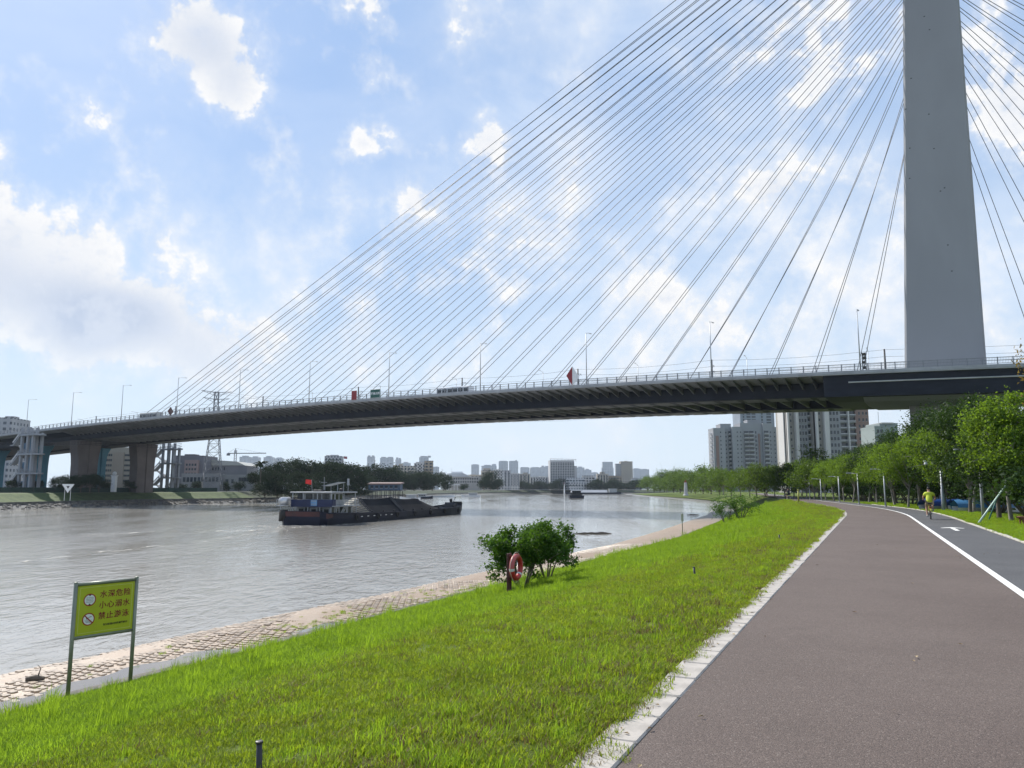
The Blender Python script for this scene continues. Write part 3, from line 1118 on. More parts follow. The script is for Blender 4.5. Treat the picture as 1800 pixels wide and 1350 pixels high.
diamond(53.3, 'red and white diamond navigation mark on the middle of the bridge railing', M_red, M_white, 1.0)
diamond(178.5, 'small brownish diamond navigation mark near the far end of the bridge railing', mat('faded red', (0.10, 0.05, 0.05), 0.7, 0.2, 2.0), mat('faded brown', (0.13, 0.09, 0.085), 0.7, 0.2, 2.0), 0.62)
# cluttered equipment column by the pylon
t = thing('equipment_post', 'cluttered dark equipment post standing at the railing left of the pylon', 'post', BZ(-0.6, 1.2, 0.1), FACE)
mb = MB()
for x in (-0.3, 0.3):
    for y in (-0.25, 0.25):
        mb.bar((x, y, 0), (x * 0.9, y * 0.9, 3.2), 0.08)
for k in range(6):
    z = 0.2 + k * 0.5
    mb.bar((-0.3, -0.25, z), (0.3, -0.25, z + 0.5), 0.06); mb.bar((0.3, 0.25, z), (-0.3, 0.25, z + 0.5), 0.06); mb.bar((-0.3, 0.25, z), (-0.3, -0.25, z + 0.5), 0.06)
mb.build('lattice', M_mast, t)
mb = MB()
for z, x in ((0.6, 0.05), (1.5, -0.08), (2.3, 0.1), (2.9, -0.02)):
    mb.bbox((x, -0.05, z), (0.55, 0.5, 0.45), 0.05)
mb.build('cabinet', mat('weathered box', (0.06, 0.055, 0.045), 0.8, 0.4, 3.0), t)
# vehicles whose roofs show over the railing
M_glassdark = mat('vehicle glass', (0.02, 0.025, 0.03), 0.08, 0.1, 1.0)
M_tyre = mat('tyre rubber', (0.02, 0.02, 0.02), 0.85, 0.2, 6.0)
def bus(s, o, L, H, m, label):
    t = thing('bus', label, 'bus', BZ(s, o, 0.15), B_ROT)
    mb = MB(); mb.prism([(-1.2, 0.45), (1.2, 0.45), (1.25, 1.4), (1.2, H - 0.3), (1.0, H), (-1.0, H), (-1.2, H - 0.3), (-1.25, 1.4)], -L / 2, L / 2, lambda a, b, c: (c, a, b)); mb.build('body', m, t)
    for sg in (-1, 1):
        n = int(L / 1.5)
        for k in range(n):
            mb = MB(); mb.box((-L / 2 + (k + 0.5) * L / n, sg * 1.245, H * 0.64), (L / n - 0.2, 0.03, 0.9)); mb.build('window', M_glassdark, t)
        for x in (-L * 0.3, L * 0.32):
            mb = MB(); mb.tube([(x, sg * 0.95, 0.48), (x, sg * 1.22, 0.48)], 0.48, 14); mb.build('wheel', M_tyre, t)
    mb = MB(); mb.box((L / 2 + 0.01, 0, H * 0.62), (0.03, 2.1, 1.1)); mb.build('windscreen', M_glassdark, t)
bus(88, 9, 9.0, 2.55, M_white, 'white bus on the bridge just right of the green name board')
bus(200, 9, 8.0, 2.9, mat('grey lorry paint', (0.36, 0.37, 0.36), 0.5, 0.1, 1.0), 'grey bus on the far end of the bridge behind the railing')

# ------------------------------------------------------------------ foliage building
def leaf_mesh(name, P, size, m, tone, aspect=0.5, up=0.3, fold=0.12, seed=0, droop=0.0):
    """many small folded leaf faces at points P, as one mesh with a per-leaf tone"""
    r = np.random.default_rng(seed)
    N = len(P)
    nrm = r.normal(size=(N, 3)); nrm[:, 2] += up * 2
    nrm /= np.linalg.norm(nrm, axis=1)[:, None]
    a = r.normal(size=(N, 3)); a[:, 2] -= droop
    a -= nrm * (a * nrm).sum(1)[:, None]
    a /= np.linalg.norm(a, axis=1)[:, None] + 1e-9
    b = np.cross(nrm, a)
    size = np.asarray(size).reshape(-1, 1) * np.ones((N, 1))
    L, Wd = size, size * aspect
    V = np.empty((N, 4, 3))
    V[:, 0] = P - a * L * 0.5
    V[:, 1] = P + b * Wd * 0.5 + nrm * L * fold - a * L * 0.05
    V[:, 2] = P + a * L * 0.5
    V[:, 3] = P - b * Wd * 0.5 + nrm * L * fold - a * L * 0.05
    me = bpy.data.meshes.new(name)
    me.vertices.add(N * 4)
    me.vertices.foreach_set('co', V.reshape(-1))
    me.loops.add(N * 4)
    me.loops.foreach_set('vertex_index', np.arange(N * 4, dtype=np.int32))
    me.polygons.add(N)
    me.polygons.foreach_set('loop_start', np.arange(0, N * 4, 4, dtype=np.int32))
    me.polygons.foreach_set('loop_total', np.full(N, 4, dtype=np.int32))
    at_ = me.attributes.new('tone', 'FLOAT', 'FACE')
    at_.data.foreach_set('value', np.clip(tone, 0, 1).astype(np.float32))
    me.materials.append(m)
    me.update(calc_edges=True)
    return me
M_bark = mat('bark', (0.115, 0.095, 0.075), 0.9, 0.3, 3.0, 0.6, 14.0, stretch=(1, 1, 0.3))
M_barkpale = mat('pale bark', (0.22, 0.20, 0.175), 0.9, 0.3, 3.0, 0.6, 14.0, stretch=(1, 1, 0.3))
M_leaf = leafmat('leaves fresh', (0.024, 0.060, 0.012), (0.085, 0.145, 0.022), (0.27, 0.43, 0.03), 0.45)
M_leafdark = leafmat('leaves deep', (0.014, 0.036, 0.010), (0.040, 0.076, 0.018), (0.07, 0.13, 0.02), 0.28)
M_leaffar = leafmat('leaves far', (0.012, 0.025, 0.013), (0.034, 0.055, 0.022), (0.03, 0.055, 0.015), 0.16, 0.8)
M_leafgrn = leafmat('leaves far green', (0.030, 0.062, 0.012), (0.095, 0.145, 0.024), (0.17, 0.28, 0.025), 0.40)
M_shrub = leafmat('shrub leaves', (0.020, 0.062, 0.012), (0.062, 0.135, 0.022), (0.13, 0.27, 0.02), 0.35, 0.6)

def make_tree(name, seed, h, cw, th, nleaf, lsize, m, bark, lobes=9, flat=0.8, trunk_r=0.14, multi=1, shell=0.55, aspect=0.5):
    """tapered trunk(s) with limbs, and a crown of leaf clumps spread through uneven lobes"""
    r = np.random.default_rng(seed)
    tb = MB()
    cz = th + (h - th) * 0.5
    cent = []
    for k in range(lobes):
        a = 2 * math.pi * (k * 0.618 + r.uniform(-0.08, 0.08))
        lev = r.uniform(-0.75, 0.9)
        rad = cw * 0.5 * math.sqrt(max(0.05, 1 - lev * lev * 0.8)) * r.uniform(0.45, 0.78)
        cent.append((np.array([math.cos(a) * rad, math.sin(a) * rad, cz + lev * (h - th) * 0.36]), r.uniform(0.22, 0.36) * cw))
    cent.append((np.array([r.normal(0, cw * 0.06), r.normal(0, cw * 0.06), h - 0.2 * cw]), 0.24 * cw))
    for mI in range(multi):
        off = Vector((r.normal(0, 0.25), r.normal(0, 0.25), 0)) if multi > 1 else Vector((0, 0, 0))
        p0 = off * 0.5
        bendv = Vector((r.normal(0, 0.08), r.normal(0, 0.08), 0)) * th
        p1 = p0 + bendv * 0.5 + Vector((0, 0, th * 0.55)) + off * 0.3
        p2 = p0 + bendv + Vector((0, 0, th)) + off * 0.8
        tr = trunk_r / math.sqrt(multi)
        tb.tube([p0 - Vector((0, 0, 0.15)), p0 + Vector((0, 0, 0.12)), p1, p2], [tr * 1.5, tr * 1.1, tr * 0.85, tr * 0.7], 8)
        for k, (c, rr) in enumerate(cent):
            if multi > 1 and k % multi != mI:
                continue
            c = Vector(c)
            s0 = p2 if k % 3 else p1.lerp(p2, 0.6)
            mid = s0.lerp(c, 0.5) + Vector((r.normal(0, 0.06), r.normal(0, 0.06), 0.08)) * cw * 0.4
            tb.tube([s0, mid, c], [tr * 0.5, tr * 0.32, tr * 0.12], 6, cap=False)
            for _ in range(2):
                e = c + Vector(tuple(r.normal(size=3))) * rr * 0.6
                tb.tube([mid.lerp(c, 0.6), e], [tr * 0.18, tr * 0.06], 4, cap=False)
    P, tone, base = [], [], []
    ncl = 16
    per = max(3, nleaf // (len(cent) * ncl))
    for (c, rr) in cent:
        lt = r.uniform(0.0, 0.35)
        for _ in range(ncl):
            d = r.normal(size=3); d /= np.linalg.norm(d)
            d[2] = d[2] * flat
            q = c + d * rr * r.uniform(shell, 1.05)
            ct = lt + r.uniform(0.0, 0.45)
            pts = q + r.normal(size=(per, 3)) * rr * np.array([0.22, 0.22, 0.16])
            P.append(pts)
            tone.append(np.clip(ct + r.normal(0, 0.16, per), 0, 1))
    P = np.concatenate(P); tone = np.concatenate(tone)
    keep = P[:, 2] > th * 0.55
    P, tone = P[keep], tone[keep]
    sz = lsize * r.uniform(0.65, 1.3, len(P))
    return tb.mesh('trunk', bark, True), leaf_mesh('crown', P, sz, m, tone, aspect, 0.35, 0.12, seed + 1)

NEAR = [make_tree('n', 21 + k, 7.4, 5.4, 2.3, 13500, 0.19, M_leaf, M_barkpale, lobes=10, trunk_r=0.13, multi=1) for k in range(3)]
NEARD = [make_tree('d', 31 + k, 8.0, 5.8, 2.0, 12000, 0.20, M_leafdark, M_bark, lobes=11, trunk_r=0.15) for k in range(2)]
MID = [make_tree('m', 41 + k, 7.0, 6.4, 1.2, 5200, 0.30, M_leafgrn, M_barkpale, lobes=10, trunk_r=0.13) for k in range(3)]
FARD = [make_tree('f', 51 + k, 11.0, 10.5, 2.2, 3600, 0.62, M_leaffar, M_bark, lobes=12, trunk_r=0.3, flat=0.75) for k in range(4)]
FARL = [make_tree('l', 91 + k, 11.0, 13.0, 1.0, 3600, 0.75, M_leaffar, M_bark, lobes=13, trunk_r=0.3, flat=0.85) for k in range(3)]
FARG = [make_tree('g', 61 + k, 9.0, 11.0, 0.7, 4200, 0.55, M_leafgrn, M_bark, lobes=11, trunk_r=0.25, flat=0.75) for k in range(3)]

def plant_tree(proto, loc, label, group=None, h=1.0, w=None, name='tree', rz=None):
    t = thing(name, label, 'tree', loc, random.uniform(0, 6.28) if rz is None else rz, group)
    t.scale = ((w or h), (w or h), h)
    link('trunk', proto[0], t)
    link('crown', proto[1], t)
    return t

# ------------------------------------------------------------------ row of trees right of the path
# (photo x of the trunk, photo y of its foot, height in metres, kind)
ROW = [(1778, 917, 688, 0), (1757, 913, 708, 3), (1706, 902, 722, 4), (1712, 901, 740, 1), (1664, 897, 748, 2), (1618, 892, 762, 0), (1597, 893, 768, 1), (1573, 889, 776, 2), (1542, 885, 785, 0),
       (1528, 883, 790, 1), (1500, 882.5, 798, 2), (1484, 881, 802, 0), (1466, 880, 806, 1), (1452, 879, 810, 2)]
ALLN = NEAR + NEARD
desc = ['broad leafy', 'dark leafed', 'forked dark trunked', 'slender', 'bushy', 'light green', 'thin stemmed', 'upright', 'rounded', 'loose crowned', 'dense crowned', 'fresh green', 'spreading', 'distant small']
for i, (px, py, pt_, kd) in enumerate(ROW):
    p = atz(px, py, 0.03)
    hh = at(px, pt_, p.y).z * 0.97
    pr = ALLN[kd]
    plant_tree(pr, p, '%s roadside tree, %s from the right in the row beside the cycle lane' % (desc[i], ORD[i]), 'trees in the row beside the cycle lane', hh / 7.4, hh / 7.4 * random.uniform(0.9, 1.05), 'roadside_tree')
# taller trees and bushes behind that row
BACK = [(1668, 884, 7.9, 3, 62), (1620, 882, 7.5, 4, 70), (1735, 888, 7.3, 3, 55), (1795, 890, 7.3, 4, 54), (1575, 880, 7.3, 3, 82), (1540, 879, 7.0, 4, 92), (1508, 878, 6.7, 3, 104), (1480, 877, 6.4, 4, 116)]
for i, (px, py, hh, kd, Y) in enumerate(BACK):
    p = at(px, 870, Y); p.z = -0.05
    plant_tree(ALLN[kd], p, 'tall dark green tree behind the roadside row, %s from the pylon side' % ORD[i], 'tall trees behind the roadside row', hh / 8.0, hh / 7.2, 'background_tree')
# undergrowth: clipped dark bushes under the row, each on its own
def make_bush(seed, w, h, n, ls, m, stems=5):
    r = np.random.default_rng(seed)
    tb = MB()
    cs = []
    for k in range(stems):
        a = 2 * math.pi * k / stems + r.uniform(-0.4, 0.4)
        e = np.array([math.cos(a) * w * 0.3, math.sin(a) * w * 0.3, h * r.uniform(0.55, 0.8)])
        tb.tube([(e[0] * 0.12, e[1] * 0.12, -0.05), tuple(e * np.array([0.6, 0.6, 0.5])), tuple(e)], [0.035 * w / 2, 0.026 * w / 2, 0.01], 5)
        cs.append(e)
        for _ in range(3):
            f = e + r.normal(size=3) * np.array([w * 0.16, w * 0.16, h * 0.12])
            tb.tube([tuple(e * np.array([0.6, 0.6, 0.5])), tuple(f)], [0.014, 0.006], 4)
            cs.append(f)
    P, tone = [], []
    per = n // (len(cs) * 4)
    for c in cs:
        for _ in range(4):
            q = c + r.normal(size=3) * np.array([w * 0.11, w * 0.11, h * 0.10])
            P.append(q + r.normal(size=(per, 3)) * np.array([w, w, h]) * 0.055)
            tone.append(np.clip(r.uniform(0.1, 0.7) + r.normal(0, 0.18, per), 0, 1))
    P = np.concatenate(P); tone = np.concatenate(tone)
    keep = P[:, 2] > h * 0.12
    P, tone = P[keep], tone[keep]
    return tb.mesh('stems', M_bark, True), leaf_mesh('foliage', P, ls * r.uniform(0.7, 1.3, len(P)), m, tone, 0.5, 0.4, 0.12, seed)
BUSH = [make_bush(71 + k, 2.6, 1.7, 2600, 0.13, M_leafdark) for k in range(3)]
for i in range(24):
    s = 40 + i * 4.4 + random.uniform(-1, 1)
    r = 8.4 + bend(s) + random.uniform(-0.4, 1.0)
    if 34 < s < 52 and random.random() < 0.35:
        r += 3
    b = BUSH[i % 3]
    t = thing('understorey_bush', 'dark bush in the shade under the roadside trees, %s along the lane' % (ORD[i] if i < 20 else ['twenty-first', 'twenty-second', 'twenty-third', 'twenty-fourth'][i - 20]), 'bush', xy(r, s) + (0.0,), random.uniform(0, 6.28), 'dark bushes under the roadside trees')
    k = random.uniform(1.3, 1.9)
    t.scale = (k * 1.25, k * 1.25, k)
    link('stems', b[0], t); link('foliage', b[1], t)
# trees along the bend, where the path turns out of sight, and on the point beyond
MIDT = [(1432, 878.5, 6.2, 120, 1), (1418, 877, 5.6, 140, 0), (1396, 875, 6.8, 165, 2), (1380, 874.5, 6.4, 150, 1), (1362, 873, 6.6, 172, 0), (1345, 872, 6.8, 180, 2), (1330, 872, 7.2, 178, 1), (1318, 872, 6.4, 190, 0), (1302, 871, 7.0, 200, 1), (1286, 871, 6.2, 215, 2), (1272, 870, 7.6, 240, 0), (1410, 876, 8.6, 190, 1), (1440, 878, 9.0, 150, 2)]
for i, (px, py, hh, Y, kd) in enumerate(MIDT):
    p = at(px, py, Y); p.z = 0.0
    plant_tree(MID[kd], p, 'small green park tree at the bend of the path, %s from its right end' % ORD[i], 'park trees at the bend of the path', hh / 7.0, hh / 7.0 * random.uniform(1.0, 1.2), 'park_tree')
PT = [(1265, 300, 9, 0), (1250, 330, 10, 1), (1236, 350, 8, 2), (1222, 380, 9.5, 0), (1208, 400, 8.0, 1), (1196, 430, 9.5, 2), (1184, 470, 10, 0), (1172, 500, 8.5, 1), (1160, 540, 9, 2), (1150, 580, 10.5, 0), (1139, 620, 12, 1), (1245, 410, 13, 2), (1215, 460, 13, 1), (1190, 560, 15, 0), (1168, 600, 15, 2)]
for i, (px, Y, hh, kd) in enumerate(PT):
    p = at(px, 866, Y); p.z = -0.3
    plant_tree(FARG[kd], p, 'green tree on the far point of the near bank, %s from its right end' % ORD[i], 'trees on the far point', hh / 9.0, hh / 9.0, 'riverside_tree')

# ------------------------------------------------------------------ shrubs on the grass slope
def place_shrub(px, py, pxw, pxh, seed, n, ls, label, stems=5):
    p = hit(px, py)
    k = ppm(p)
    st, fo = make_bush(seed, pxw / k * 1.1, pxh / k, n, ls, M_shrub, stems)
    t = thing('shrub', label, 'shrub', p, seed * 1.3, 'leafy shrubs on the grass slope')
    link('stems', st, t); link('foliage', fo, t)
    return p
sp = place_shrub(918, 1037, 104, 106, 83, 9500, 0.105, 'leafy green shrub on the slope right behind the red lifebuoy', 6)
place_shrub(962, 1020, 84, 100, 84, 7400, 0.105, 'leafy green shrub on the slope just right of the lifebuoy shrub', 5)
place_shrub(1276, 921, 46, 42, 85, 2600, 0.13, 'smaller of the two leafy shrubs far along the slope by the river bend', 4)
place_shrub(1302, 914, 58, 46, 86, 3000, 0.13, 'larger of the two leafy shrubs far along the slope by the river bend', 5)

# ------------------------------------------------------------------ grass
def tuft(seed, n, h, rad, wd, lean, m):
    r = np.random.default_rng(seed)
    N = n
    a = r.uniform(0, 2 * math.pi, N)
    d = rad * np.sqrt(r.uniform(0, 1, N))
    base = np.stack([np.cos(a) * d, np.sin(a) * d, np.full(N, -0.01)], 1)
    hh = h * r.uniform(0.5, 1.15, N)
    th = r.uniform(0, 2 * math.pi, N)
    ln = lean * r.uniform(0.2, 1.0, N) * hh
    dirx = np.stack([np.cos(th), np.sin(th), np.zeros(N)], 1)
    side = np.stack([-np.sin(th), np.cos(th), np.zeros(N)], 1) * (wd * r.uniform(0.6, 1.2, N))[:, None] * 0.5
    mid = base + dirx * (ln * 0.35)[:, None] + np.array([0, 0, 1]) * (hh * 0.6)[:, None]
    tip = base + dirx * ln[:, None] + np.array([0, 0, 1]) * hh[:, None]
    V = np.stack([base - side, base + side, mid + side * 0.8, mid - side * 0.8, tip], 1).reshape(-1, 3)
    fs = []
    for i in range(N):
        o = i * 5
        fs += [(o, o + 1, o + 2, o + 3), (o + 3, o + 2, o + 4)]
    me = bpy.data.meshes.new('tuft')
    me.from_pydata(V.tolist(), [], fs)
    at_ = me.attributes.new('tone', 'FLOAT', 'FACE')
    at_.data.foreach_set('value', np.repeat(r.uniform(0, 1, N), 2).astype(np.float32))
    me.materials.append(m)
    return me
M_grass = leafmat('grass lush', (0.100, 0.172, 0.014), (0.205, 0.300, 0.026), (0.38, 0.58, 0.03), 0.45, 0.6, 2.0)
M_grassy = leafmat('grass coarse', (0.085, 0.125, 0.012), (0.250, 0.305, 0.030), (0.38, 0.50, 0.025), 0.42, 0.6, 1.6)
M_grassdry = leafmat('grass dry', (0.10, 0.075, 0.035), (0.22, 0.17, 0.075), (0.25, 0.19, 0.06), 0.3, 0.6)
tcol = bpy.data.collections.new('tufts')
protos = []
for k in range(3):
    protos.append(('a%d' % k, tuft(101 + k, 52, 0.108, 0.13, 0.0072, 0.9, M_grass)))
for k in range(3):
    protos.append(('b%d' % k, tuft(111 + k, 40, 0.070, 0.12, 0.010, 1.3, M_grassy)))
protos.append(('c0', tuft(121, 26, 0.07, 0.12, 0.008, 1.3, M_grassdry)))
protos.append(('d0', tuft(122, 30, 0.30, 0.10, 0.010, 0.6, M_grass)))
for nm, me in protos:
    tcol.objects.link(bpy.data.objects.new('tuft_' + nm, me))
pts, scl, idx, nz = [], [], [], []
def sow(s0, s1, dens, sc):
    A = (s1 - s0) * 14.6
    n = int(A * dens)
    for _ in range(n):
        s = random.uniform(s0, s1)
        top, b = KERB_L + bend(s), rb(s)
        f = random.random()
        r = top + 0.03 - (top - b - 0.22) * f
        q = min(1, max(0, (top - r) / (top - b)))
        x, y = xy(r, s)
        # coarse weeds near the path, lush lawn lower down; the border wanders
        lim = 0.40 + 0.16 * mnoise.noise(Vector((x * 0.2, y * 0.2, 0))) + (0.06 if s > 40 else 0) - (0.0 if s < 14 else min(0.16, (s - 14) * 0.012))
        u = random.random()
        wob = mnoise.noise(Vector((x * 0.55, y * 0.55, 7.0)))
        if q > lim + random.uniform(-0.06, 0.06):
            k = random.randrange(3)
            if u < 0.015:
                k = 7
        else:
            k = 3 + random.randrange(3)
            if u < 0.07 + 0.24 * max(0, wob):
                k = 6
            if q < 0.10 and u < 0.30:
                k = 6
            if u > 0.93:
                k = random.randrange(3)
        z = slope_z(q) + 0.03 * mnoise.noise(Vector((r * 0.25, s * 0.25, 1.0)))
        pts.append((x, y, z)); idx.append(k)
        scl.append(sc * random.uniform(0.7, 1.25) * (1.0 + 0.35 * wob))
sow(2.0, 9.0, 120, 0.95)
sow(9.0, 22.0, 62, 1.1)
sow(22.0, 45.0, 26, 1.45)
sow(45.0, 75.0, 12, 1.9)
sow(75.0, 130.0, 5, 2.4)
# verge on the far side of the cycle lane
for _ in range(9000):
    s = random.uniform(12, 100)
    r = 4.18 + bend(s) + abs(random.gauss(0, 1.6))
    pts.append(xy(r, s) + (0.03,)); idx.append(random.choice([0, 1, 2, 3, 4, 5, 5, 4])); scl.append(random.uniform(0.8, 1.7))
# weeds creeping over kerb joints and out of the apron
for (s, r, n, sc) in ((3.55, -1.50, 14, 0.8), (3.8, -1.52, 9, 0.8), (4.75, -1.52, 6, 0.7), (6.1, -1.68, 8, 0.8), (7.6, -1.68, 6, 0.7), (9.2, -1.67, 8, 0.7), (11.3, -1.68, 7, 0.7)):
    for _ in range(n):
        pts.append(xy(r + random.gauss(0, 0.05), s + random.gauss(0, 0.07)) + (0.0,)); idx.append(random.choice([3, 4, 6])); scl.append(sc * random.uniform(0.6, 1.1))
for _ in range(520):
    s = 3.0 + 40 * random.random() ** 1.6
    r = -1.725 + random.gauss(0, 0.028) + (0.10 if random.random() < 0.12 else 0)
    pts.append(xy(r + bend(s), s) + (0.0,)); idx.append(random.choice([3, 4, 5, 6, 6])); scl.append(random.uniform(0.5, 1.0))
for _ in range(520):
    s = random.gauss(27, 5.5)
    r = -17.2 - abs(random.gauss(0, 1.3)) - 0.02 * (s - 20)
    q = (rb(s) - r) / (rb(s) - rw(s))
    if q < 0.75:
        pts.append(xy(r, s) + (apron_z(q),)); idx.append(random.choice([0, 1, 4, 6, 6])); scl.append(random.uniform(0.5, 1.0))
for s in np.arange(9, 60, 0.16):
    if random.random() < 0.5:
        pts.append(xy(rb(s) + random.uniform(0.14, 0.32), s) + (-2.98,)); idx.append(random.choice([0, 1, 2, 6, 7])); scl.append(random.uniform(0.6, 1.1))
gm = bpy.data.meshes.new('grass')
gm.from_pydata(pts, [], [])
a1 = gm.attributes.new('pick', 'INT', 'POINT'); a1.data.foreach_set('value', np.array(idx, dtype=np.int32))
a2 = gm.attributes.new('size', 'FLOAT', 'POINT'); a2.data.foreach_set('value', np.array(scl, dtype=np.float32))
grass = link('grass', gm)
stuff(tag(grass, 'bright green grass covering the bank slope and the verge beside the path', 'grass'))
gt = bpy.data.node_groups.new('grass tufts', 'GeometryNodeTree')
gt.interface.new_socket('Geometry', in_out='INPUT', socket_type='NodeSocketGeometry')
gt.interface.new_socket('Geometry', in_out='OUTPUT', socket_type='NodeSocketGeometry')
G = NT(gt)
gi, go = G.node('NodeGroupInput'), G.node('NodeGroupOutput')
m2p = G.node('GeometryNodeMeshToPoints')
iop = G.node('GeometryNodeInstanceOnPoints')
ci = G.node('GeometryNodeCollectionInfo')
ci.inputs[0].default_value = tcol
ci.inputs[1].default_value = True
ci.inputs[2].default_value = True
na = G.node('GeometryNodeInputNamedAttribute'); na.data_type = 'INT'; na.inputs[0].default_value = 'pick'
nb = G.node('GeometryNodeInputNamedAttribute'); nb.data_type = 'FLOAT'; nb.inputs[0].default_value = 'size'
rv = G.node('FunctionNodeRandomValue'); rv.data_type = 'FLOAT_VECTOR'
rv.inputs[0].default_value = (-0.12, -0.12, 0); rv.inputs[1].default_value = (0.12, 0.12, 6.283)
G.l.new(gi.outputs[0], m2p.inputs[0]); G.l.new(m2p.outputs[0], iop.inputs['Points'])
G.l.new(ci.outputs[0], iop.inputs['Instance'])
iop.inputs['Pick Instance'].default_value = True
G.l.new(na.outputs[0], iop.inputs['Instance Index'])
G.l.new(rv.outputs[0], iop.inputs['Rotation'])
G.l.new(nb.outputs[0], iop.inputs['Scale'])
G.l.new(iop.outputs[0], go.inputs[0])
md = grass.modifiers.new('tufts', 'NODES')
md.node_group = gt

# ------------------------------------------------------------------ blocks laid on the apron, and rain water lying on them
M_block = mat('paving block', (0.42, 0.325, 0.235), 0.3, 0.32, 2.6, 0.3, 30, coord='Object')
paving = struct(link('block_paving', None))
def block_mesh():
    mb = MB()
    pr = [(-0.115, -0.06), (-0.058, -0.098), (0.0, -0.07), (0.058, -0.098), (0.115, -0.06), (0.115, 0.06), (0.058, 0.098), (0.0, 0.07), (-0.058, 0.098), (-0.115, 0.06)]
    n = len(pr)
    vs = [(x, y, -0.05) for x, y in pr] + [(x, y, 0.022) for x, y in pr] + [(x * 0.9, y * 0.9, 0.032) for x, y in pr]
    fs = []
    for k in (0, n):
        for i in range(n):
            j = (i + 1) % n
            fs.append((k + i, k + j, k + n + j, k + n + i))
    fs.append(tuple(range(2 * n, 3 * n)))
    mb.add(vs, fs)
    return mb
bmsh = block_mesh().mesh('block', M_block)
bv = np.array(block_mesh().v); bf = block_mesh().f
rest = MB()
cand = []
s = 9.0
row = 0
while s < 68:
    w0, w1 = rb(s) - 0.58, rw(s) + 0.1
    nr = int((w0 - w1) / 0.31)
    for k in range(nr):
        r = w0 - (k + (0.5 if row % 2 else 0.0)) * 0.31
        q = (rb(s) - r) / (rb(s) - rw(s))
        x, y = xy(r, s)
        bury = mnoise.noise(Vector((r * 0.5, s * 0.22, 9.0)))
        z = apron_z(q) + apron_bump(r, s) + random.gauss(0, 0.008) - max(0, bury - 0.05) * 0.12 - (0.012 if s > 30 else 0)
        if random.random() < 0.03:
            continue
        cand.append((x * x + y * y, x, y, z))
    s += 0.27
    row += 1
vis = [c for c in cand if -0.70 < c[1] / c[2] < 0.75]
vis.sort()
for i, (d2, x, y, z) in enumerate(vis):
    a = -PA + random.gauss(0, 0.05)
    if i < 300:
        link('block', bmsh, paving, (x, y, z), a)
    else:
        ca, sa = math.cos(a), math.sin(a)
        rest.add(bv @ np.array([[ca, sa, 0], [-sa, ca, 0], [0, 0, 1]]) + np.array([x, y, z]), bf)
stuff(rest.build('block_field', M_block, paving))
M_puddle = water_mat('puddle water', (0.16, 0.14, 0.12), False)
def puddle(s0, s1, off, wd, z, seed):
    mb = MB()
    n = 40
    L, Rr = [], []
    for k in range(n + 1):
        f = k / n
        s = s0 + (s1 - s0) * f
        env = math.sin(math.pi * f) ** 0.5
        a = rb(s) - 0.38 - off * (0.6 + 0.6 * mnoise.noise(Vector((s * 0.5, seed, 0))))
        b = a - wd * env * (0.75 + 0.5 * mnoise.noise(Vector((s * 0.6, seed, 4.0))))
        L.append(xy(a, s) + (z,)); Rr.append(xy(b, s) + (z,))
    mb.grid([[l, r_] for l, r_ in zip(L, Rr)])
    struct(mb.build('puddle', M_puddle))
puddle(8.0, 20.5, 0.0, 2.7, -3.205, 1.0)
puddle(20.3, 25.0, 0.25, 2.2, -3.208, 2.0)
# a near tree whose trunk stands just outside the picture; its drooping outer twigs reach into the right edge
p = Vector((16.6, 19.5, 0.03))
rN = np.random.default_rng(5)
t = thing('near_tree', 'reddish brown leafed tree whose outer twigs hang into the right edge by the bridge', 'tree', p)
tb = MB(); tb.tube([(0, 0, -0.2), (0.05, 0.1, 2.4), (-0.1, 0.1, 4.2)], [0.16, 0.12, 0.08], 8)
tw = []
for k in range(26):
    a = rN.uniform(0, 6.28)
    e = Vector((math.cos(a) * rN.uniform(0.6, 1.5), math.sin(a) * rN.uniform(0.6, 1.5), rN.uniform(3.2, 6.2)))
    tw.append(e)
tip = at(1796, 640, 19.2) - p
tw += [tip, tip + Vector((0.05, 0.1, 0.35)), tip + Vector((0.06, 0, -0.4)), tip + Vector((0.12, 0, -0.75))]
for e in tw:
    tb.tube([(-0.05, 0.1, 3.4), Vector((-0.05, 0.1, 3.6)).lerp(e, 0.55) + Vector((0, 0, 0.25)), e], [0.04, 0.02, 0.006], 5)
tb.build('trunk', M_barkpale, t, smooth=True)
P = np.concatenate([np.array(e) + rN.normal(size=(60 if i < 26 else 26, 3)) * (np.array([0.3, 0.3, 0.25]) if i < 26 else np.array([0.06, 0.1, 0.14])) for i, e in enumerate(tw)])
M_leafbrown = leafmat('leaves turning', (0.06, 0.05, 0.02), (0.20, 0.13, 0.035), (0.34, 0.24, 0.04), 0.4)
link('crown', leaf_mesh('crown', P, 0.085 * rN.uniform(0.7, 1.3, len(P)), M_leafbrown, rN.uniform(0, 1, len(P)), 0.5, 0.2, 0.12, 9, 1.0), t)

# ------------------------------------------------------------------ warning sign at the foot of the slope
M_signpost = mat('sign frame steel', (0.20, 0.215, 0.16), 0.4, 0.12, 3.0, metal=0.35)
M_signface = mat('sign yellow', (0.40, 0.44, 0.02), 0.42, 0.05, 2.0)
M_signborder = mat('sign border', (0.50, 0.54, 0.12), 0.45, 0.05, 2.0)
M_signred = mat('lettering red', (0.20, 0.008, 0.02), 0.5, 0.1, 4.0)
M_ring = mat('pictogram ring red', (0.30, 0.01, 0.015), 0.5, 0.1, 4.0)
M_black = mat('print black', (0.012, 0.012, 0.014), 0.5, 0.1, 4.0)
M_signwhite = mat('print white', (0.70, 0.72, 0.74), 0.45, 0.05, 4.0)
p1, p2 = atz(117, 1250, -2.98), atz(227, 1226, -2.98)
mid = (p1 + p2) / 2
wd = (p2 - p1).xy.length
sang = math.atan2(p2.y - p1.y, p2.x - p1.x)
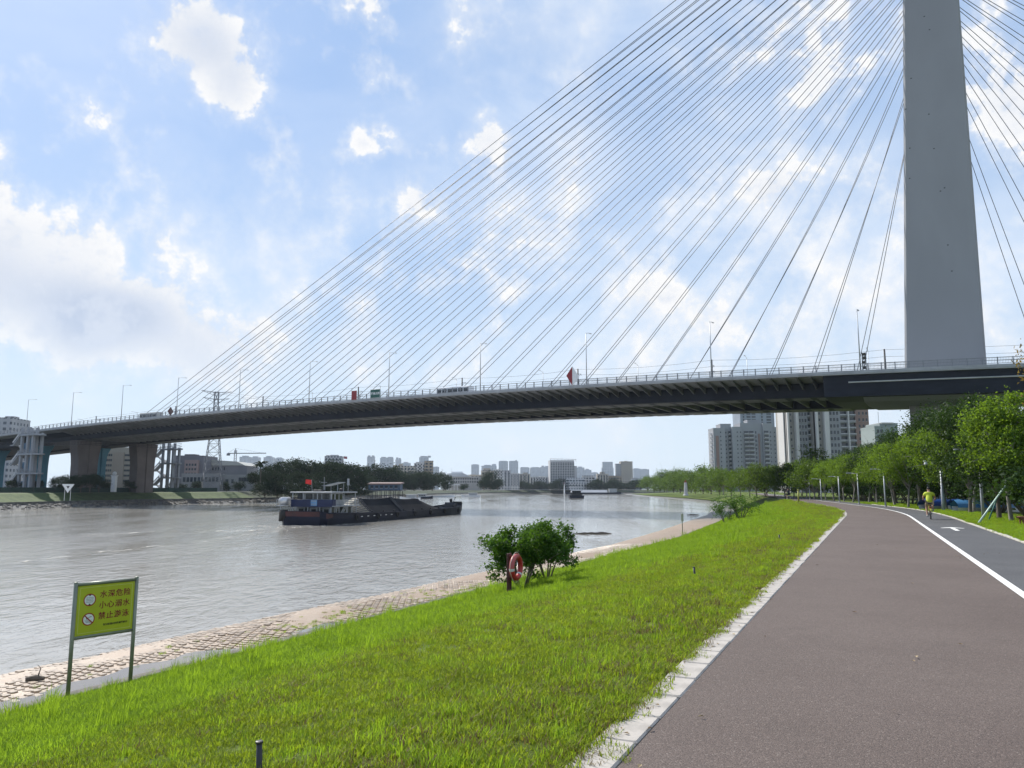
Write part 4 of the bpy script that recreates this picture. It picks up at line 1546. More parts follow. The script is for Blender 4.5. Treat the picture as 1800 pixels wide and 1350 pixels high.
hgt = 221 / ppm(p1)
t = thing('warning_sign', 'yellow river warning sign on two steel posts at the foot of the slope', 'sign', (mid.x, mid.y, min(p1.z, p2.z)), sang)
pz = 0.45 * hgt
for sx in (-1, 1):
    mb = MB(); mb.tube([(sx * wd / 2, 0, -0.3), (sx * wd / 2, 0, hgt - 0.015)], 0.042, 12); mb.lathe([(0.042, 0), (0.044, 0.006), (0.03, 0.02)], (sx * wd / 2, 0, hgt - 0.02), 12)
    mb.build('post', M_signpost, t, smooth=True)
for z in (hgt - 0.06, hgt * 0.555):
    mb = MB(); mb.tube([(-wd / 2, 0, z), (wd / 2, 0, z)], 0.036, 12); mb.build('cross_rail', M_signpost, t, smooth=True)
ph = hgt - 0.06 - hgt * 0.555 - 0.07
pc = (hgt - 0.06 + hgt * 0.555) / 2
panel = None
mb = MB(); mb.box((0, 0, pc), (wd - 0.085, 0.02, ph)); panel = mb.build('panel', M_signface, t)
pw = wd - 0.085
mb = MB()
bw = 0.014
for x0, x1, z0, z1 in ((-pw / 2 + .045, pw / 2 - .045, ph / 2 - .05, ph / 2 - .05 + bw), (-pw / 2 + .045, pw / 2 - .045, -ph / 2 + .04, -ph / 2 + .04 + bw), (-pw / 2 + .045, -pw / 2 + .045 + bw, -ph / 2 + .04 + bw, ph / 2 - .05), (pw / 2 - .045 - bw, pw / 2 - .045, -ph / 2 + .04 + bw, ph / 2 - .05)):
    mb.box(((x0 + x1) / 2, -0.0112, pc + (z0 + z1) / 2), (x1 - x0, 0.002, z1 - z0))
mb.build('border', M_signborder, panel)
k = pw / 1.2
lines = [('水深危险', 0.285), ('小心溺水', 0.065), ('禁止游泳', -0.155)]
for row, (txt, zz) in enumerate(lines):
    for c in range(4):
        me = text_mesh(txt[c], 0.158 * k, 0.0008, 0.0022)
        me.materials.append(M_signred)
        link('lettering', me, panel, ((-0.065 + 0.168 * c) * k - 0.004 * row, -0.0118, pc + zz * ph), rot=(R(90), 0, 0))
me = text_mesh('桂城街道水利所温馨提示', 0.047 * k, 0.0008, 0.0012); me.materials.append(M_black)
link('lettering', me, panel, (0.225 * k, -0.0118, pc - 0.335 * ph), rot=(R(90), 0, 0))
def disc(mb, cx, cz, r, y, n=36, r0=0.0):
    vs, fs = [], []
    for i in range(n):
        a = 2 * math.pi * i / n
        vs.append((cx + r * math.cos(a), y, cz + r * math.sin(a)))
    if r0:
        for i in range(n):
            a = 2 * math.pi * i / n
            vs.append((cx + r0 * math.cos(a), y, cz + r0 * math.sin(a)))
        for i in range(n):
            j = (i + 1) % n
            fs.append((i, j, n + j, n + i))
    else:
        fs.append(tuple(range(n)))
    mb.add(vs, fs)
cx = -0.345 * k
for kk, cz in enumerate((pc + 0.205 * ph, pc - 0.185 * ph)):
    rr = 0.128 * k
    mb = MB(); disc(mb, cx, cz, rr * 0.9, -0.0114); pd = mb.build('pictogram_disc', M_signwhite, panel)
    mb = MB(); disc(mb, cx, cz, rr, -0.0126, 40, rr * 0.83)
    if kk == 1:
        a = R(-45)
        d = Vector((math.cos(a), 0, math.sin(a))); nn = Vector((-d.z, 0, d.x))
        c0 = Vector((cx, -0.0127, cz))
        mb.add([c0 - d * rr * 0.86 - nn * 0.012, c0 + d * rr * 0.86 - nn * 0.012, c0 + d * rr * 0.86 + nn * 0.012, c0 - d * rr * 0.86 + nn * 0.012], [(0, 1, 2, 3)])
    mb.build('pictogram_ring', M_ring, panel)
    mb = MB()
    if kk == 0:
        for row in range(4):
            z0 = cz + (0.045 - row * 0.03) * k
            pts = [(cx + (-0.075 + 0.15 * i / 24) * k, z0 + 0.006 * k * math.sin(i * 1.55)) for i in range(25)]
            for (xa, za), (xb, zb) in zip(pts[:-1], pts[1:]):
                mb.add([(xa, -0.0121, za - .0035), (xb, -0.0121, zb - .0035), (xb, -0.0121, zb + .0035), (xa, -0.0121, za + .0035)], [(0, 1, 2, 3)])
        for sg in (1, -1):
            mb.add([(cx - 0.03 * k, -0.0121, cz + sg * rr * 0.83), (cx + 0.03 * k, -0.0121, cz + sg * rr * 0.83), (cx, -0.0121, cz + sg * rr * 0.55)], [(0, 1, 2) if sg < 0 else (0, 2, 1)])
    else:
        disc(mb, cx - 0.035 * k, cz + 0.015 * k, 0.014 * k, -0.0121, 14)
        pts = [(-0.02, 0.0), (0.005, 0.035), (0.03, 0.045), (0.06, 0.045)]
        for (xa, za), (xb, zb) in zip(pts[:-1], pts[1:]):
            mb.add([(cx + xa * k, -0.0121, cz + za * k - .006), (cx + xb * k, -0.0121, cz + zb * k - .006), (cx + xb * k, -0.0121, cz + zb * k + .006), (cx + xa * k, -0.0121, cz + za * k + .006)], [(0, 1, 2, 3)])
        for row in range(3):
            z0 = cz + (-0.022 - row * 0.022) * k
            L = 0.075 - 0.012 * row
            pts = [(cx + (-L + 2 * L * i / 20) * k, z0 + 0.005 * k * math.sin(i * 1.6)) for i in range(21)]
            for (xa, za), (xb, zb) in zip(pts[:-1], pts[1:]):
                mb.add([(xa, -0.0121, za - .003), (xb, -0.0121, zb - .003), (xb, -0.0121, zb + .003), (xa, -0.0121, za + .003)], [(0, 1, 2, 3)])
    mb.build('pictogram', M_black, panel)

# ------------------------------------------------------------------ lifebuoy on its post
p = hit(895, 1046)
kp = ppm(p)
M_postred = mat('post dark red', (0.075, 0.020, 0.020), 0.6, 0.2, 5.0)
M_buoy = mat('buoy red', (0.38, 0.026, 0.028), 0.4, 0.1, 3.0)
M_buoypink = mat('buoy faded', (0.42, 0.08, 0.08), 0.45, 0.1, 3.0)
M_tape = mat('reflective tape', (0.55, 0.55, 0.55), 0.3, 0.05, 3.0)
M_rope = mat('rope', (0.45, 0.40, 0.33), 0.9, 0.15, 20.0)
M_plate = mat('instruction plate green', (0.012, 0.055, 0.045), 0.5, 0.1, 3.0)
FA = math.atan2(-p.x, p.y)
t = thing('lifebuoy_post', 'dark red lifebuoy post with a small dark notice plate on the grass slope', 'post', p, R(66))
ph_ = 72 / kp
for x in (-0.07, 0.07):
    mb = MB(); mb.bbox((x, 0, ph_ / 2 - 0.1), (0.075, 0.06, ph_ + 0.2), 0.008); mb.build('upright', M_postred, t)
for z in (ph_ * 0.45, ph_ * 0.93):
    mb = MB(); mb.bbox((0, -0.045, z), (0.24, 0.03, 0.07), 0.006); mb.build('crosspiece', M_postred, t)
mb = MB(); mb.bbox((0.22, -0.075, ph_ * 0.82), (0.24, 0.02, ph_ * 0.3), 0.004); npl = mb.build('notice_plate', M_plate, t)
for r_ in range(4):
    mb = MB(); mb.box((0.22, -0.087, ph_ * (0.92 - 0.065 * r_)), (0.17, 0.003, 0.022)); mb.build('notice_line', mat('notice print', (0.25, 0.40, 0.40), 0.5, 0.1, 8.0), npl)
mb = MB(); mb.tube([(0.02, -0.06, ph_ * 0.87), (0.02, -0.22, ph_ * 0.87), (0.02, -0.25, ph_ * 0.93)], 0.014, 8); mb.build('hook', M_postred, t, smooth=True)
OD = 47 / kp
R0, r0 = OD / 2 * 0.8, OD / 2 * 0.2
bt = thing('lifebuoy', 'red lifebuoy ring hung on the dark red post beside the shrub', 'lifebuoy', (0, 0, 0), 0)
hook_w = Matrix.Translation(p) @ Matrix.Rotation(R(66), 4, 'Z') @ Vector((0.02, -0.20, ph_ * 0.87))
bt.location = hook_w - Vector((0, 0, R0 - r0 * 0.9))
bt.rotation_euler = (0, 0, R(66))
def torus_part(a0, a1, Rm, rm, n, k=12):
    mb = MB()
    vs, fs = [], []
    for i in range(n + 1):
        a = a0 + (a1 - a0) * i / n
        for j in range(k):
            b = 2 * math.pi * j / k
            q = Rm + rm * math.cos(b)
            vs.append((q * math.sin(a), rm * math.sin(b), q * math.cos(a)))
    for i in range(n):
        for j in range(k):
            jj = (j + 1) % k
            fs.append((i * k + j, i * k + jj, (i + 1) * k + jj, (i + 1) * k + j))
    mb.add(vs, fs)
    return mb
torus_part(R(12), R(258), R0, r0, 40).build('ring', M_buoy, bt, smooth=True)
torus_part(R(258), R(372), R0, r0, 22).build('faded_ring_segment', M_buoypink, bt, smooth=True)
for a in (135, 262):
    torus_part(R(a - 6), R(a + 6), R0, r0 * 1.035, 4).build('tape_band', M_tape, bt, smooth=True)
mb = MB()
for q in range(4):
    a0, a1 = R(45 + 90 * q), R(135 + 90 * q)
    pts = []
    for i in range(9):
        f = i / 8
        a = a0 + (a1 - a0) * f
        rr_ = R0 + r0 * (1.05 + 0.5 * math.sin(math.pi * f))
        pts.append((rr_ * math.sin(a), 0.0, rr_ * math.cos(a)))
    mb.tube(pts, 0.009, 6)
mb.build('grab_line', M_rope, bt, smooth=True)

# ------------------------------------------------------------------ small posts in the grass
def stub(px, py_base, py_top, wpx, label, m, lean=(0, 0)):
    p = hit(px, py_base)
    k = ppm(p)
    h = (py_base - py_top) / k
    w = wpx / k / 2
    t = thing('stub_post', label, 'post', p)
    mb = MB(); mb.tube([(0, 0, -0.15), (lean[0] * h, lean[1] * h, h * 0.93)], w * 0.85, 10); mb.build('shaft', m, t, smooth=True)
    mb = MB(); mb.lathe([(w * 0.9, 0), (w * 1.06, 0.005), (w * 1.06, h * 0.07), (w * 0.7, h * 0.085)], (lean[0] * h, lean[1] * h, h * 0.93), 10); mb.build('cap', m, t)
stub(457, 1368, 1306, 13, 'short black pipe post standing in the grass at the bottom edge of the picture', M_blackmetal, (-0.06, 0))
stub(1222, 1013, 997, 4.5, 'short black pipe post in the grass halfway up the slope', M_blackmetal, (-0.1, 0))
stub(1370, 949, 940, 3, 'tiny dark post in the grass near the kerb far along the slope', M_blackmetal)
stub(1404, 884, 861, 3.4, 'yellow green marker post at the top of the slope by the path', mat('marker yellow', (0.30, 0.28, 0.05), 0.6, 0.15, 3.0))
# level marker on the apron by the water
p = hit(1200, 943)
k = ppm(p)
t = thing('marker_post', 'slim marker post with a narrow pale plate at the edge of the paved apron', 'post', p)
mb = MB(); mb.tube([(0, 0, -0.2), (0, 0, 40 / k)], 0.045, 8); mb.build('pole', M_signpost, t, smooth=True)
mb = MB(); mb.bbox((0, -0.06, 33 / k), (4.2 / k, 0.03, 13 / k), 0.01); mb.build('plate', mat('plate pale', (0.33, 0.36, 0.27), 0.5, 0.1, 2.0), t)
# navigation beacon on the point
p = at(1206, 877, 330); p.z = -1.0
k = ppm(p)
t = thing('beacon_tower', 'small white beacon tower on the far point of the near bank', 'tower', p)
mb = MB(); mb.lathe([(1.3, 0), (1.1, 0.4), (0.85, 0.5), (0.62, 5.4), (0.62, 5.5)], (0, 0, 0), 14); mb.build('tower', mat('beacon grey white', (0.40, 0.40, 0.40), 0.7, 0.15, 0.6), t, smooth=False)
mb = MB(); mb.lathe([(0.8, 5.5), (0.8, 5.7)], (0, 0, 0), 14); mb.tube([(0, 0, 5.7), (0, 0, 6.5)], 0.22, 8); mb.build('lantern', M_red, t)
# leaf litter on the kerb and path, too scattered to count
mb = MB()
for _ in range(150):
    s = random.uniform(3.0, 26)
    r = random.choice([random.gauss(-1.6, 0.2), random.uniform(-1.5, 3.8), random.gauss(4.3, 0.4), random.gauss(-1.55, 0.1)])
    x, y = xy(r, s)
    a = random.uniform(0, 6.28)
    L = random.uniform(0.012, 0.045)
    w_ = L * random.uniform(0.25, 0.5)
    ca, sa = math.cos(a), math.sin(a)
    z = 0.018
    mb.add([(x - ca * L, y - sa * L, z), (x + sa * w_, y - ca * w_, z + 0.01), (x + ca * L, y + sa * L, z), (x - sa * w_, y + ca * w_, z + 0.008)], [(0, 1, 2, 3)])
stuff(tag(mb.build('leaf_litter', mat('dead leaf', (0.16, 0.09, 0.045), 0.8, 0.4, 1.5, col2=(0.35, 0.28, 0.16))), 'dry leaf scraps scattered over kerb and path', 'leaves'))

# ------------------------------------------------------------------ poles beside the cycle lane
def lane_lamp(px, py, ptop, label):
    p = atz(px, py, 0.02)
    h = (py - ptop) / ppm(p)
    sx, sy = xy(-1, 0)
    t = thing('path_lamp', label, 'street lamp', p, math.atan2(sy, sx), 'slim lamps along the cycle lane')
    mb = MB(); mb.tube([(0, 0, -0.1), (0, 0, h * 0.3), (0, 0, h)], [0.085, 0.075, 0.055], 10); mb.lathe([(0.14, 0), (0.14, 0.03), (0.09, 0.05)], (0, 0, 0), 10); mb.build('lamp_post', M_lamp, t, smooth=True)
    mb = MB(); mb.tube([(0, 0, h * 0.975), (0.55, 0, h)], 0.03, 8); mb.build('arm', M_lamp, t, smooth=True)
    mb = MB(); mb.bbox((0.85, 0, h + 0.01), (0.62, 0.2, 0.07), 0.02); mb.build('lantern', M_lamp, t)
lane_lamp(1729, 912, 790, 'slim lamp beside the leaning green prop poles, first from the right')
lane_lamp(1557, 890, 825, 'slim lamp among the roadside trees left of the cyclist')
lane_lamp(1510, 885, 832, 'second slim lamp left of the cyclist among the trees')
lane_lamp(1476, 882, 838, 'third slim lamp left of the cyclist, smaller with distance')
lane_lamp(1444, 880, 842, 'fourth slim lamp left of the cyclist, near the path bend')
lane_lamp(1424, 878, 845, 'farthest slim lamp, at the bend of the path')
# camera mast
M_camwhite = mat('camera housing', (0.62, 0.63, 0.62), 0.4, 0.05, 3.0)
p = atz(1659, 899, 0.02)
h = (899 - 808) / ppm(p)
d = Vector((ray(1625, 815).x / ray(1625, 815).y * p.y - p.x, 0))
t = thing('camera_mast', 'grey mast with two dome cameras on its arm, right of the cyclist', 'camera mast', p, math.atan2(0.12, -1))
mb = MB(); mb.tube([(0, 0, -0.1), (0, 0, h * 0.42), (0, 0, h * 0.43), (0, 0, h)], [0.12, 0.11, 0.085, 0.07], 12); mb.lathe([(0.2, 0), (0.2, 0.03), (0.13, 0.05)], (0, 0, 0), 12); mb.build('mast', M_lamp, t, smooth=True)
mb = MB(); mb.tube([(0, 0, h * 0.965), (1.15, 0, h * 0.965)], 0.035, 8); mb.build('arm', M_lamp, t, smooth=True)
for x in (0.45, 0.98):
    mb = MB(); mb.lathe([(0.10, 0.0), (0.13, 0.03), (0.13, 0.14), (0.05, 0.20)], (x, 0, h * 0.965 - 0.26), 12); cam_b = mb.build('dome_camera', M_camwhite, t, smooth=True)
    mb = MB(); mb.lathe([(0.02, -0.10), (0.09, -0.05), (0.105, 0.0)], (x, 0, h * 0.965 - 0.262), 12); mb.build('dome_glass', M_glassdark, cam_b, smooth=True)
mb = MB(); mb.bbox((-0.16, 0, h * 0.72), (0.2, 0.24, 0.4), 0.02); mb.build('control_box', M_camwhite, t)
mb = MB(); mb.bbox((0.14, 0, h * 0.86), (0.16, 0.2, 0.34), 0.02); mb.build('speaker_box', M_blackmetal, t)
p = atz(1634, 893, 0.02)
h = (893 - 812) / ppm(p)
t = thing('grey_pole', 'plain grey pole with a rounded cap just behind the cyclist', 'pole', p)
mb = MB(); mb.tube([(0, 0, -0.1), (0, 0, h)], [0.12, 0.09], 12); mb.build('shaft', M_lamp, t, smooth=True)
mb = MB(); mb.lathe([(0.09, 0), (0.12, 0.02), (0.1, 0.1), (0.02, 0.14)], (0, 0, h), 12); mb.build('cap', M_camwhite, t, smooth=True)
# prop poles tied to a young tree
M_propg = mat('prop pole green', (0.03, 0.16, 0.12), 0.5, 0.15, 3.0)
M_propw = mat('prop pole pale', (0.45, 0.58, 0.50), 0.45, 0.15, 3.0)
def pole_thing(a, b, r, m, label):
    t = thing('prop_pole', label, 'pole', a, 0, 'poles propping a roadside tree')
    mb = MB(); d = b - a; mb.tube([-0.02 * d, d], r, 8); mb.build('shaft', m, t, smooth=True)
    mb = MB(); mb.tube([d * 0.985, d * 1.01], r * 1.25, 8); mb.build('end_cap', M_blackmetal, t)
a = atz(1719, 921, 0.03); b = at(1769, 852, a.y + 1.0)
pole_thing(a, b, 0.045, M_propw, 'pale green prop pole leaning against the roadside tree at right')
a = atz(1737, 916, 0.03); b = at(1764, 848, a.y + 0.6)
pole_thing(a, b, 0.035, M_propg, 'dark green prop pole leaning behind the pale prop pole')
# bin
p = atz(1675, 898, 0.02)
t = thing('litter_bin', 'bright blue litter bin under the roadside trees', 'bin', p)
M_bin = mat('bin blue', (0.03, 0.22, 0.36), 0.45, 0.1, 3.0)
mb = MB(); mb.prism([(-0.2, -0.18), (0.2, -0.18), (0.2, 0.18), (-0.2, 0.18)], 0.0, 0.5); mb.v = [(x * (0.8 + 0.2 * min(1, z / 0.5)), y * (0.8 + 0.2 * min(1, z / 0.5)), z) for x, y, z in mb.v]; mb.build('body', M_bin, t)
mb = MB(); mb.bbox((0, 0, 0.54), (0.46, 0.42, 0.07), 0.015); mb.build('lid', M_bin, t)

# shed and blue covered boats behind the trees
M_shed = mat('shed wall', (0.20, 0.23, 0.31), 0.6, 0.06, 0.4)
M_shutter = mat('shutter tan', (0.30, 0.25, 0.16), 0.6, 0.1, 1.0)
q = at(1718, 880, 68)
t = thing('shed', 'pale blue grey shed with a tan shutter behind the roadside trees', 'shed', (q.x, q.y, 0), -PA * 0.5)
mb = MB(); mb.box((0.4, 3, 1.75), (4.6, 6, 3.5)); mb.build('wall', M_shed, t)
for k in range(9):
    mb = MB(); mb.box((-1.8 + k * 0.24, -0.03, 1.45), (0.2, 0.06, 2.1)); mb.build('shutter_slat', M_shutter, t)
mb = MB(); mb.prism([(-2.3, 3.5), (3.1, 3.5), (3.1, 3.65), (-2.3, 3.9)], -0.4, 6.4, lambda a, b, c: (a, c, b)); mb.build('roof', mat('shed roof', (0.25, 0.25, 0.26), 0.6, 0.1, 1.0), t)
M_tarp = mat('blue tarpaulin', (0.012, 0.05, 0.22), 0.4, 0.2, 1.2, 0.4, 5.0)
M_tarp2 = mat('light blue tarpaulin', (0.05, 0.17, 0.34), 0.5, 0.15, 1.2, 0.4, 5.0)
for i, (px, py, Y, m, lab, L) in enumerate(((1668, 886, 60, M_tarp, 'dark blue tarpaulin covered boat parked under the trees by the litter bin', 4.8), (1718, 890, 57, M_tarp, 'dark blue tarpaulin covered boat parked beside the shed', 4.0), (1738, 893, 54, M_tarp2, 'light blue tarpaulin covered boat parked under the trees at right', 4.6))):
    q = at(px, py, Y); q.z = 0.0
    t = thing('covered_boat', lab, 'boat', q, R(12 - 8 * i))
    mb = MB()
    rows = []
    for a in range(13):
        f = a / 12
        x = (f - 0.5) * L
        w = 0.75 * math.sin(math.pi * min(1, 0.15 + f * 0.95)) ** 0.6 + 0.05
        rows.append([(x, -w, 0.34), (x, -w * 0.95, 0.55), (x, -w * 0.5, 0.74), (x, 0, 0.86 + 0.05 * math.sin(a * 1.7)), (x, w * 0.5, 0.74), (x, w * 0.95, 0.55), (x, w, 0.34)])
    mb.grid(rows); mb.build('cover', m, t, smooth=True)
    mb = MB()
    rows = []
    for a in range(13):
        f = a / 12
        x = (f - 0.5) * L * 0.98
        w = 0.7 * math.sin(math.pi * min(1, 0.15 + f * 0.95)) ** 0.6 + 0.03
        rows.append([(x, -w, 0.42), (x, -w * 0.7, 0.05), (x, 0, 0.0), (x, w * 0.7, 0.05), (x, w, 0.42)])
    mb.grid(rows); mb.build('hull', M_white, t, smooth=True)

# ------------------------------------------------------------------ people and bicycles
def skin_body(name, joints, edges, radii, m, parent, root=0, sub=2):
    me = bpy.data.meshes.new(name)
    me.from_pydata([tuple(j) for j in joints], edges, [])
    o = bpy.data.objects.new(name, me)
    COL.objects.link(o)
    sk = o.modifiers.new('skin', 'SKIN')
    if not me.skin_vertices:
        bpy.context.view_layer.objects.active = o
    lay = me.skin_vertices[0].data
    for i, r in enumerate(radii):
        lay[i].radius = (r if hasattr(r, '__len__') else (r, r))
        lay[i].use_root = (i == root)
    sk.use_smooth_shade = True
    sb = o.modifiers.new('sub', 'SUBSURF'); sb.levels = sub; sb.render_levels = sub
    bpy.context.view_layer.update()
    dg = bpy.context.evaluated_depsgraph_get()
    me2 = bpy.data.meshes.new_from_object(o.evaluated_get(dg))
    bpy.data.objects.remove(o)
    me2.materials.clear(); me2.materials.append(m)
    me2.polygons.foreach_set('use_smooth', [True] * len(me2.polygons))
    return link(name, me2, parent)
M_skin = mat('skin', (0.40, 0.23, 0.155), 0.55, 0.06, 6.0)
M_hair = mat('dark hair', (0.012, 0.010, 0.009), 0.5, 0.2, 20.0)
M_shirt = mat('yellow green shirt', (0.46, 0.53, 0.035), 0.8, 0.08, 4.0, 0.3, 10.0)
M_short = mat('khaki shorts', (0.30, 0.24, 0.16), 0.85, 0.1, 5.0, 0.3, 12.0)
M_shoe = mat('pale shoes', (0.45, 0.42, 0.38), 0.7, 0.1, 8.0)
M_bike = mat('bicycle yellow', (0.52, 0.42, 0.10), 0.4, 0.08, 4.0)
M_chrome = mat('steel spokes', (0.45, 0.45, 0.45), 0.3, 0.1, 4.0, metal=0.8)
def bicycle(t, frame_m):
    """local frame: +y forward, z up, wheels on z=0"""
    Rw = 0.31
    for y in (-0.5, 0.52):
        mb = MB()
        vs, fs = [], []
        n, k = 28, 8
        for i in range(n):
            a = 2 * math.pi * i / n
            for j in range(k):
                b = 2 * math.pi * j / k
                q = Rw - 0.022 + 0.022 * math.cos(b)
                vs.append((0.022 * math.sin(b), y + q * math.cos(a), Rw + q * math.sin(a)))
        for i in range(n):
            for j in range(k):
                fs.append((i * k + j, ((i + 1) % n) * k + j, ((i + 1) % n) * k + (j + 1) % k, i * k + (j + 1) % k))
        mb.add(vs, fs)
        w = mb.build('wheel', M_tyre, t, smooth=True)
        mb = MB()
        for i in range(14):
            a = 2 * math.pi * i / 14
            mb.tube([(0, y, Rw), (0, y + (Rw - .04) * math.cos(a), Rw + (Rw - .04) * math.sin(a))], 0.004, 4)
        mb.tube([(-0.05, y, Rw), (0.05, y, Rw)], 0.03, 10)
        mb.build('spokes', M_chrome, w)
        mb = MB()
        rows = []
        for i in range(11):
            a = R(20 + 130 * i / 10) if y < 0 else R(30 + 110 * i / 10)
            rows.append([(dx, y + (Rw + 0.03) * math.cos(a), Rw + (Rw + 0.03) * math.sin(a)) for dx in (-0.04, 0, 0.04)])
        mb.grid(rows); mb.build('mudguard', frame_m, t)
    mb = MB()
    mb.tube([(0, -0.5, Rw), (0, -0.05, 0.30), (0, 0.40, 0.62)], 0.026, 8)
    mb.tube([(0, -0.05, 0.30), (0, -0.18, 0.78)], 0.022, 8)
    mb.tube([(0, -0.5, Rw), (0, -0.15, 0.62)], 0.016, 8)
    for sx in (-0.045, 0.045):
        mb.tube([(sx, 0.52, Rw), (sx, 0.44, 0.66), (0, 0.40, 0.80)], 0.014, 6)
    mb.tube([(0, 0.42, 0.62), (0, 0.37, 0.98)], 0.022, 8)
    mb.build('frame', frame_m, t, smooth=True)
    mb = MB(); mb.tube([(-0.29, 0.22, 1.02), (-0.14, 0.33, 1.0), (0, 0.37, 0.99), (0.14, 0.33, 1.0), (0.29, 0.22, 1.02)], 0.013, 8); mb.build('handlebar', M_blackmetal, t, smooth=True)
    mb = MB(); mb.prism([(-0.09, -0.32), (0.09, -0.32), (0.1, -0.22), (0.03, -0.04), (-0.03, -0.04), (-0.1, -0.22)], 0.80, 0.86); mb.tube([(0, -0.18, 0.6), (0, -0.2, 0.8)], 0.014, 8); mb.build('saddle', M_blackmetal, t)
    mb = MB(); mb.prism([(-0.12, 0.5), (0.12, 0.5), (0.15, 0.72), (-0.15, 0.72)], 0.74, 0.95); mb.build('basket', M_blackmetal, t)
    mb = MB(); mb.tube([(-0.07, -0.05, 0.30), (0.07, -0.05, 0.30)], 0.05, 10); mb.tube([(-0.08, -0.05, 0.30), (-0.08, 0.02, 0.16)], 0.012, 6); mb.tube([(0.08, -0.05, 0.30), (0.08, -0.12, 0.44)], 0.012, 6)
    mb.box((-0.13, 0.02, 0.15), (0.1, 0.08, 0.02)); mb.box((0.13, -0.12, 0.45), (0.1, 0.08, 0.02)); mb.build('crank', M_blackmetal, t)
    mb = MB(); mb.bbox((0, -0.76, 0.62), (0.12, 0.05, 0.08), 0.01); mb.build('rear_reflector', M_red, t)
def rider(p, rz, k, labb, labp, shirt, pants, hair, frame_m):
    t = thing('bicycle', labb, 'bicycle', p, rz); t.scale = (k,) * 3
    bicycle(t, frame_m)
    q = thing('person', labp, 'person', p, rz); q.scale = (k,) * 3
    J = [(0, -0.2, 0.93), (0, -0.15, 1.10), (0, -0.07, 1.30), (0, -0.03, 1.40), (0, 0.0, 1.48), (0, 0.02, 1.56), (0, 0.01, 1.66),
         (-0.19, -0.04, 1.37), (-0.30, 0.06, 1.15), (-0.28, 0.24, 1.05), (0.19, -0.04, 1.37), (0.30, 0.06, 1.15), (0.28, 0.24, 1.05),
         (-0.10, -0.16, 0.90), (-0.16, 0.22, 0.66), (-0.14, 0.05, 0.24), (-0.14, 0.02, 0.19), (-0.15, 0.17, 0.18),
         (0.10, -0.16, 0.90), (0.15, 0.24, 0.82), (0.14, -0.06, 0.55), (0.14, -0.12, 0.50), (0.15, 0.03, 0.48)]
    E = [(0, 1), (1, 2), (2, 3), (3, 4), (4, 5), (5, 6), (3, 7), (7, 8), (8, 9), (3, 10), (10, 11), (11, 12), (0, 13), (13, 14), (14, 15), (15, 16), (16, 17), (0, 18), (18, 19), (19, 20), (20, 21), (21, 22)]
    Rd = [(0.15, 0.12), (0.14, 0.11), (0.15, 0.11), (0.10, 0.08), 0.055, 0.085, 0.075, 0.065, 0.045, 0.035, 0.065, 0.045, 0.035, 0.095, 0.065, 0.04, 0.04, 0.03, 0.095, 0.065, 0.04, 0.04, 0.03]
    skin_body('body', J, E, Rd, M_skin, q)
    # shirt over the torso and upper arms
    Js = [(0, -0.235, 0.86), (0, -0.2, 0.98), (0, -0.15, 1.12), (0, -0.08, 1.29), (0, -0.04, 1.38), (0, -0.015, 1.425), (-0.18, -0.045, 1.37), (-0.265, 0.02, 1.22), (0.18, -0.045, 1.37), (0.265, 0.02, 1.22)]
    Es = [(0, 1), (1, 2), (2, 3), (3, 4), (4, 5), (4, 6), (6, 7), (4, 8), (8, 9)]
    Rs = [(0.185, 0.15), (0.185, 0.15), (0.18, 0.145), (0.19, 0.135), (0.14, 0.10), (0.075, 0.07), 0.10, 0.085, 0.10, 0.085]
    skin_body('shirt', Js, Es, Rs, shirt, q)
    Jp = [(0, -0.2, 0.90), (-0.10, -0.16, 0.89), (-0.145, 0.14, 0.71), (0.10, -0.16, 0.89), (0.14, 0.16, 0.83)]
    skin_body('shorts', Jp, [(0, 1), (1, 2), (0, 3), (3, 4)], [(0.165, 0.14), 0.12, 0.095, 0.12, 0.095], pants, q)
    skin_body('hair', [(0, -0.01, 1.57), (0, -0.005, 1.66), (0, 0.0, 1.71)], [(0, 1), (1, 2)], [0.083, 0.098, 0.07], hair, q)
    for j, (x, y, z) in enumerate(((-0.14, 0.06, 0.19), (0.14, -0.07, 0.49))):
        mb = MB(); mb.bbox((x, y + 0.02, z), (0.09, 0.25, 0.08), 0.03); mb.build('shoe', M_shoe, q)
    # fingers closed round the grips
    for sx in (-1, 1):
        mb = MB()
        for f in range(4):
            x = sx * (0.255 + 0.02 * f)
            mb.tube([(x, 0.205, 1.055), (x, 0.245, 1.06), (x, 0.262, 1.03), (x, 0.25, 1.0)], [0.011, 0.011, 0.010, 0.008], 6)
        mb.tube([(sx * 0.24, 0.215, 1.04), (sx * 0.235, 0.235, 1.005), (sx * 0.24, 0.25, 0.995)], [0.012, 0.011, 0.009], 6)
        mb.build('fingers', M_skin, q, smooth=True)
p = atz(1636, 912.5, 0.004)
rr_, ss_ = rs(p.x, p.y)
rider(p, -PA - 0.03, 1.0, 'yellow bicycle ridden away along the grey cycle lane', 'person in a yellow green shirt and khaki shorts cycling away on the lane', M_shirt, M_short, M_hair, M_bike)
M_darkcloth = mat('dark clothes', (0.02, 0.022, 0.028), 0.8, 0.2, 5.0)
p = atz(1386, 879.0, 0.004)
rider(p, R(10), 1.0, 'dark bicycle far along the path near the bend', 'person in dark clothes riding far along the path near the bend', M_darkcloth, M_darkcloth, M_hair, M_blackmetal)
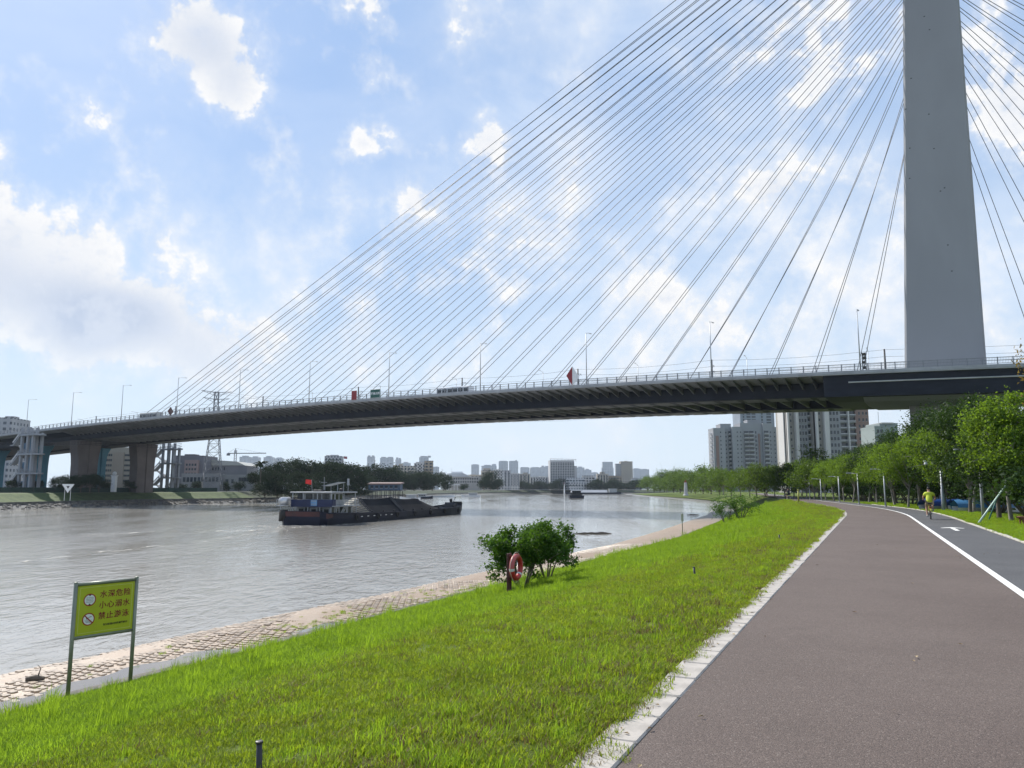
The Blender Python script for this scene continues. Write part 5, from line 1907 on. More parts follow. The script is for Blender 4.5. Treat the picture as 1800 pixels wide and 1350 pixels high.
def walker(p, rz, k, label, shirt, pants):
    q = thing('person', label, 'person', p, rz); q.scale = (k,) * 3
    J = [(0, 0, 0.95), (0, 0, 1.12), (0, 0.01, 1.32), (0, 0, 1.42), (0, 0.01, 1.50), (0, 0.02, 1.60), (0, 0.02, 1.69),
         (-0.18, 0, 1.39), (-0.23, -0.06, 1.12), (-0.22, 0.06, 0.88), (0.18, 0, 1.39), (0.23, 0.06, 1.12), (0.22, 0.16, 0.90),
         (-0.09, 0, 0.92), (-0.10, 0.14, 0.50), (-0.10, 0.10, 0.08), (-0.10, 0.24, 0.04), (0.09, 0, 0.92), (0.10, -0.06, 0.50), (0.10, -0.24, 0.10), (0.10, -0.12, 0.04)]
    E = [(0, 1), (1, 2), (2, 3), (3, 4), (4, 5), (5, 6), (3, 7), (7, 8), (8, 9), (3, 10), (10, 11), (11, 12), (0, 13), (13, 14), (14, 15), (15, 16), (0, 17), (17, 18), (18, 19), (19, 20)]
    Rd = [(0.14, 0.11), (0.13, 0.10), (0.15, 0.11), (0.09, 0.08), 0.055, 0.085, 0.085, 0.06, 0.045, 0.035, 0.06, 0.045, 0.035, 0.09, 0.06, 0.04, 0.03, 0.09, 0.06, 0.04, 0.03]
    skin_body('body', J, E, Rd, M_skin, q, sub=1)
    skin_body('shirt', [(0, 0, 0.92), (0, 0, 1.1), (0, 0.01, 1.32), (0, 0, 1.42), (-0.17, 0, 1.39), (-0.22, -0.04, 1.2), (0.17, 0, 1.39), (0.22, 0.04, 1.2)], [(0, 1), (1, 2), (2, 3), (3, 4), (4, 5), (3, 6), (6, 7)], [(0.165, 0.13), (0.155, 0.125), (0.17, 0.13), (0.1, 0.09), 0.08, 0.07, 0.08, 0.07], shirt, q, sub=1)
    skin_body('trousers', [(0, 0, 0.95), (-0.09, 0, 0.9), (-0.10, 0.14, 0.5), (-0.10, 0.10, 0.16), (0.09, 0, 0.9), (0.10, -0.06, 0.5), (0.10, -0.22, 0.17)], [(0, 1), (1, 2), (2, 3), (0, 4), (4, 5), (5, 6)], [(0.15, 0.12), 0.11, 0.08, 0.065, 0.11, 0.08, 0.065], pants, q, sub=1)
    skin_body('hair', [(0, 0.0, 1.60), (0, 0.0, 1.70)], [(0, 1)], [0.09, 0.095], M_hair, q, sub=1)
p = atz(1348, 872.6, 0.004)
walker(p, R(160), 0.95, 'person in a pale top and pinkish trousers walking far along the path', M_white, mat('pink cloth', (0.45, 0.22, 0.22), 0.8, 0.1, 4.0))
# small brown dog at the right edge, nose in the grass
M_fur = mat('brown fur', (0.20, 0.085, 0.05), 0.95, 0.35, 14.0, 0.8, 40.0)
p = atz(1797, 924, 0.03)
t = thing('dog', 'small reddish brown dog standing in the verge grass at the right edge', 'dog', p, R(25))
kd = 0.85
JD = [(0, 0, 0.36), (0.22, 0, 0.36), (0.40, 0, 0.36), (-0.12, 0, 0.42), (-0.22, 0, 0.46), (-0.32, 0, 0.43), (-0.02, -0.08, 0.30), (-0.02, -0.08, 0.14), (-0.03, -0.08, 0.0), (-0.02, 0.08, 0.30), (-0.02, 0.08, 0.14), (-0.03, 0.08, 0.0), (0.38, -0.08, 0.32), (0.34, -0.08, 0.22), (0.43, -0.08, 0.12), (0.40, -0.08, 0.0), (0.38, 0.08, 0.32), (0.34, 0.08, 0.22), (0.43, 0.08, 0.12), (0.40, 0.08, 0.0), (0.50, 0, 0.44), (0.56, 0, 0.54), (-0.20, -0.09, 0.44), (-0.20, 0.09, 0.44), (-0.20, -0.11, 0.36), (-0.20, 0.11, 0.36)]
ED = [(0, 1), (1, 2), (0, 3), (3, 4), (4, 5), (0, 6), (6, 7), (7, 8), (0, 9), (9, 10), (10, 11), (2, 12), (12, 13), (13, 14), (14, 15), (2, 16), (16, 17), (17, 18), (18, 19), (2, 20), (20, 21), (4, 22), (22, 24), (4, 23), (23, 25)]
RD = [0.13, 0.115, 0.10, 0.075, 0.085, 0.045, 0.055, 0.035, 0.035, 0.055, 0.035, 0.035, 0.07, 0.05, 0.03, 0.032, 0.07, 0.05, 0.03, 0.032, 0.03, 0.035, 0.04, 0.04, 0.035, 0.035]
b = skin_body('body', JD, ED, RD, M_fur, t); b.scale = (kd,) * 3
mb = MB(); mb.lathe([(0.01, -0.02), (0.02, 0.0), (0.01, 0.02)], (-0.37 * kd, 0, 0.44 * kd), 8)
for sy in (-0.045, 0.045):
    mb.lathe([(0.004, -0.012), (0.012, 0.0), (0.004, 0.012)], (-0.29 * kd, sy * kd, 0.495 * kd), 6)
mb.build('eyes_and_nose', M_blackmetal, t)

# ------------------------------------------------------------------ loaded river barge
PS_, PB_ = atz(576, 923.5, WATER), atz(829, 902.0, WATER)
BL = (PB_ - PS_).length
barge = thing('river_barge', 'long dark river barge with a two storey wheelhouse and covered cargo heap', 'barge', PS_, math.atan2(PB_.y - PS_.y, PB_.x - PS_.x))
# local frame: +x to the bow, near (starboard) side is at y=0, far side y=BWD, z=0 on the water
BWD = 7.7
M_hull = mat('hull dark blue', (0.007, 0.009, 0.022), 0.5, 0.3, 0.5, 0.2, 3.0, spec=0.2)
M_hullred = mat('hull dull red', (0.050, 0.010, 0.010), 0.55, 0.3, 0.6, 0.2, 3.0)
M_bargeblue = mat('wheelhouse blue', (0.006, 0.014, 0.060), 0.5, 0.2, 0.6)
M_bargewhite = mat('wheelhouse white', (0.30, 0.32, 0.34), 0.5, 0.15, 0.8)
M_deckgrey = mat('barge deck', (0.05, 0.05, 0.055), 0.7, 0.3, 1.0)
M_cargo = mat('cargo sheet', (0.012, 0.014, 0.019), 0.85, 0.3, 0.4, 0.5, 2.0, spec=0.08)
M_cargopale = mat('cargo sheet pale', (0.26, 0.235, 0.185), 0.8, 0.2, 0.5, 0.5, 3.0)
def hull_rows(inset=0.0):
    rows = []
    st = [(-0.8, 2.05, 0.8), (0.0, 1.75, 1.0), (BL * 0.25, 1.35, 1.0), (BL * 0.5, 1.25, 1.0), (BL * 0.8, 1.35, 1.0), (BL * 0.9, 1.55, 0.9), (BL * 0.965, 1.85, 0.62), (BL + 1.5, 2.25, 0.12)]
    for x, z, w in st:
        c, hw = BWD / 2, BWD / 2 * w
        bot = -0.6 if x < BL * 0.93 else (-0.6 + (x - BL * 0.93) * 0.5)
        rows.append([(x, c - hw, z), (x, c - hw, z * 0.45), (x, c - hw * 0.94, bot), (x, c + hw * 0.94, bot), (x, c + hw, z * 0.45), (x, c + hw, z)])
    return rows
mb = MB(); mb.grid(hull_rows())
mb.add(hull_rows()[0], [(0, 1, 2, 3, 4, 5)])
mb.build('hull', M_hull, barge)
mb = MB(); rr = hull_rows(); mb.grid([[(a[0][0], a[0][1] + 0.02, a[0][2] - 0.28), (a[5][0], a[5][1] - 0.02, a[5][2] - 0.28)] for a in rr]); mb.build('main_deck', M_deckgrey, barge)
mb = MB(); mb.grid([[(-0.84, 0.9 + 0.98 * k, 1.95 - 0.03 * math.sin(k)), (-0.84 + 0.06, 0.9 + 0.98 * k, 0.9)] for k in range(7)]); mb.grid([[(-0.8, 0.86, 1.93), (-0.78, 0.86, 0.9)], [(0.0, -0.03, 1.62), (0.0, -0.03, 0.95)], [(1.4, -0.03, 1.55), (1.4, -0.03, 1.1)]]); mb.build('red_strake', M_hullred, barge)
mb = MB(); mb.tube([(0, -0.06, 1.72), (BL * 0.25, -0.06, 1.36), (BL * 0.5, -0.06, 1.26), (BL * 0.8, -0.06, 1.36), (BL * 0.9, 0.42, 1.56)], 0.09, 6); mb.build('rubbing_strake', M_hull, barge)
for k in range(8):
    x = BL * (0.24 + 0.066 * k)
    mb = MB(); mb.lathe([(0.12, 0), (0.12, 0.45), (0.18, 0.5), (0.18, 0.6)], (x, 0.35, 1.1), 8); mb.build('bollard', M_blackmetal, barge)
M_fender = M_tyre
for k in range(7):
    x = BL * (0.14 + 0.12 * k)
    mb = MB()
    vs, fs = [], []
    for i in range(16):
        a = 2 * math.pi * i / 16
        for j in range(6):
            b = 2 * math.pi * j / 6
            q = 0.36 + 0.13 * math.cos(b)
            vs.append((x + q * math.cos(a), -0.16 + 0.13 * math.sin(b), 0.85 + q * math.sin(a)))
    for i in range(16):
        for j in range(6):
            fs.append((i * 6 + j, ((i + 1) % 16) * 6 + j, ((i + 1) % 16) * 6 + (j + 1) % 6, i * 6 + (j + 1) % 6))
    mb.add(vs, fs); mb.build('tyre_fender', M_fender, barge, smooth=True)
for k in range(6):
    x = BL * (0.17 + 0.035 * k)
    mb = MB(); mb.box((x, -0.02, 0.95), (0.55, 0.03, 0.09)); mb.build('draught_mark', M_white, barge)
# stern post with tyre roll
mb = MB(); mb.tube([(-0.5, BWD - 0.6, 0.9), (-0.5, BWD - 0.6, 2.2)], 0.6, 12); mb.tube([(-0.1, BWD - 0.1, 0.5), (-0.1, BWD - 0.1, 1.9)], 0.5, 12); mb.build('stern_fender', M_tyre, barge, smooth=True)
# accommodation: lower house, upper house, wheelhouse roof
H0 = 1.25
u = BL / 305.0          # metres of barge per photograph pixel, stern to bow
def X(px):
    """photo column along the near side -> distance from the stern (perspective allowed for)"""
    d = ray(px, 910)
    # intersect with the vertical plane of the near side
    a = Vector((PS_.x, PS_.y)); e = (Vector((PB_.x, PB_.y)) - a).normalized()
    # a + e*l = d.xy*t
    det = e.x * (-d.y) - e.y * (-d.x)
    l = ((-a.x) * (-d.y) - (-a.y) * (-d.x)) / det
    return l
def Zx(px, py):
    l = X(px)
    a = Vector((PS_.x, PS_.y)) + (Vector((PB_.x, PB_.y)) - Vector((PS_.x, PS_.y))).normalized() * l
    d = ray(px, py)
    return EYE + d.z * (a.y / d.y) - WATER
xa, xc, xd, xe = 1.9, X(586), X(613), X(630)
zf = Zx(600, 889.5)      # upper floor
zr = Zx(590, 865.5)      # roof
YH0, YH1 = 0.9, BWD - 1.1
mb = MB(); mb.box(((xa + xe) / 2, (YH0 + YH1) / 2, (H0 + zf) / 2 - 0.1), (xe - xa - 0.6, YH1 - YH0, zf - H0 + 0.2)); house = mb.build('lower_house', M_bargewhite, barge)
for k in range(5):
    x = xa + 0.9 + (xe - xa - 2.2) * k / 4
    mb = MB(); mb.box((x, YH0 - 0.01, H0 + (zf - H0) * (0.52 if k % 2 else 0.45)), (0.8, 0.06, (zf - H0) * (0.42 if k % 2 else 0.84))); mb.build('window' if k % 2 else 'door', M_glassdark, house)
for k in range(5):
    y = YH0 + 0.7 + (YH1 - YH0 - 1.4) * k / 4
    mb = MB(); mb.box((xa + 0.29, y, H0 + (zf - H0) * (0.45 if k % 2 else 0.52)), (0.06, 0.8, (zf - H0) * (0.84 if k % 2 else 0.42))); mb.build('door' if k % 2 else 'window', M_glassdark, house)
mb = MB(); mb.bbox(((xa + xe) / 2 - 0.1, (BWD - 0.5) / 2, zf), (xe - xa + 1.3, BWD - 0.5, 0.16), 0.04); mb.build('upper_deck', M_bargewhite, barge)
mb = MB(); mb.box(((xa + xd) / 2 + 0.3, BWD / 2 - 0.3, (zf + zr) / 2), (xd - xa - 0.6, BWD - 2.8, zr - zf - 0.16)); up = mb.build('upper_house', M_bargewhite, barge)
zw = zf + 0.48 * (zr - zf)
mb = MB(); mb.box((xa - 0.72, (BWD - 0.7) / 2 + 0.05, (zf + zw) / 2 - 0.05), (0.08, BWD - 0.75, zw - zf + 0.1)); mb.box((xa - 0.2, 0.06, (zf + zw) / 2 - 0.05), (0.95, 0.08, zw - zf + 0.1)); mb.build('blue_screen', M_bargeblue, barge)
mb = MB(); mb.box((xa - 0.78, 3.1, (zf + zw) / 2), (0.03, 1.05, (zw - zf) * 0.9)); npl = mb.build('number_board', mat('board light blue', (0.10, 0.26, 0.46), 0.5, 0.1, 1.0), barge)
mb = MB()
for j in range(2):
    for i in range(3):
        y_, z_ = 3.1 + 0.3 - 0.3 * i, (zf + zw) / 2 + (0.24 if j == 0 else -0.24)
        for (dy, dz, wy, wz) in ((0, 0.13, 0.22, 0.06), (0, -0.02, 0.2, 0.05), (0.08, 0.0, 0.05, 0.3), (-0.07, -0.06 * (i - 1), 0.05, 0.24)):
            mb.box((xa - 0.80, y_ + dy, z_ + dz), (0.01, wy, wz))
mb.build('lettering', M_bargewhite, npl)
for k in range(3):
    w = (xd - xa - 0.6) / 3
    mb = MB(); mb.box((xa + 0.6 + w * (k + 0.5), 1.08, zf + 0.64 * (zr - zf)), (w - 0.5, 0.06, (zr - zf) * 0.45)); mb.build('window', M_glassdark, up)
for k in range(4):
    mb = MB(); mb.box((xa + 0.58, 1.9 + 1.45 * k, zf + 0.70 * (zr - zf)), (0.06, 1.1, (zr - zf) * 0.40)); mb.build('window', M_glassdark, up)
mb = MB(); mb.bbox(((xa + X(627)) / 2 - 0.3, (BWD - 0.4) / 2, zr), (X(627) - xa + 1.0, BWD - 0.5, 0.2), 0.06); roof = mb.build('roof', M_bargewhite, barge)
def stanch(x, y, z0, z1):
    mb = MB(); mb.bar((x, y, z0), (x, y, z1), 0.1); mb.build('stanchion', M_bargewhite, barge)
for x in (xa - 0.6, X(590), X(606), X(626)):
    stanch(x, 0.25, zf, zr)
for y in (2.6, 5.0, BWD - 0.9):
    stanch(xa - 0.65, y, zf, zr)
for x in (xa - 0.6, X(594), X(612), X(629)):
    stanch(x, 0.3, H0, zf)
for y in (2.2, 4.2, 6.2, BWD - 0.9):
    stanch(xa - 0.6, y, H0, zf)
mb = MB()
for z in (0.35, 0.62, 0.9):
    mb.tube([(xa + 0.3, 0.1, zf + z), (xe, 0.1, zf + z), (xe, BWD - 0.6, zf + z)], 0.04, 5)
for k in range(7):
    x = xa + 0.4 + (xe - xa - 0.4) * k / 6
    mb.bar((x, 0.1, zf), (x, 0.1, zf + 0.95), 0.06)
mb.build('balcony_rail', M_bargewhite, barge)
mb = MB(); mb.bar((X(603), 0.6, H0 + 0.1), (X(611), 0.5, zf), 0.1); mb.bar((X(603) + 0.6, 0.6, H0 + 0.1), (X(611) + 0.6, 0.5, zf), 0.1)
for k in range(6):
    a = Vector((X(603), 0.6, H0 + 0.1)).lerp(Vector((X(611), 0.5, zf)), (k + 0.5) / 6); mb.bar(a, a + Vector((0.6, 0, 0)), 0.08)
mb.build('stair', M_bargewhite, barge)
# stern tank platform on the far side
yt = BWD + 0.1
mb = MB(); mb.tube([(xa - 2.0, yt, zf + 0.75), (xa - 0.2, yt, zf + 0.75)], 0.6, 14); mb.build('water_tank', mat('tank steel', (0.55, 0.55, 0.56), 0.3, 0.1, 1.0, metal=0.5), barge, smooth=True)
mb = MB(); mb.box((xa - 1.1, yt, zf + 0.08), (2.4, 1.5, 0.1))
for x in (xa - 2.2, xa - 0.2):
    mb.bar((x, yt, H0), (x, yt, zf + 0.1), 0.08); mb.bar((x, yt + 0.7, zf), (x, yt + 0.7, zf + 1.0), 0.06)
mb.bar((xa - 2.2, yt + 0.7, zf + 1.0), (xa, yt + 0.7, zf + 1.0), 0.06); mb.bar((xa - 2.2, yt + 0.7, zf + 0.55), (xa, yt + 0.7, zf + 0.55), 0.06)
mb.build('tank_platform', M_bargewhite, barge)
# roof gear
xm = 4.0
mb = MB()
mb.tube([(xm, 3.2, zr), (xm, 3.2, zr + 2.3)], [0.06, 0.03], 6); mb.tube([(xm, 2.7, zr + 1.5), (xm, 3.7, zr + 1.5)], 0.03, 5); mb.tube([(xm, 2.9, zr + 1.0), (xm, 3.6, zr + 1.0)], 0.03, 5)
mb.build('mast', M_bargewhite, barge)
mb = MB(); mb.tube([(3.0, 4.0, zr), (3.0, 4.0, zr + 1.4)], 0.03, 5); mb.tube([(xa + 4.2, 2, zr), (xa + 4.2, 2, zr + 0.8)], 0.04, 5); mb.bbox((xa + 4.6, 1.6, zr + 0.35), (0.5, 0.5, 0.5), 0.08); mb.bbox((3.2, 3.6, zr + 0.25), (1.0, 1.6, 0.28), 0.06); mb.build('roof_gear', M_blackmetal, barge)
mb = MB(); mb.tube([(3.0, 4.6, zr), (2.9, 4.7, zr + 1.9)], 0.03, 5); mb.build('flag_staff', M_bargewhite, barge)
mb = MB()
mb.grid([[(2.9 - 0.1 * math.sin(f * 5), 4.7 + 1.1 * f, zr + 1.85 + 0.1 * f), (2.9 - 0.1 * math.sin(f * 5 + 0.5), 4.7 + 1.1 * f, zr + 1.15 + 0.16 * f)] for f in np.linspace(0, 1, 9)])
mb.build('flag', mat('flag red', (0.62, 0.02, 0.015), 0.7, 0.1, 2.0), barge)
xp = X(627) - 4.2
mb = MB(); mb.prism([(1.0, zr + 1.5), (3.6, zr + 0.95), (3.62, zr + 1.01), (1.02, zr + 1.56)], xp, xp + 2.2, lambda a, b, c: (c, a, b)); mb.build('sun_panel', M_bargewhite, barge)
mb = MB()
for x in (xp + 0.2, xp + 2.0):
    mb.bar((x, 1.2, zr), (x, 1.2, zr + 1.45), 0.06); mb.bar((x, 3.4, zr), (x, 3.4, zr + 1.0), 0.06)
mb.build('panel_frame', M_bargewhite, barge)
mb = MB(); mb.bbox((xp + 3.4, 1.2, zr + 1.6), (0.1, 0.35, 1.0), 0.02); mb.bar((xp + 3.4, 1.2, zr + 0.1), (xp + 3.4, 1.2, zr + 1.2), 0.05); mb.build('signal_board', M_bargewhite, barge)
# cargo heap under sheets: hipped ridge, pale at the stern end with battens
x0, x1, x2, x3, x4 = X(634), X(660), X(714), X(762), X(797)
zb_ = 1.25
zt = [Zx(657, 877.0) + 0.1, Zx(712, 876.0) + 0.15, Zx(757, 878.0) + 0.15]
y0, y1, yc = 0.75, BWD - 0.75, BWD / 2
hp = 0.55
def heap(xs, zs_, name, m, nx=6):
    mb = MB()
    rows = []
    for i in range(nx + 1):
        f = i / nx
        x = xs[0] + (xs[1] - xs[0]) * f
        z = zs_[0] + (zs_[1] - zs_[0]) * f - 0.22 * math.sin(math.pi * f) * (1 if name == 'cargo_sheet' else 0.2)
        rows.append([(x + (0 if name != 'x' else 0), y0, zb_), (x, y0 + (yc - y0) * 0.5, zb_ + (z - zb_) * 0.52), (x, yc - 0.5, z), (x, yc + 0.5, z), (x, y1 - (y1 - yc) * 0.5, zb_ + (z - zb_) * 0.52), (x, y1, zb_)])
    mb.grid(rows)
    return mb.build(name, m, barge)
heap((x1, x2), (zt[0], zt[1]), 'cargo_sheet', M_cargo)
heap((x2 + 0.1, x3), (zt[1], zt[2]), 'cargo_sheet', M_cargo)
mb = MB()
rows = []
for i in range(8):
    f = i / 7
    rows.append([(x3 + (x4 - x3) * f, y0 + 1.2 * f, zb_), (x3 + (x4 - x3) * f, y0 + (yc - y0) * 0.5 + 0.4 * f, zb_ + (zt[2] - zb_) * 0.52 * (1 - f)), (x3 + (x4 - x3) * f, yc, zb_ + (zt[2] - zb_) * (1 - f) + 0.03), (x3 + (x4 - x3) * f, y1 - (y1 - yc) * 0.5, zb_ + (zt[2] - zb_) * 0.52 * (1 - f)), (x3 + (x4 - x3) * f, y1 - 1.2 * f, zb_)])
mb.grid(rows); mb.build('cargo_sheet', M_cargo, barge)
mb = MB()
rows = []
for i in range(9):
    f = i / 8
    z = zb_ + (zt[0] - zb_) * (0.30 + 0.70 * f)
    x = x0 + (x1 - x0) * f
    rows.append([(x, y0, zb_), (x, y0 + (yc - y0) * 0.5, zb_ + (z - zb_) * 0.55), (x, yc - 0.5, z), (x, yc + 0.5, z), (x, y1 - (y1 - yc) * 0.5, zb_ + (z - zb_) * 0.55), (x, y1, zb_)])
mb.grid(rows)
mb.add([rows[0][k] for k in range(6)], [(0, 1, 2, 3, 4, 5)])
pale = mb.build('pale_cargo_sheet', M_cargopale, barge)
for k in range(7):
    f = (k + 0.5) / 7
    mb = MB()
    a = Vector(rows[0][0]).lerp(Vector(rows[0][2]), f); b = Vector(rows[8][0]).lerp(Vector(rows[8][2]), f)
    mb.bar(a + Vector((0, -0.1, 0.1)), b + Vector((0, -0.1, 0.1)), 0.1); mb.build('batten', M_deckgrey, pale)
for xx, zz in ((x1, zt[0]), (x2, zt[1])):
    mb = MB(); mb.tube([(xx, y0 - 0.02, zb_), (xx, y0 + (yc - y0) * 0.5, zb_ + (zz - zb_) * 0.54 + 0.08), (xx, yc - 0.5, zz + 0.08)], 0.14, 6); mb.tube([(xx + 0.8, y0 - 0.02, zb_), (xx + 0.8, y0 + (yc - y0) * 0.5, zb_ + (zz - zb_) * 0.52 + 0.06), (xx + 0.8, yc - 0.5, zz + 0.05)], 0.1, 6); mb.build('sheet_seam', M_deckgrey, barge)
# bow gear
mb = MB(); mb.tube([(BL * 0.955, 2.6, 1.9), (BL * 0.955, 5.1, 1.9)], 0.5, 12); mb.bbox((BL * 0.94, 3.85, 1.6), (1.6, 2.6, 0.5), 0.08); mb.build('windlass', M_blackmetal, barge)
mb = MB(); mb.tube([(BL * 0.965, 3.85, 1.8), (BL * 0.955, 3.85, 3.0)], [0.3, 0.35], 8); mb.tube([(BL * 0.97, 3.85, 2.0), (BL * 1.0, 3.85, 3.4)], 0.07, 6); mb.build('anchor_davit', M_blackmetal, barge)
mb = MB(); mb.tube([(BL + 1.3, 2.9, 2.0), (BL + 1.3, 4.8, 2.0)], 0.5, 10); mb.build('bow_fender', M_tyre, barge)
mb = MB()
for px in (765.5, 769):
    mb.tube([(X(px), 5, Zx(px, 886)), (X(px), 5, Zx(px, 876))], 0.22, 6)
mb.build('vent_pipe', M_blackmetal, barge)

# second barge going away, seen from astern
p = atz(1014, 876, WATER)
t = thing('small_barge', 'small dark barge going away upriver, seen from astern', 'barge', p, R(88))
mb = MB(); mb.grid([[(x, -w, z), (x, -w * 0.95, -0.5), (x, w * 0.95, -0.5), (x, w, z)] for x, w, z in ((-2, 4.1, 1.7), (8, 4.3, 1.4), (22, 4.2, 1.4), (30, 2.0, 2.2))]); mb.add([(-2, -4.1, 1.7), (-2, -3.9, -.5), (-2, 3.9, -.5), (-2, 4.1, 1.7)], [(0, 1, 2, 3)]); mb.build('hull', M_hull, t)
mb = MB(); mb.box((4, 0, 2.1), (6.5, 6.2, 1.6)); mb.build('lower_house', M_deckgrey, t)
mb = MB(); mb.bbox((4, 0, 2.95), (8, 7.6, 0.18), 0.04); mb.bbox((4.2, 0, 4.35), (7, 6.6, 0.2), 0.04); mb.build('roof', M_hull, t)
mb = MB(); mb.box((4.4, 0, 3.65), (5.2, 5.0, 1.3)); up2 = mb.build('upper_house', M_deckgrey, t)
for k in range(4):
    mb = MB(); mb.box((1.78, -1.8 + 1.2 * k, 3.7), (0.06, 0.85, 0.7)); mb.build('window', M_glassdark, up2)
mb = MB(); mb.tube([(4, 0.5, 4.4), (4, 0.5, 6.2)], 0.06, 5); mb.build('mast', M_bargewhite, t)
# moored barge under the far shore, and a floating pontoon house
for i, (xa_, ya_, L, lab) in enumerate(((86, 830, 60, 'long pale covered barge moored under the trees of the far shore'),)):
    t = thing('moored_barge', lab, 'barge', (xa_ - 30, ya_, WATER), R(3))
    mb = MB(); mb.grid([[(x, -4, z), (x, -3.6, -0.4), (x, 3.6, -0.4), (x, 4, z)] for x, z in ((0, 2.4), (8, 1.8), (L - 8, 1.8), (L, 2.4))]); mb.build('hull', M_hull, t)
    mb = MB(); mb.prism([(-3.6, 1.7), (3.6, 1.7), (0.4, 4.4), (-0.4, 4.4)], 7, L - 14, lambda a, b, c: (c, a, b)); mb.build('cargo_sheet', mat('pale sheet', (0.45, 0.45, 0.46), 0.7, 0.1, 0.1), t)
    mb = MB(); mb.box((L - 8, 0, 3.6), (8, 6, 4.2)); mb.bbox((L - 8, 0, 5.8), (9, 7, 0.25), 0.05); mb.build('house', M_bargewhite, t)
# floating debris
for i, (px, py) in enumerate(((1045, 938), (1220, 905))):
    p = atz(px, py, WATER + 0.02)
    tg = thing('driftwood', ('dark driftwood raft floating right of the lifebuoy shrub', 'small dark driftwood piece floating near the river bend')[i], 'driftwood', p)
    mb = MB()
    for k in range(12 if i == 0 else 4):
        a, b = random.gauss(0, 0.9 if i == 0 else 0.4), random.gauss(0, 0.5)
        mb.tube([(a - 0.7, b, 0.0), (a + 0.1, b + random.gauss(0, 0.2), 0.08), (a + 0.8, b + random.gauss(0, 0.3), 0.02)], [0.05, 0.07, 0.03], 5)
    mb.build('branches', M_bark, tg)
# piece of tyre and twigs lying on the apron
p = hit(62, 1197)
t = thing('washed_up_log', 'short dark log washed up on the paved apron left of the warning sign', 'log', p, 0.3)
mb = MB(); mb.tube([(-0.22, 0, 0.05), (0, 0.02, 0.07), (0.2, -0.01, 0.05)], [0.06, 0.08, 0.05], 8); mb.build('log', M_bark, t)
mb = MB(); mb.tube([(0.05, 0, 0.1), (0.1, 0.02, 0.3), (0.02, 0.05, 0.38)], [0.02, 0.012, 0.006], 5); mb.build('twig', M_bark, t)
# wake: broken foam trailing from the stern
mf = bpy.data.materials.new('foam')
mf.use_nodes = True
T = NT(mf.node_tree)
bs = T.n['Principled BSDF']
bs.inputs['Base Color'].default_value = (0.62, 0.60, 0.55, 1)
bs.inputs['Roughness'].default_value = 0.6
v = T.node('ShaderNodeTexCoord').outputs['Object']
n1 = T.smooth(T.noise(T.mapping(v, rot=(0, 0, -0.3), scale=(1, 0.35, 1)), 1.1, 6, 0.7, 0.8), 0.50, 0.66)
n2 = T.smooth(T.noise(v, 0.12, 3, 0.5), 0.38, 0.6)
T.put(bs.inputs['Alpha'], T.math('MULTIPLY', T.math('MULTIPLY', n1, n2), 0.7))
mb = MB()
e = (Vector((PB_.x, PB_.y)) - Vector((PS_.x, PS_.y))).normalized()
sd = Vector((-e.y, e.x))
st = Vector((PS_.x, PS_.y))
for off, spread, L, w0 in ((0.0, -0.16, 62, 0.9), (BWD, 0.20, 70, 1.0), (BWD * 0.5, 0.02, 26, 3.6)):
    rows = []
    for k in range(30):
        f = k / 29
        c = st - e * (L * f) + sd * (off + spread * L * f + 0.5 * math.sin(f * 9 + off))
        w = w0 * (1 + 0.8 * f) * (1 - f * f)
        rows.append([(c.x + sd.x * w, c.y + sd.y * w, WATER + 0.03), (c.x - sd.x * w, c.y - sd.y * w, WATER + 0.03)])
    mb.grid(rows)
rows = []
for k in range(24):
    f = k / 23
    c = st + e * (BL * f) - sd * (0.25 + 0.5 * f * 0)
    w = 0.35 + 0.2 * math.sin(k)
    rows.append([(c.x, c.y, WATER + 0.03), (c.x - sd.x * w * 2, c.y - sd.y * w * 2, WATER + 0.03)])
mb.grid(rows)
stuff(tag(mb.build('wake', mf), 'thin broken foam of the wake trailing behind the big barge', 'foam'))

# ------------------------------------------------------------------ buildings
def facade(name, wall, glass, cw, rh, mort=0.35):
    """wall with rows of dark openings too far off to be built one by one"""
    m = bpy.data.materials.new(name)
    m.use_nodes = True
    T = NT(m.node_tree)
    bs = T.n['Principled BSDF']
    v = T.node('ShaderNodeTexCoord').outputs['Object']
    sp_ = T.node('ShaderNodeSeparateXYZ'); T.put(sp_.inputs[0], v)
    cb = T.node('ShaderNodeCombineXYZ')
    T.put(cb.inputs[0], T.math('ADD', sp_.outputs[0], sp_.outputs[1])); T.put(cb.inputs[1], sp_.outputs[2])
    br = T.node('ShaderNodeTexBrick')
    br.offset = 0.0
    T.put(br.inputs['Vector'], cb.outputs[0])
    br.inputs['Scale'].default_value = 1.0
    br.inputs['Brick Width'].default_value = cw
    br.inputs['Row Height'].default_value = rh
    br.inputs['Mortar Size'].default_value = rh * mort * 0.5
    br.inputs['Mortar Smooth'].default_value = 0.1
    br.inputs['Color1'].default_value = tuple(glass) + (1,)
    br.inputs['Color2'].default_value = tuple(x * 1.8 for x in glass) + (1,)
    n1 = T.smooth(T.noise(v, 0.08, 4, 0.6), 0.3, 0.7, 0.85, 1.12)
    w = T.mix(1.0, tuple(wall) + (1,), n1, 'MULTIPLY')
    T.put(br.inputs['Mortar'], w)
    geo = T.node('ShaderNodeNewGeometry')
    sn = T.node('ShaderNodeSeparateXYZ'); T.put(sn.inputs[0], geo.outputs['Normal'])
    top = T.smooth(sn.outputs[2], 0.5, 0.6)
    T.put(bs.inputs['Base Color'], T.mix(top, br.outputs[0], w))
    bs.inputs['Roughness'].default_value = 0.6
    return m
GREY, BEIGE, PALE, TAN, PINK = (0.36, 0.37, 0.39), (0.42, 0.38, 0.32), (0.50, 0.50, 0.50), (0.33, 0.27, 0.20), (0.42, 0.33, 0.31)
DARKG = (0.06, 0.07, 0.085)
FA = {}
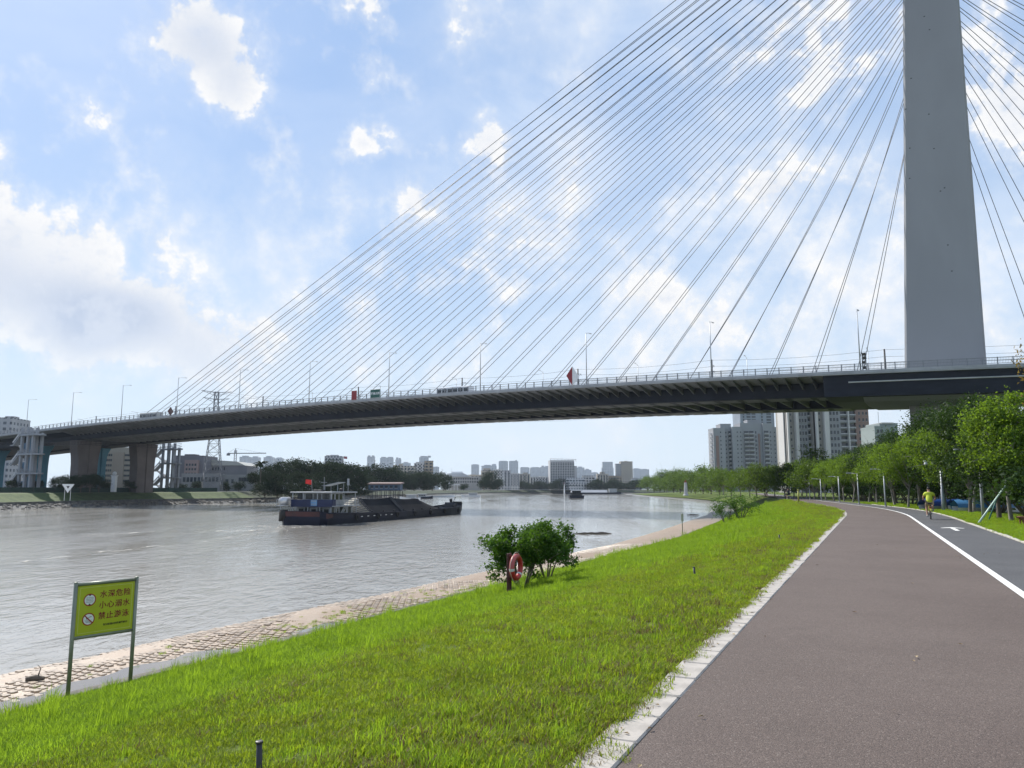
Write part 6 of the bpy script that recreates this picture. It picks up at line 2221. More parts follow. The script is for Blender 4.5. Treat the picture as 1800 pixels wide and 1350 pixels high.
def fac(col, cw, rh):
    k = (col, cw, rh)
    if k not in FA:
        FA[k] = facade('facade %d' % len(FA), col, DARKG, cw, rh, 0.55)
    return FA[k]
M_glassw = mat('window glass', (0.035, 0.045, 0.058), 0.15, 0.2, 0.3)
M_slab = mat('balcony slab', (0.46, 0.46, 0.47), 0.7, 0.06, 0.3)
mb = MB(); mb.box((0, 0, 0.5), (1, 0.12, 1)); mb.box((0, -0.08, -0.06), (1.15, 0.16, 0.08))
mb.mi = [0] * 6 + [1] * 6
U_WIN = mb.mesh('window', [M_glassw, M_slab])
mb = MB(); mb.box((0, 0, 0.5), (1, 0.12, 1)); U_REC = mb.mesh('window', M_glassw)
mb = MB(); mb.box((0, 0, 0.06), (1, 1, 0.12)); mb.box((0, -0.46, 0.5), (1, 0.06, 0.35)); U_BAL = mb.mesh('balcony', M_slab)
Z0 = 0.7
class Bld:
    def __init__(self, px, Y, label, cat='building', name='building', yaw=0.0, z0=Z0, group=None):
        self.Y = Y
        p = at(px, 860, Y)
        self.yaw = yaw
        self.px = px
        self.z0 = z0
        self.t = thing(name, label, cat, (p.x, p.y, z0), yaw, group)
        self.k = Y / F / CP * 1.0
    def x(self, px):
        return (px - self.px) * self.Y / F * 0.985 / max(0.3, math.cos(self.yaw))
    def z(self, py):
        return at(self.px, py, self.Y).z - self.z0
    def block(self, px0, px1, ptop, d0, d1, m, name='wall', pbot=None, parapet=True):
        x0, x1 = self.x(px0), self.x(px1)
        zt = self.z(ptop)
        zb = 0.0 if pbot is None else self.z(pbot)
        mb = MB(); mb.box(((x0 + x1) / 2, (d0 + d1) / 2, (zt + zb) / 2), (x1 - x0, d1 - d0, zt - zb))
        o = mb.build(name, m, self.t)
        if parapet:
            mb = MB()
            w = 0.3
            for (cx, cy, sx, sy) in (((x0 + x1) / 2, d0 + w / 2 - 0.05, x1 - x0 + 0.1, w), ((x0 + x1) / 2, d1 - w / 2 + 0.05, x1 - x0 + 0.1, w), (x0 + w / 2 - 0.05, (d0 + d1) / 2, w, d1 - d0 - 2 * w), (x1 - w / 2 + 0.05, (d0 + d1) / 2, w, d1 - d0 - 2 * w)):
                mb.box((cx, cy, zt + 0.35), (sx, sy, 0.7))
            mb.build('parapet', m, o)
        return o
    def win(self, px, py, wpx, hpx, d, par, me=U_WIN, nm='window'):
        link(nm, me, par, (self.x(px), d - 0.03, self.z(py + hpx / 2)), scale=(wpx * self.Y / F, 1.0, hpx * self.Y / F))
    def wins(self, cols, rows, wpx, hpx, d, par, me=U_WIN):
        for py in rows:
            for px in cols:
                self.win(px, py, wpx, hpx, d, par, me)
    def bal(self, px, py, wpx, d, par, dep=1.4):
        link('balcony', U_BAL, par, (self.x(px), d - dep / 2, self.z(py)), scale=(wpx * self.Y / F, dep, 1.4))
M_twr = mat('tower render', (0.27, 0.28, 0.30), 0.75, 0.08, 0.05)
M_twrw = mat('tower white render', (0.52, 0.51, 0.50), 0.75, 0.05, 0.05)
M_twrb = mat('tower beige render', (0.30, 0.28, 0.255), 0.75, 0.08, 0.05)
M_twrr = mat('tower brick red', (0.24, 0.16, 0.14), 0.75, 0.08, 0.1)
M_twrg = mat('tower green grey', (0.25, 0.29, 0.29), 0.75, 0.08, 0.05)
# ---- pale apartment block beyond the bridge
b = Bld(1318, 545, 'wide pale grey apartment tower with stacked balconies under the bridge deck', 'apartment building', 'apartment_tower', 0.0, 0.0)
w1 = b.block(1257, 1278, 754, 0, 14, M_twr); w2 = b.block(1272, 1291, 746, 3, 15, M_twr); w3 = b.block(1290, 1307, 752, -1, 12, M_twr)
w4 = b.block(1306, 1347, 745, 1.0, 16, M_twr); b.block(1321, 1343, 739, 3, 12, M_twr)
w5 = b.block(1345, 1362, 746, -1, 14, M_twr); w6 = b.block(1361, 1371, 752, 1.5, 14, M_twr); w7 = b.block(1370, 1383, 760, 3, 14, M_twrg)
b.block(1261, 1266, 766, -0.4, 0.6, M_twrr, 'brick_strip', parapet=False); b.block(1337.5, 1340, 762, 0.4, 1.2, M_twrr, 'brick_strip', parapet=False)
rows = [760 + 7.35 * k for k in range(12)]
b.wins([1270], rows, 1.7, 2.8, 0, w1); b.wins([1281.5], rows, 1.7, 2.8, 3, w2); b.wins([1299, 1305], rows, 1.7, 2.8, -1, w3); b.wins([1358], rows, 1.7, 2.8, -1, w5); b.wins([1367.5], rows, 1.7, 2.8, 1.5, w6); b.wins([1376, 1380], rows, 1.7, 3.2, 3, w7, U_REC); b.wins([1333.5], rows, 2.4, 4.5, 1, w4)
for py in rows:
    for (px, w, d, par) in ((1288.5, 6.0, 3, w2), (1316.5, 8.2, 1, w4), (1325.5, 8.2, 1, w4), (1350.5, 8.0, -1, w5)):
        b.win(px, py, w, 5.2, d, par, U_REC); b.bal(px, py + 3.7, w, d, par)
    b.bal(1255.2, py + 3.5, 4.6, 6.0, w1, 3.0)
# ---- tower standing behind it
b = Bld(1337, 760, 'dark grey glass tower rising behind the wide pale apartment block', 'tower', 'office_tower', 0.0, 0.0)
w = b.block(1306, 1367, 700, 0, 26, mat('grey cladding', (0.22, 0.25, 0.30), 0.5, 0.1, 0.05))
for c, wp in ((1312, 2.6), (1321, 7), (1330, 7), (1345, 3), (1357, 8)):
    for k in range(9):
        b.win(c, 712 + 5.2 * k, wp, 3.4, 0, w, U_REC)
# ---- two nearer towers with white fins, their tops hidden by the deck
def fin_tower(px0, px1, Y, label, ptop, segs, fins, wincols, balcols, rowsp, py0, n):
    b = Bld((px0 + px1) / 2, Y, label, 'apartment building', 'apartment_tower', 0.0, 0.0)
    par = None
    for (a, c, d, m) in segs:
        o = b.block(a, c, ptop, d, d + 14, m)
        par = par or o
    for (a, c, d, dd) in fins:
        b.block(a, c, ptop - 3, d, d + dd, M_twrw, 'fin', parapet=False)
    for k in range(n):
        py = py0 + rowsp * k
        for (px, w, h, d) in wincols:
            b.win(px, py, w, h, d, par)
        for (px, w, d) in balcols:
            b.win(px, py, w, rowsp * 0.72, d, par, U_REC); b.bal(px, py + rowsp * 0.45, w, d, par, 1.5)
    return b
fin_tower(1385, 1438, 372, 'slim apartment tower with bright white fins just right of the wide pale block', 684,
          [(1388, 1407, 1, M_twrb), (1407, 1426, 0, M_twr), (1425, 1438, 1.5, M_twr)], [(1385.5, 1387, 2.5, 8), (1389, 1392, -0.6, 5), (1402.5, 1407.5, -2.0, 4), (1434.5, 1438.5, -2.2, 5)],
          [(1397, 2.2, 4.2, 1), (1412, 3, 6, 0), (1417, 3, 6, 0), (1422, 3, 6, 0)], [(1430, 7, 1.5)], 11.1, 706, 11)
fin_tower(1440, 1536, 366, 'broad apartment tower with long balconies and white fins behind the roadside trees', 680,
          [(1440, 1456, 1, M_twrb), (1456, 1484, 0, M_twr), (1483, 1513, 1.5, M_twr), (1512, 1536, 0.5, M_twrr)], [(1440, 1443, -1, 4), (1453, 1461, -2.2, 5), (1497, 1499, -0.8, 2)],
          [(1448, 2.4, 4.4, 1), (1467, 3.4, 6, 0), (1473, 3.4, 6, 0), (1479, 3.4, 6, 0), (1519, 3, 5, 0.5), (1526, 3, 5, 0.5), (1532, 3, 5, 0.5)], [(1490.5, 13, 1.5), (1505.5, 13, 1.5)], 11.2, 704, 11)
b = Bld(1562, 300, 'low grey stepped building seen under the bridge between tower and pier', 'building', 'low_building', 0.0, 0.0)
o = b.block(1544, 1575, 752, 0, 12, M_twrg); b.block(1558, 1590, 746, 2, 14, M_twrg); b.block(1560, 1582, 742, 1.5, 14.5, M_twrw, 'cornice', 744, False)
b.wins([1550, 1556, 1568, 1576], [758, 768, 780], 3.6, 6, 0, o)
mb = MB(); mb.tube([(b.x(1563), 5, b.z(744)), (b.x(1563), 5, b.z(722))], 0.12, 6); mb.build('mast', M_lamp, b.t)

# ---- far bank behind the bridge piers
b = Bld(203, 345, 'tan slab block with ribbon windows behind the bridge piers', 'building', 'slab_block', 0.12)
o = b.block(168, 240, 789, 0, 14, mat('tan render', (0.27, 0.25, 0.205), 0.8, 0.1, 0.06)); o2 = b.block(196, 214, 795, -0.5, 0.5, mat('tan render dark', (0.25, 0.22, 0.18), 0.8, 0.1, 0.06), 'stair_core', parapet=False)
for k in range(6):
    py = 800 + 9 * k
    for c in range(10):
        b.win(216 + 2.4 * c, py, 2.0, 3.4, 0, o, U_REC)
    for c in range(7):
        b.win(172 + 3.4 * c, py, 2.6, 4, 0, o, U_REC)
M_blu = mat('blue panel', (0.05, 0.15, 0.26), 0.5, 0.15, 0.2)
def stair_tower(px, Y, label, zt, nfl, blue, flip=1):
    p = at(px, 860, Y)
    t = thing('stair_tower', label, 'stair tower', (p.x, p.y, Z0), B_ROT + math.pi)
    M_st = M_stc
    H = zt - Z0
    for x in (-2.6, 0.6, 3.4):
        for y in (-1.3, 1.3):
            mb = MB(); mb.box((x, y, (H + (2.2 if x < 3 else 0.4)) / 2), (0.85, 0.7, H + (2.2 if x < 3 else 0.4))); mb.build('column', M_st, t)
    fh = H / nfl
    for k in range(1, nfl + 1):
        mb = MB(); mb.prism([(-3.6, -2.0), (4.4, -2.0), (6.2, -0.6), (6.2, 0.6), (4.4, 2.0), (-3.6, 2.0)], fh * k - 0.5, fh * k); mb.build('landing', M_st, t)
        mb = MB()
        for z in (0.5, 1.0):
            mb.tube([(-3.5, -1.95, fh * k + z), (4.4, -1.95, fh * k + z), (6.1, -0.6, fh * k + z)], 0.05, 5)
        for i in range(9):
            mb.bar((-3.5 + i, -1.95, fh * k), (-3.5 + i, -1.95, fh * k + 1.0), 0.06)
        mb.build('landing_rail', M_st, t)
        a, c = Vector((-3.6, -0.8 * flip, fh * k - 0.3)), Vector((-7.4, -0.8 * flip, fh * (k - 1) + fh * 0.45))
        d_, e = c, Vector((-3.4, 0.9, fh * (k - 1) + 0.1))
        mb = MB(); mb.bar(a, c, 1.6, 0.4); mb.bar(d_ + Vector((0, 1.6, 0)), e, 1.4, 0.4); mb.box((c.x - 0.6, 0.0, c.z), (1.4, 3.4, 0.35)); mb.build('flight', M_st, t)
        mb = MB(); mb.bar(a + Vector((0, -0.8, 0.9)), c + Vector((0, -0.8, 0.9)), 0.08, 0.5); mb.build('flight_rail', M_slab, t)
        if blue:
            mb = MB(); mb.box((-1.0, 0.9, fh * (k - 0.55)), (2.2, 0.3, fh * 0.72)); mb.build('blue_panel', M_blu, t)
            mb = MB(); mb.box((-5.8, 1.2, fh * (k - 0.7)), (3.0, 0.3, fh * 0.55)); mb.build('blue_panel', M_blu, t)
    return t
M_stc = mat('stair concrete', (0.27, 0.285, 0.31), 0.75, 0.1, 0.3)
stair_tower(48, 238, 'white stair tower with blue panels climbing to the bridge at the left edge', 18.4, 3, True)
stair_tower(296, 296, 'pale zigzag stair tower behind the right hand bridge pier', 17.0, 3, False)
b = Bld(4, 420, 'plain grey block at the left edge above the bridge railing', 'building', 'grey_block', 0.1)
o = b.block(-30, 9, 736, 0, 20, fac(GREY, 3.4, 3.2)); b.block(-12, 2, 732, 6, 12, fac(GREY, 3.4, 3.2))
b = Bld(330, 360, 'grey and pink factory building with small windows left of the lattice pylon', 'building', 'factory_building', 0.05)
o = b.block(300, 352, 803, 2, 22, mat('factory grey', (0.16, 0.16, 0.18), 0.8, 0.1, 0.05)); o2 = b.block(322, 345, 811, 0, 8, mat('factory pink', (0.28, 0.215, 0.205), 0.8, 0.1, 0.06))
b.wins([326, 331, 336, 341], [817, 825, 833], 3, 4, 0, o2)
b.block(313, 331, 800, 6, 12, mat('factory dark', (0.10, 0.10, 0.11), 0.8, 0.1, 0.05), 'roof_house')
b = Bld(372, 372, 'long grey workshop with a shallow roof behind the lattice pylon', 'building', 'workshop', 0.05)
o = b.block(350, 425, 818, 2, 26, mat('workshop wall', (0.20, 0.20, 0.21), 0.8, 0.12, 0.06), parapet=False)
mb = MB(); mb.prism([(b.x(348), b.z(818)), (b.x(427), b.z(818)), (b.x(412), b.z(811)), (b.x(366), b.z(808))], 1.4, 26.5, lambda a, c, d: (a, d, c)); mb.build('roof', mat('workshop roof', (0.42, 0.42, 0.38), 0.6, 0.1, 0.1), b.t)
for k in range(14):
    b.win(355 + 5 * k, 824, 2.2, 6, 2, o)
b = Bld(350, 335, 'low white riverside shop row with dark shopfronts on the far bank', 'building', 'shop_row', 0.03)
o = b.block(318, 385, 835, 0, 10, mat('shop white', (0.25, 0.255, 0.26), 0.8, 0.12, 0.1), pbot=None)
for k in range(10):
    b.win(323 + 6.4 * k, 843, 4.4, 8, 0, o, U_REC)
b = Bld(415, 338, 'white two storey house with a long dark window beside the riverside trees', 'building', 'riverside_house', 0.0)
o = b.block(382, 450, 837, 0, 9, mat('house white', (0.26, 0.265, 0.26), 0.8, 0.15, 0.1)); b.block(392, 428, 822, 3, 12, mat('house grey', (0.18, 0.18, 0.19), 0.8, 0.1, 0.1))
for px, w in ((389, 4), (398, 5), (408, 4)):
    b.win(px, 846, w, 7, 0, o, U_REC)
for k in range(6):
    b.win(421 + 4.6 * k, 843, 4.2, 7, 0, o, U_REC)
# hedge-green site fence along the top of the far bank
M_fence = mat('green fence', (0.018, 0.045, 0.035), 0.8, 0.3, 0.3)
fence = thing('site_fence', 'dark green fence along the top of the opposite bank under the bridge', 'fence', (LBS[10].x, LBS[10].y, 0.6))
fo = fence.location
for i in range(6, 24):
    a, c = lbank(i, 15.5, 0.62), lbank(i + 1, 15.5, 0.62)
    n_ = max(1, int((c - a).length / 4.0))
    for k in range(n_):
        u0, u1 = a.lerp(c, k / n_), a.lerp(c, (k + 0.97) / n_)
        mb = MB(); mb.bar(u0 - fo + Vector((0, 0, 0.75)), u1 - fo + Vector((0, 0, 0.75)), 0.12, 1.5); mb.build('panel', M_fence, fence)
        mb = MB(); mb.box((u0.x - fo.x, u0.y - fo.y, 0.85), (0.14, 0.14, 1.7)); mb.build('post', M_blackmetal, fence)
# white triangle board on the far bank
p = at(118, 877, 212); p.z = -1.0
t = thing('triangle_board', 'white upside down triangle board on two legs on the far bank', 'sign', p, R(28))
hw, ht = 1.5, 2.4
mb = MB(); mb.prism([(-hw, 4.0), (hw, 4.0), (0, 4.0 - ht)], -0.05, 0.05, lambda a, c, d: (a, d, c)); mb.build('board', M_white, t)
mb = MB(); mb.prism([(-0.42, 3.45), (0.42, 3.45), (0, 2.75)], -0.07, -0.052, lambda a, c, d: (a, d, c)); mb.build('inner_triangle', M_blackmetal, t)
for x in (-0.7, 0.7):
    mb = MB(); mb.bar((x, 0.08, -0.5), (x, 0.08, 2.9), 0.1); mb.build('leg', M_white, t)
# white pillar and street light by the piers
p = at(200, 855, 255); p.z = Z0
t = thing('white_pillar', 'white gate pillar with a round lamp between the bridge piers', 'pillar', p)
mb = MB(); mb.bbox((0, 0, 2.6), (1.4, 1.4, 5.2), 0.1); mb.bbox((0, 0, 5.3), (1.7, 1.7, 0.25), 0.05); mb.build('shaft', M_white, t)
mb = MB(); mb.lathe([(0.2, 0), (0.6, 0.3), (0.7, 0.7), (0.5, 1.1), (0.1, 1.3)], (0, 0, 5.4), 12); mb.build('globe', M_signwhite, t, smooth=True)
for i, (px, Y, hh) in enumerate(((122, 232, 5.6), (142, 240, 5.0), (158, 236, 5.4), (174, 246, 4.4), (24, 238, 4.0), (228, 262, 3.6))):
    p = at(px, 858, Y); p.z = Z0
    plant_tree(FARD[i % 4], p, 'small dark tree under the far end of the bridge, %s from the left' % ORD[i + 1 if i < 4 else (0 if i == 4 else 5)], 'small trees under the far end of the bridge', hh / 11, hh / 11 * 1.15, 'small_tree')
# lattice transmission pylon
M_lat = mat('lattice steel', (0.16, 0.17, 0.19), 0.5, 0.1, 0.3)
p = at(372, 862, 318); p.z = Z0
t = thing('transmission_pylon', 'tall steel lattice transmission pylon behind the far end of the bridge', 'pylon', p, 0.5)
HT = at(372, 689, 318).z - Z0
def leg_w(z):
    f = z / HT
    return np.interp(f, [0, 0.5, 0.8, 1.0], [3.9, 2.0, 0.9, 0.75])
lv = [0, 4, 8, 12, 16, 19.5, 23, 26, 29, 31.5, 34, 36.5, HT]
for sx in (-1, 1):
    for sy in (-1, 1):
        mb = MB()
        for a, c in zip(lv[:-1], lv[1:]):
            mb.bar((sx * leg_w(a), sy * leg_w(a), a), (sx * leg_w(c), sy * leg_w(c), c), 0.24)
        mb.build('leg', M_lat, t)
for i, (a, c) in enumerate(zip(lv[:-1], lv[1:])):
    mb = MB()
    wa, wc = leg_w(a), leg_w(c)
    for (x0, y0, x1, y1) in ((-1, -1, 1, -1), (1, -1, 1, 1), (1, 1, -1, 1), (-1, 1, -1, -1)):
        mb.bar((x0 * wa, y0 * wa, a), (x1 * wc, y1 * wc, c), 0.13); mb.bar((x1 * wa, y1 * wa, a), (x0 * wc, y0 * wc, c), 0.13); mb.bar((x0 * wc, y0 * wc, c), (x1 * wc, y1 * wc, c), 0.11)
    mb.build('bracing', M_lat, t)
for z, L in ((HT - 0.3, 6.0), (HT - 3.2, 5.2)):
    for sg in (-1, 1):
        mb = MB()
        mb.bar((0, 0.7, z), (sg * L, 0, z + 0.7), 0.14); mb.bar((0, -0.7, z), (sg * L, 0, z + 0.7), 0.14); mb.bar((0, 0, z - 1.5), (sg * L, 0, z + 0.7), 0.14)
        for k in range(1, 5):
            f = k / 5
            mb.bar((sg * L * f, 0.7 * (1 - f), z + 0.7 * f), (sg * L * f, 0, z - 1.5 + 2.2 * f), 0.09); mb.bar((sg * L * f, -0.7 * (1 - f), z + 0.7 * f), (sg * L * f, 0.7 * (1 - f), z + 0.7 * f), 0.08)
        mb.build('cross_arm', M_lat, t)
mb = MB()
for k in range(3):
    a = Vector((p.x, p.y, Z0 + HT - (0.2 if k < 2 else 3.4)))
    o_ = Vector((math.cos(0.5), math.sin(0.5), 0)) * (5.6 if k == 0 else -5.6 if k == 1 else 5.0)
    q0 = a + o_
    q1 = q0 + Vector((230, 160, 14))
    pts = [q0.lerp(q1, f) - Vector((0, 0, 26 * 4 * f * (1 - f) * 0.35)) for f in np.linspace(0, 1, 12)]
    mb.tube(pts, 0.035, 4)
tag(mb.build('power_line', M_lat), 'thin power lines running right from the lattice pylon behind the stay cables', 'wire')
# tower crane far behind
p = at(411, 858, 620); p.z = Z0
t = thing('tower_crane', 'distant tower crane with a long jib above the far bank rooftops', 'crane', p, R(6))
hz = at(411, 797, 620).z - Z0
mb = MB()
for sx in (-0.8, 0.8):
    for sy in (-0.8, 0.8):
        mb.bar((sx, sy, 0), (sx, sy, hz + 2.5), 0.25)
for k in range(int(hz / 2)):
    mb.bar((-0.8, -0.8, k * 2), (0.8, -0.8, k * 2 + 2), 0.15)
mb.build('mast', M_lat, t)
mb = MB(); mb.bar((-6, 0, hz), (24, 0, hz + 0.3), 0.5, 0.7); mb.bar((0, 0, hz + 4), (20, 0, hz + 0.6), 0.12); mb.bar((0, 0, hz + 4), (-6, 0, hz + 0.4), 0.12); mb.bar((0, 0, hz), (0, 0, hz + 4), 0.5); mb.build('jib', M_lat, t)
mb = MB(); mb.box((-5.5, 0, hz - 0.9), (2.4, 1.6, 1.8)); mb.build('counterweight', M_lat, t)

# ---- trees of the opposite bank
N1 = ['first', 'second', 'third', 'fourth', 'fifth', 'sixth', 'seventh', 'eighth', 'ninth', 'tenth', 'eleventh', 'twelfth', 'thirteenth', 'fourteenth', 'fifteenth', 'sixteenth', 'seventeenth', 'eighteenth', 'nineteenth', 'twentieth', 'twenty-first', 'twenty-second', 'twenty-third', 'twenty-fourth', 'twenty-fifth', 'twenty-sixth', 'twenty-seventh', 'twenty-eighth', 'twenty-ninth', 'thirtieth']
def row_trees(lst, what, group, protos, base=None):
    lst = sorted(lst)
    for i, (px, ptop, Y, wk) in enumerate(lst):
        p = at(px, 860, Y)
        p.z = Z0 if base is None else base
        hh = (at(px, ptop, Y).z - p.z)
        plant_tree(protos[i % len(protos)], p, '%s, %s from the left' % (what, N1[i]), group, hh / 11.0, hh / 11.0 * wk, 'riverside_tree')
row_trees([(452, 826, 312, 0.9), (470, 822, 322, 1.0), (490, 814, 330, 1.1), (512, 809, 340, 1.1), (532, 811, 336, 1.1), (552, 808, 345, 1.15), (572, 812, 338, 1.1), (590, 814, 350, 1.1), (608, 815, 345, 1.1), (626, 818, 352, 1.1),
           (480, 830, 306, 1.1), (505, 832, 310, 1.2), (528, 830, 314, 1.2), (556, 832, 322, 1.2), (582, 834, 330, 1.2), (606, 836, 338, 1.2), (630, 836, 350, 1.1)], 'big dark tree in the grove on the opposite bank', 'dark grove on the opposite bank', FARD)
row_trees([(466, 848, 298, 1.5), (488, 846, 300, 1.5), (512, 848, 303, 1.5), (536, 846, 309, 1.5), (560, 848, 317, 1.5), (586, 848, 327, 1.5), (612, 850, 337, 1.5), (634, 850, 349, 1.4)], 'low dark waterside tree at the foot of the grove', 'waterside trees at the foot of the grove', FARL, -1.5)
row_trees([(650, 822, 440, 1.0), (668, 818, 450, 1.1), (686, 824, 455, 1.0), (645, 836, 430, 1.1), (698, 836, 500, 1.0), (712, 832, 510, 1.1), (728, 829, 520, 1.1), (744, 831, 520, 1.1), (760, 832, 530, 1.0), (702, 846, 495, 1.2), (724, 845, 505, 1.2), (750, 846, 515, 1.2), (780, 833, 560, 1.0), (783, 846, 545, 1.0), (862, 832, 600, 1.05), (850, 842, 590, 0.9), (874, 842, 595, 0.9), (815, 850, 580, 1.0)], 'rounded hazy tree farther up the opposite bank', 'hazy trees up the opposite bank', FARL)
far = []
for i in range(27):
    px = 892 + i * 9.0
    if 985 < px < 1030:
        continue
    far.append((px + random.uniform(-2, 2), 846.5 + 3 * math.sin(i * 1.7) + (3 if px < 960 else 0), 885 + random.uniform(-8, 8), 1.25))
row_trees(far, 'small blue hazy tree along the far shore', 'hazy trees along the far shore', FARL)
# palm standing out of the grove
p = at(456, 862, 304); p.z = Z0
t = thing('palm_tree', 'dark palm at the left end of the grove on the opposite bank', 'tree', p)
hp_ = at(456, 806, 304).z - Z0
mb = MB(); mb.tube([(0, 0, 0), (0.3, 0, hp_ * 0.5), (0.1, 0, hp_ - 2.2)], [0.3, 0.24, 0.18], 8); mb.build('trunk', M_bark, t, smooth=True)
mb = MB()
for k in range(16):
    a = 2 * math.pi * k / 16 + random.uniform(-0.1, 0.1)
    up_ = random.uniform(0.2, 1.3)
    pts = [Vector((0.1 + math.cos(a) * 3.4 * f, math.sin(a) * 3.4 * f, hp_ - 2.2 + 3.0 * up_ * f - 3.0 * f * f)) for f in np.linspace(0, 1, 7)]
    sd = Vector((-math.sin(a), math.cos(a), 0))
    for i in range(6):
        w0, w1 = 0.55 * math.sin(math.pi * (i + 0.4) / 6.8), 0.55 * math.sin(math.pi * (i + 1.4) / 6.8)
        mb.add([pts[i] - sd * w0 - Vector((0, 0, w0 * 0.5)), pts[i], pts[i + 1], pts[i + 1] - sd * w1 - Vector((0, 0, w1 * 0.5))], [(0, 1, 2, 3)])
        mb.add([pts[i] + sd * w0 - Vector((0, 0, w0 * 0.5)), pts[i], pts[i + 1], pts[i + 1] + sd * w1 - Vector((0, 0, w1 * 0.5))], [(3, 2, 1, 0)])
mb.build('fronds', M_leaffar, t)
# boathouse on stilts
p = at(675, 866, 405); p.z = WATER
t = thing('boathouse', 'blue boathouse on stilts with a rust coloured roof at the opposite bank', 'boathouse', p, R(-8))
mb = MB(); mb.box((0, 2.5, 6.2), (17, 5, 3.0)); o = mb.build('wall', mat('boathouse blue', (0.03, 0.065, 0.12), 0.6, 0.15, 0.2), t)
mb = MB(); mb.prism([(-9.2, 7.7), (9.2, 7.7), (9.0, 8.3), (-9.0, 8.3)], -0.8, 5.8, lambda a, c, d: (a, d, c + 0.1 * d)); mb.build('roof', mat('rust roof', (0.15, 0.095, 0.085), 0.7, 0.15, 0.3), t)
for k in range(6):
    link('window', U_WIN, o, (-6.6 + 2.6 * k, -0.04, 5.8), scale=(1.5, 1, 1.3))
mb = MB(); mb.box((0, 2.5, 4.5), (19, 6.5, 0.35)); mb.build('platform', M_deckgrey, t)
for k in range(8):
    for y in (0, 5):
        mb = MB(); mb.tube([(-8.6 + 2.45 * k, y, -1), (-8.6 + 2.45 * k, y, 4.4)], 0.2, 6); mb.build('stilt', M_deckgrey, t)
# small boats moored along that bank
def small_boat(px, Y, L, rz, label, hullm, cabin=True):
    p = at(px, 868, Y); p.z = WATER
    t = thing('moored_boat', label, 'boat', p, rz, 'small boats moored at the opposite bank')
    mb = MB(); mb.grid([[(x, -w, z), (x, -w * 0.8, -0.3), (x, w * 0.8, -0.3), (x, w, z)] for x, w, z in ((-L / 2, 1.5, 1.1), (-L / 4, 1.8, 0.9), (L / 4, 1.7, 1.0), (L / 2, 0.2, 1.6))]); mb.add([(-L / 2, -1.5, 1.1), (-L / 2, -1.2, -.3), (-L / 2, 1.2, -.3), (-L / 2, 1.5, 1.1)], [(0, 1, 2, 3)]); mb.build('hull', hullm, t)
    if cabin:
        mb = MB(); mb.box((-L * 0.1, 0, 1.7), (L * 0.42, 2.4, 1.6)); c = mb.build('cabin', M_bargewhite, t)
        mb = MB(); mb.bbox((-L * 0.1, 0, 2.6), (L * 0.5, 2.9, 0.16), 0.04); mb.build('roof', M_white, t)
        for k in range(3):
            mb = MB(); mb.box((-L * 0.22 + L * 0.12 * k, -1.21, 1.9), (L * 0.08, 0.04, 0.6)); mb.build('window', M_glassdark, c)
small_boat(720, 395, 11, R(160), 'white cabin boat moored right of the boathouse on stilts', M_white)
small_boat(745, 430, 10, R(10), 'dark cabin boat moored below the rounded trees', M_hull)
small_boat(770, 520, 22, R(4), 'long low pale boat lying off the opposite bank', M_white, False)
small_boat(828, 560, 14, R(175), 'white roofed ferry moored at the far landing stage', M_white)
# channel mark off the far shore
p = at(992, 866, 800); p.z = WATER
t = thing('channel_mark', 'thin white channel mark standing off the far shore', 'beacon', p)
mb = MB(); mb.lathe([(0.9, 0), (0.7, 2), (0.35, 7.5), (0.1, 11)], (0, 0, 0), 10); mb.build('tower', M_white, t, smooth=True)
mb = MB(); mb.lathe([(0.3, 0), (0.3, 0.8)], (0, 0, 11), 8); mb.build('lantern', M_red, t)
# flag above the grove
p = at(603, 840, 430); p.z = Z0
t = thing('flagpole', 'thin flagpole with a small flag above the dark grove', 'flagpole', p)
hf = at(603, 802, 430).z - Z0
mb = MB(); mb.tube([(0, 0, 0), (0, 0, hf)], 0.1, 6); mb.build('pole', M_lamp, t)
mb = MB(); mb.grid([[(0.1 + 1.9 * f, 0.1 * math.sin(f * 5), hf - 0.2 * f), (0.1 + 1.9 * f, 0.1 * math.sin(f * 5), hf - 1.3 - 0.3 * f)] for f in np.linspace(0, 1, 6)]); mb.build('flag', mat('flag faded', (0.30, 0.10, 0.12), 0.8, 0.1, 1.0), t)

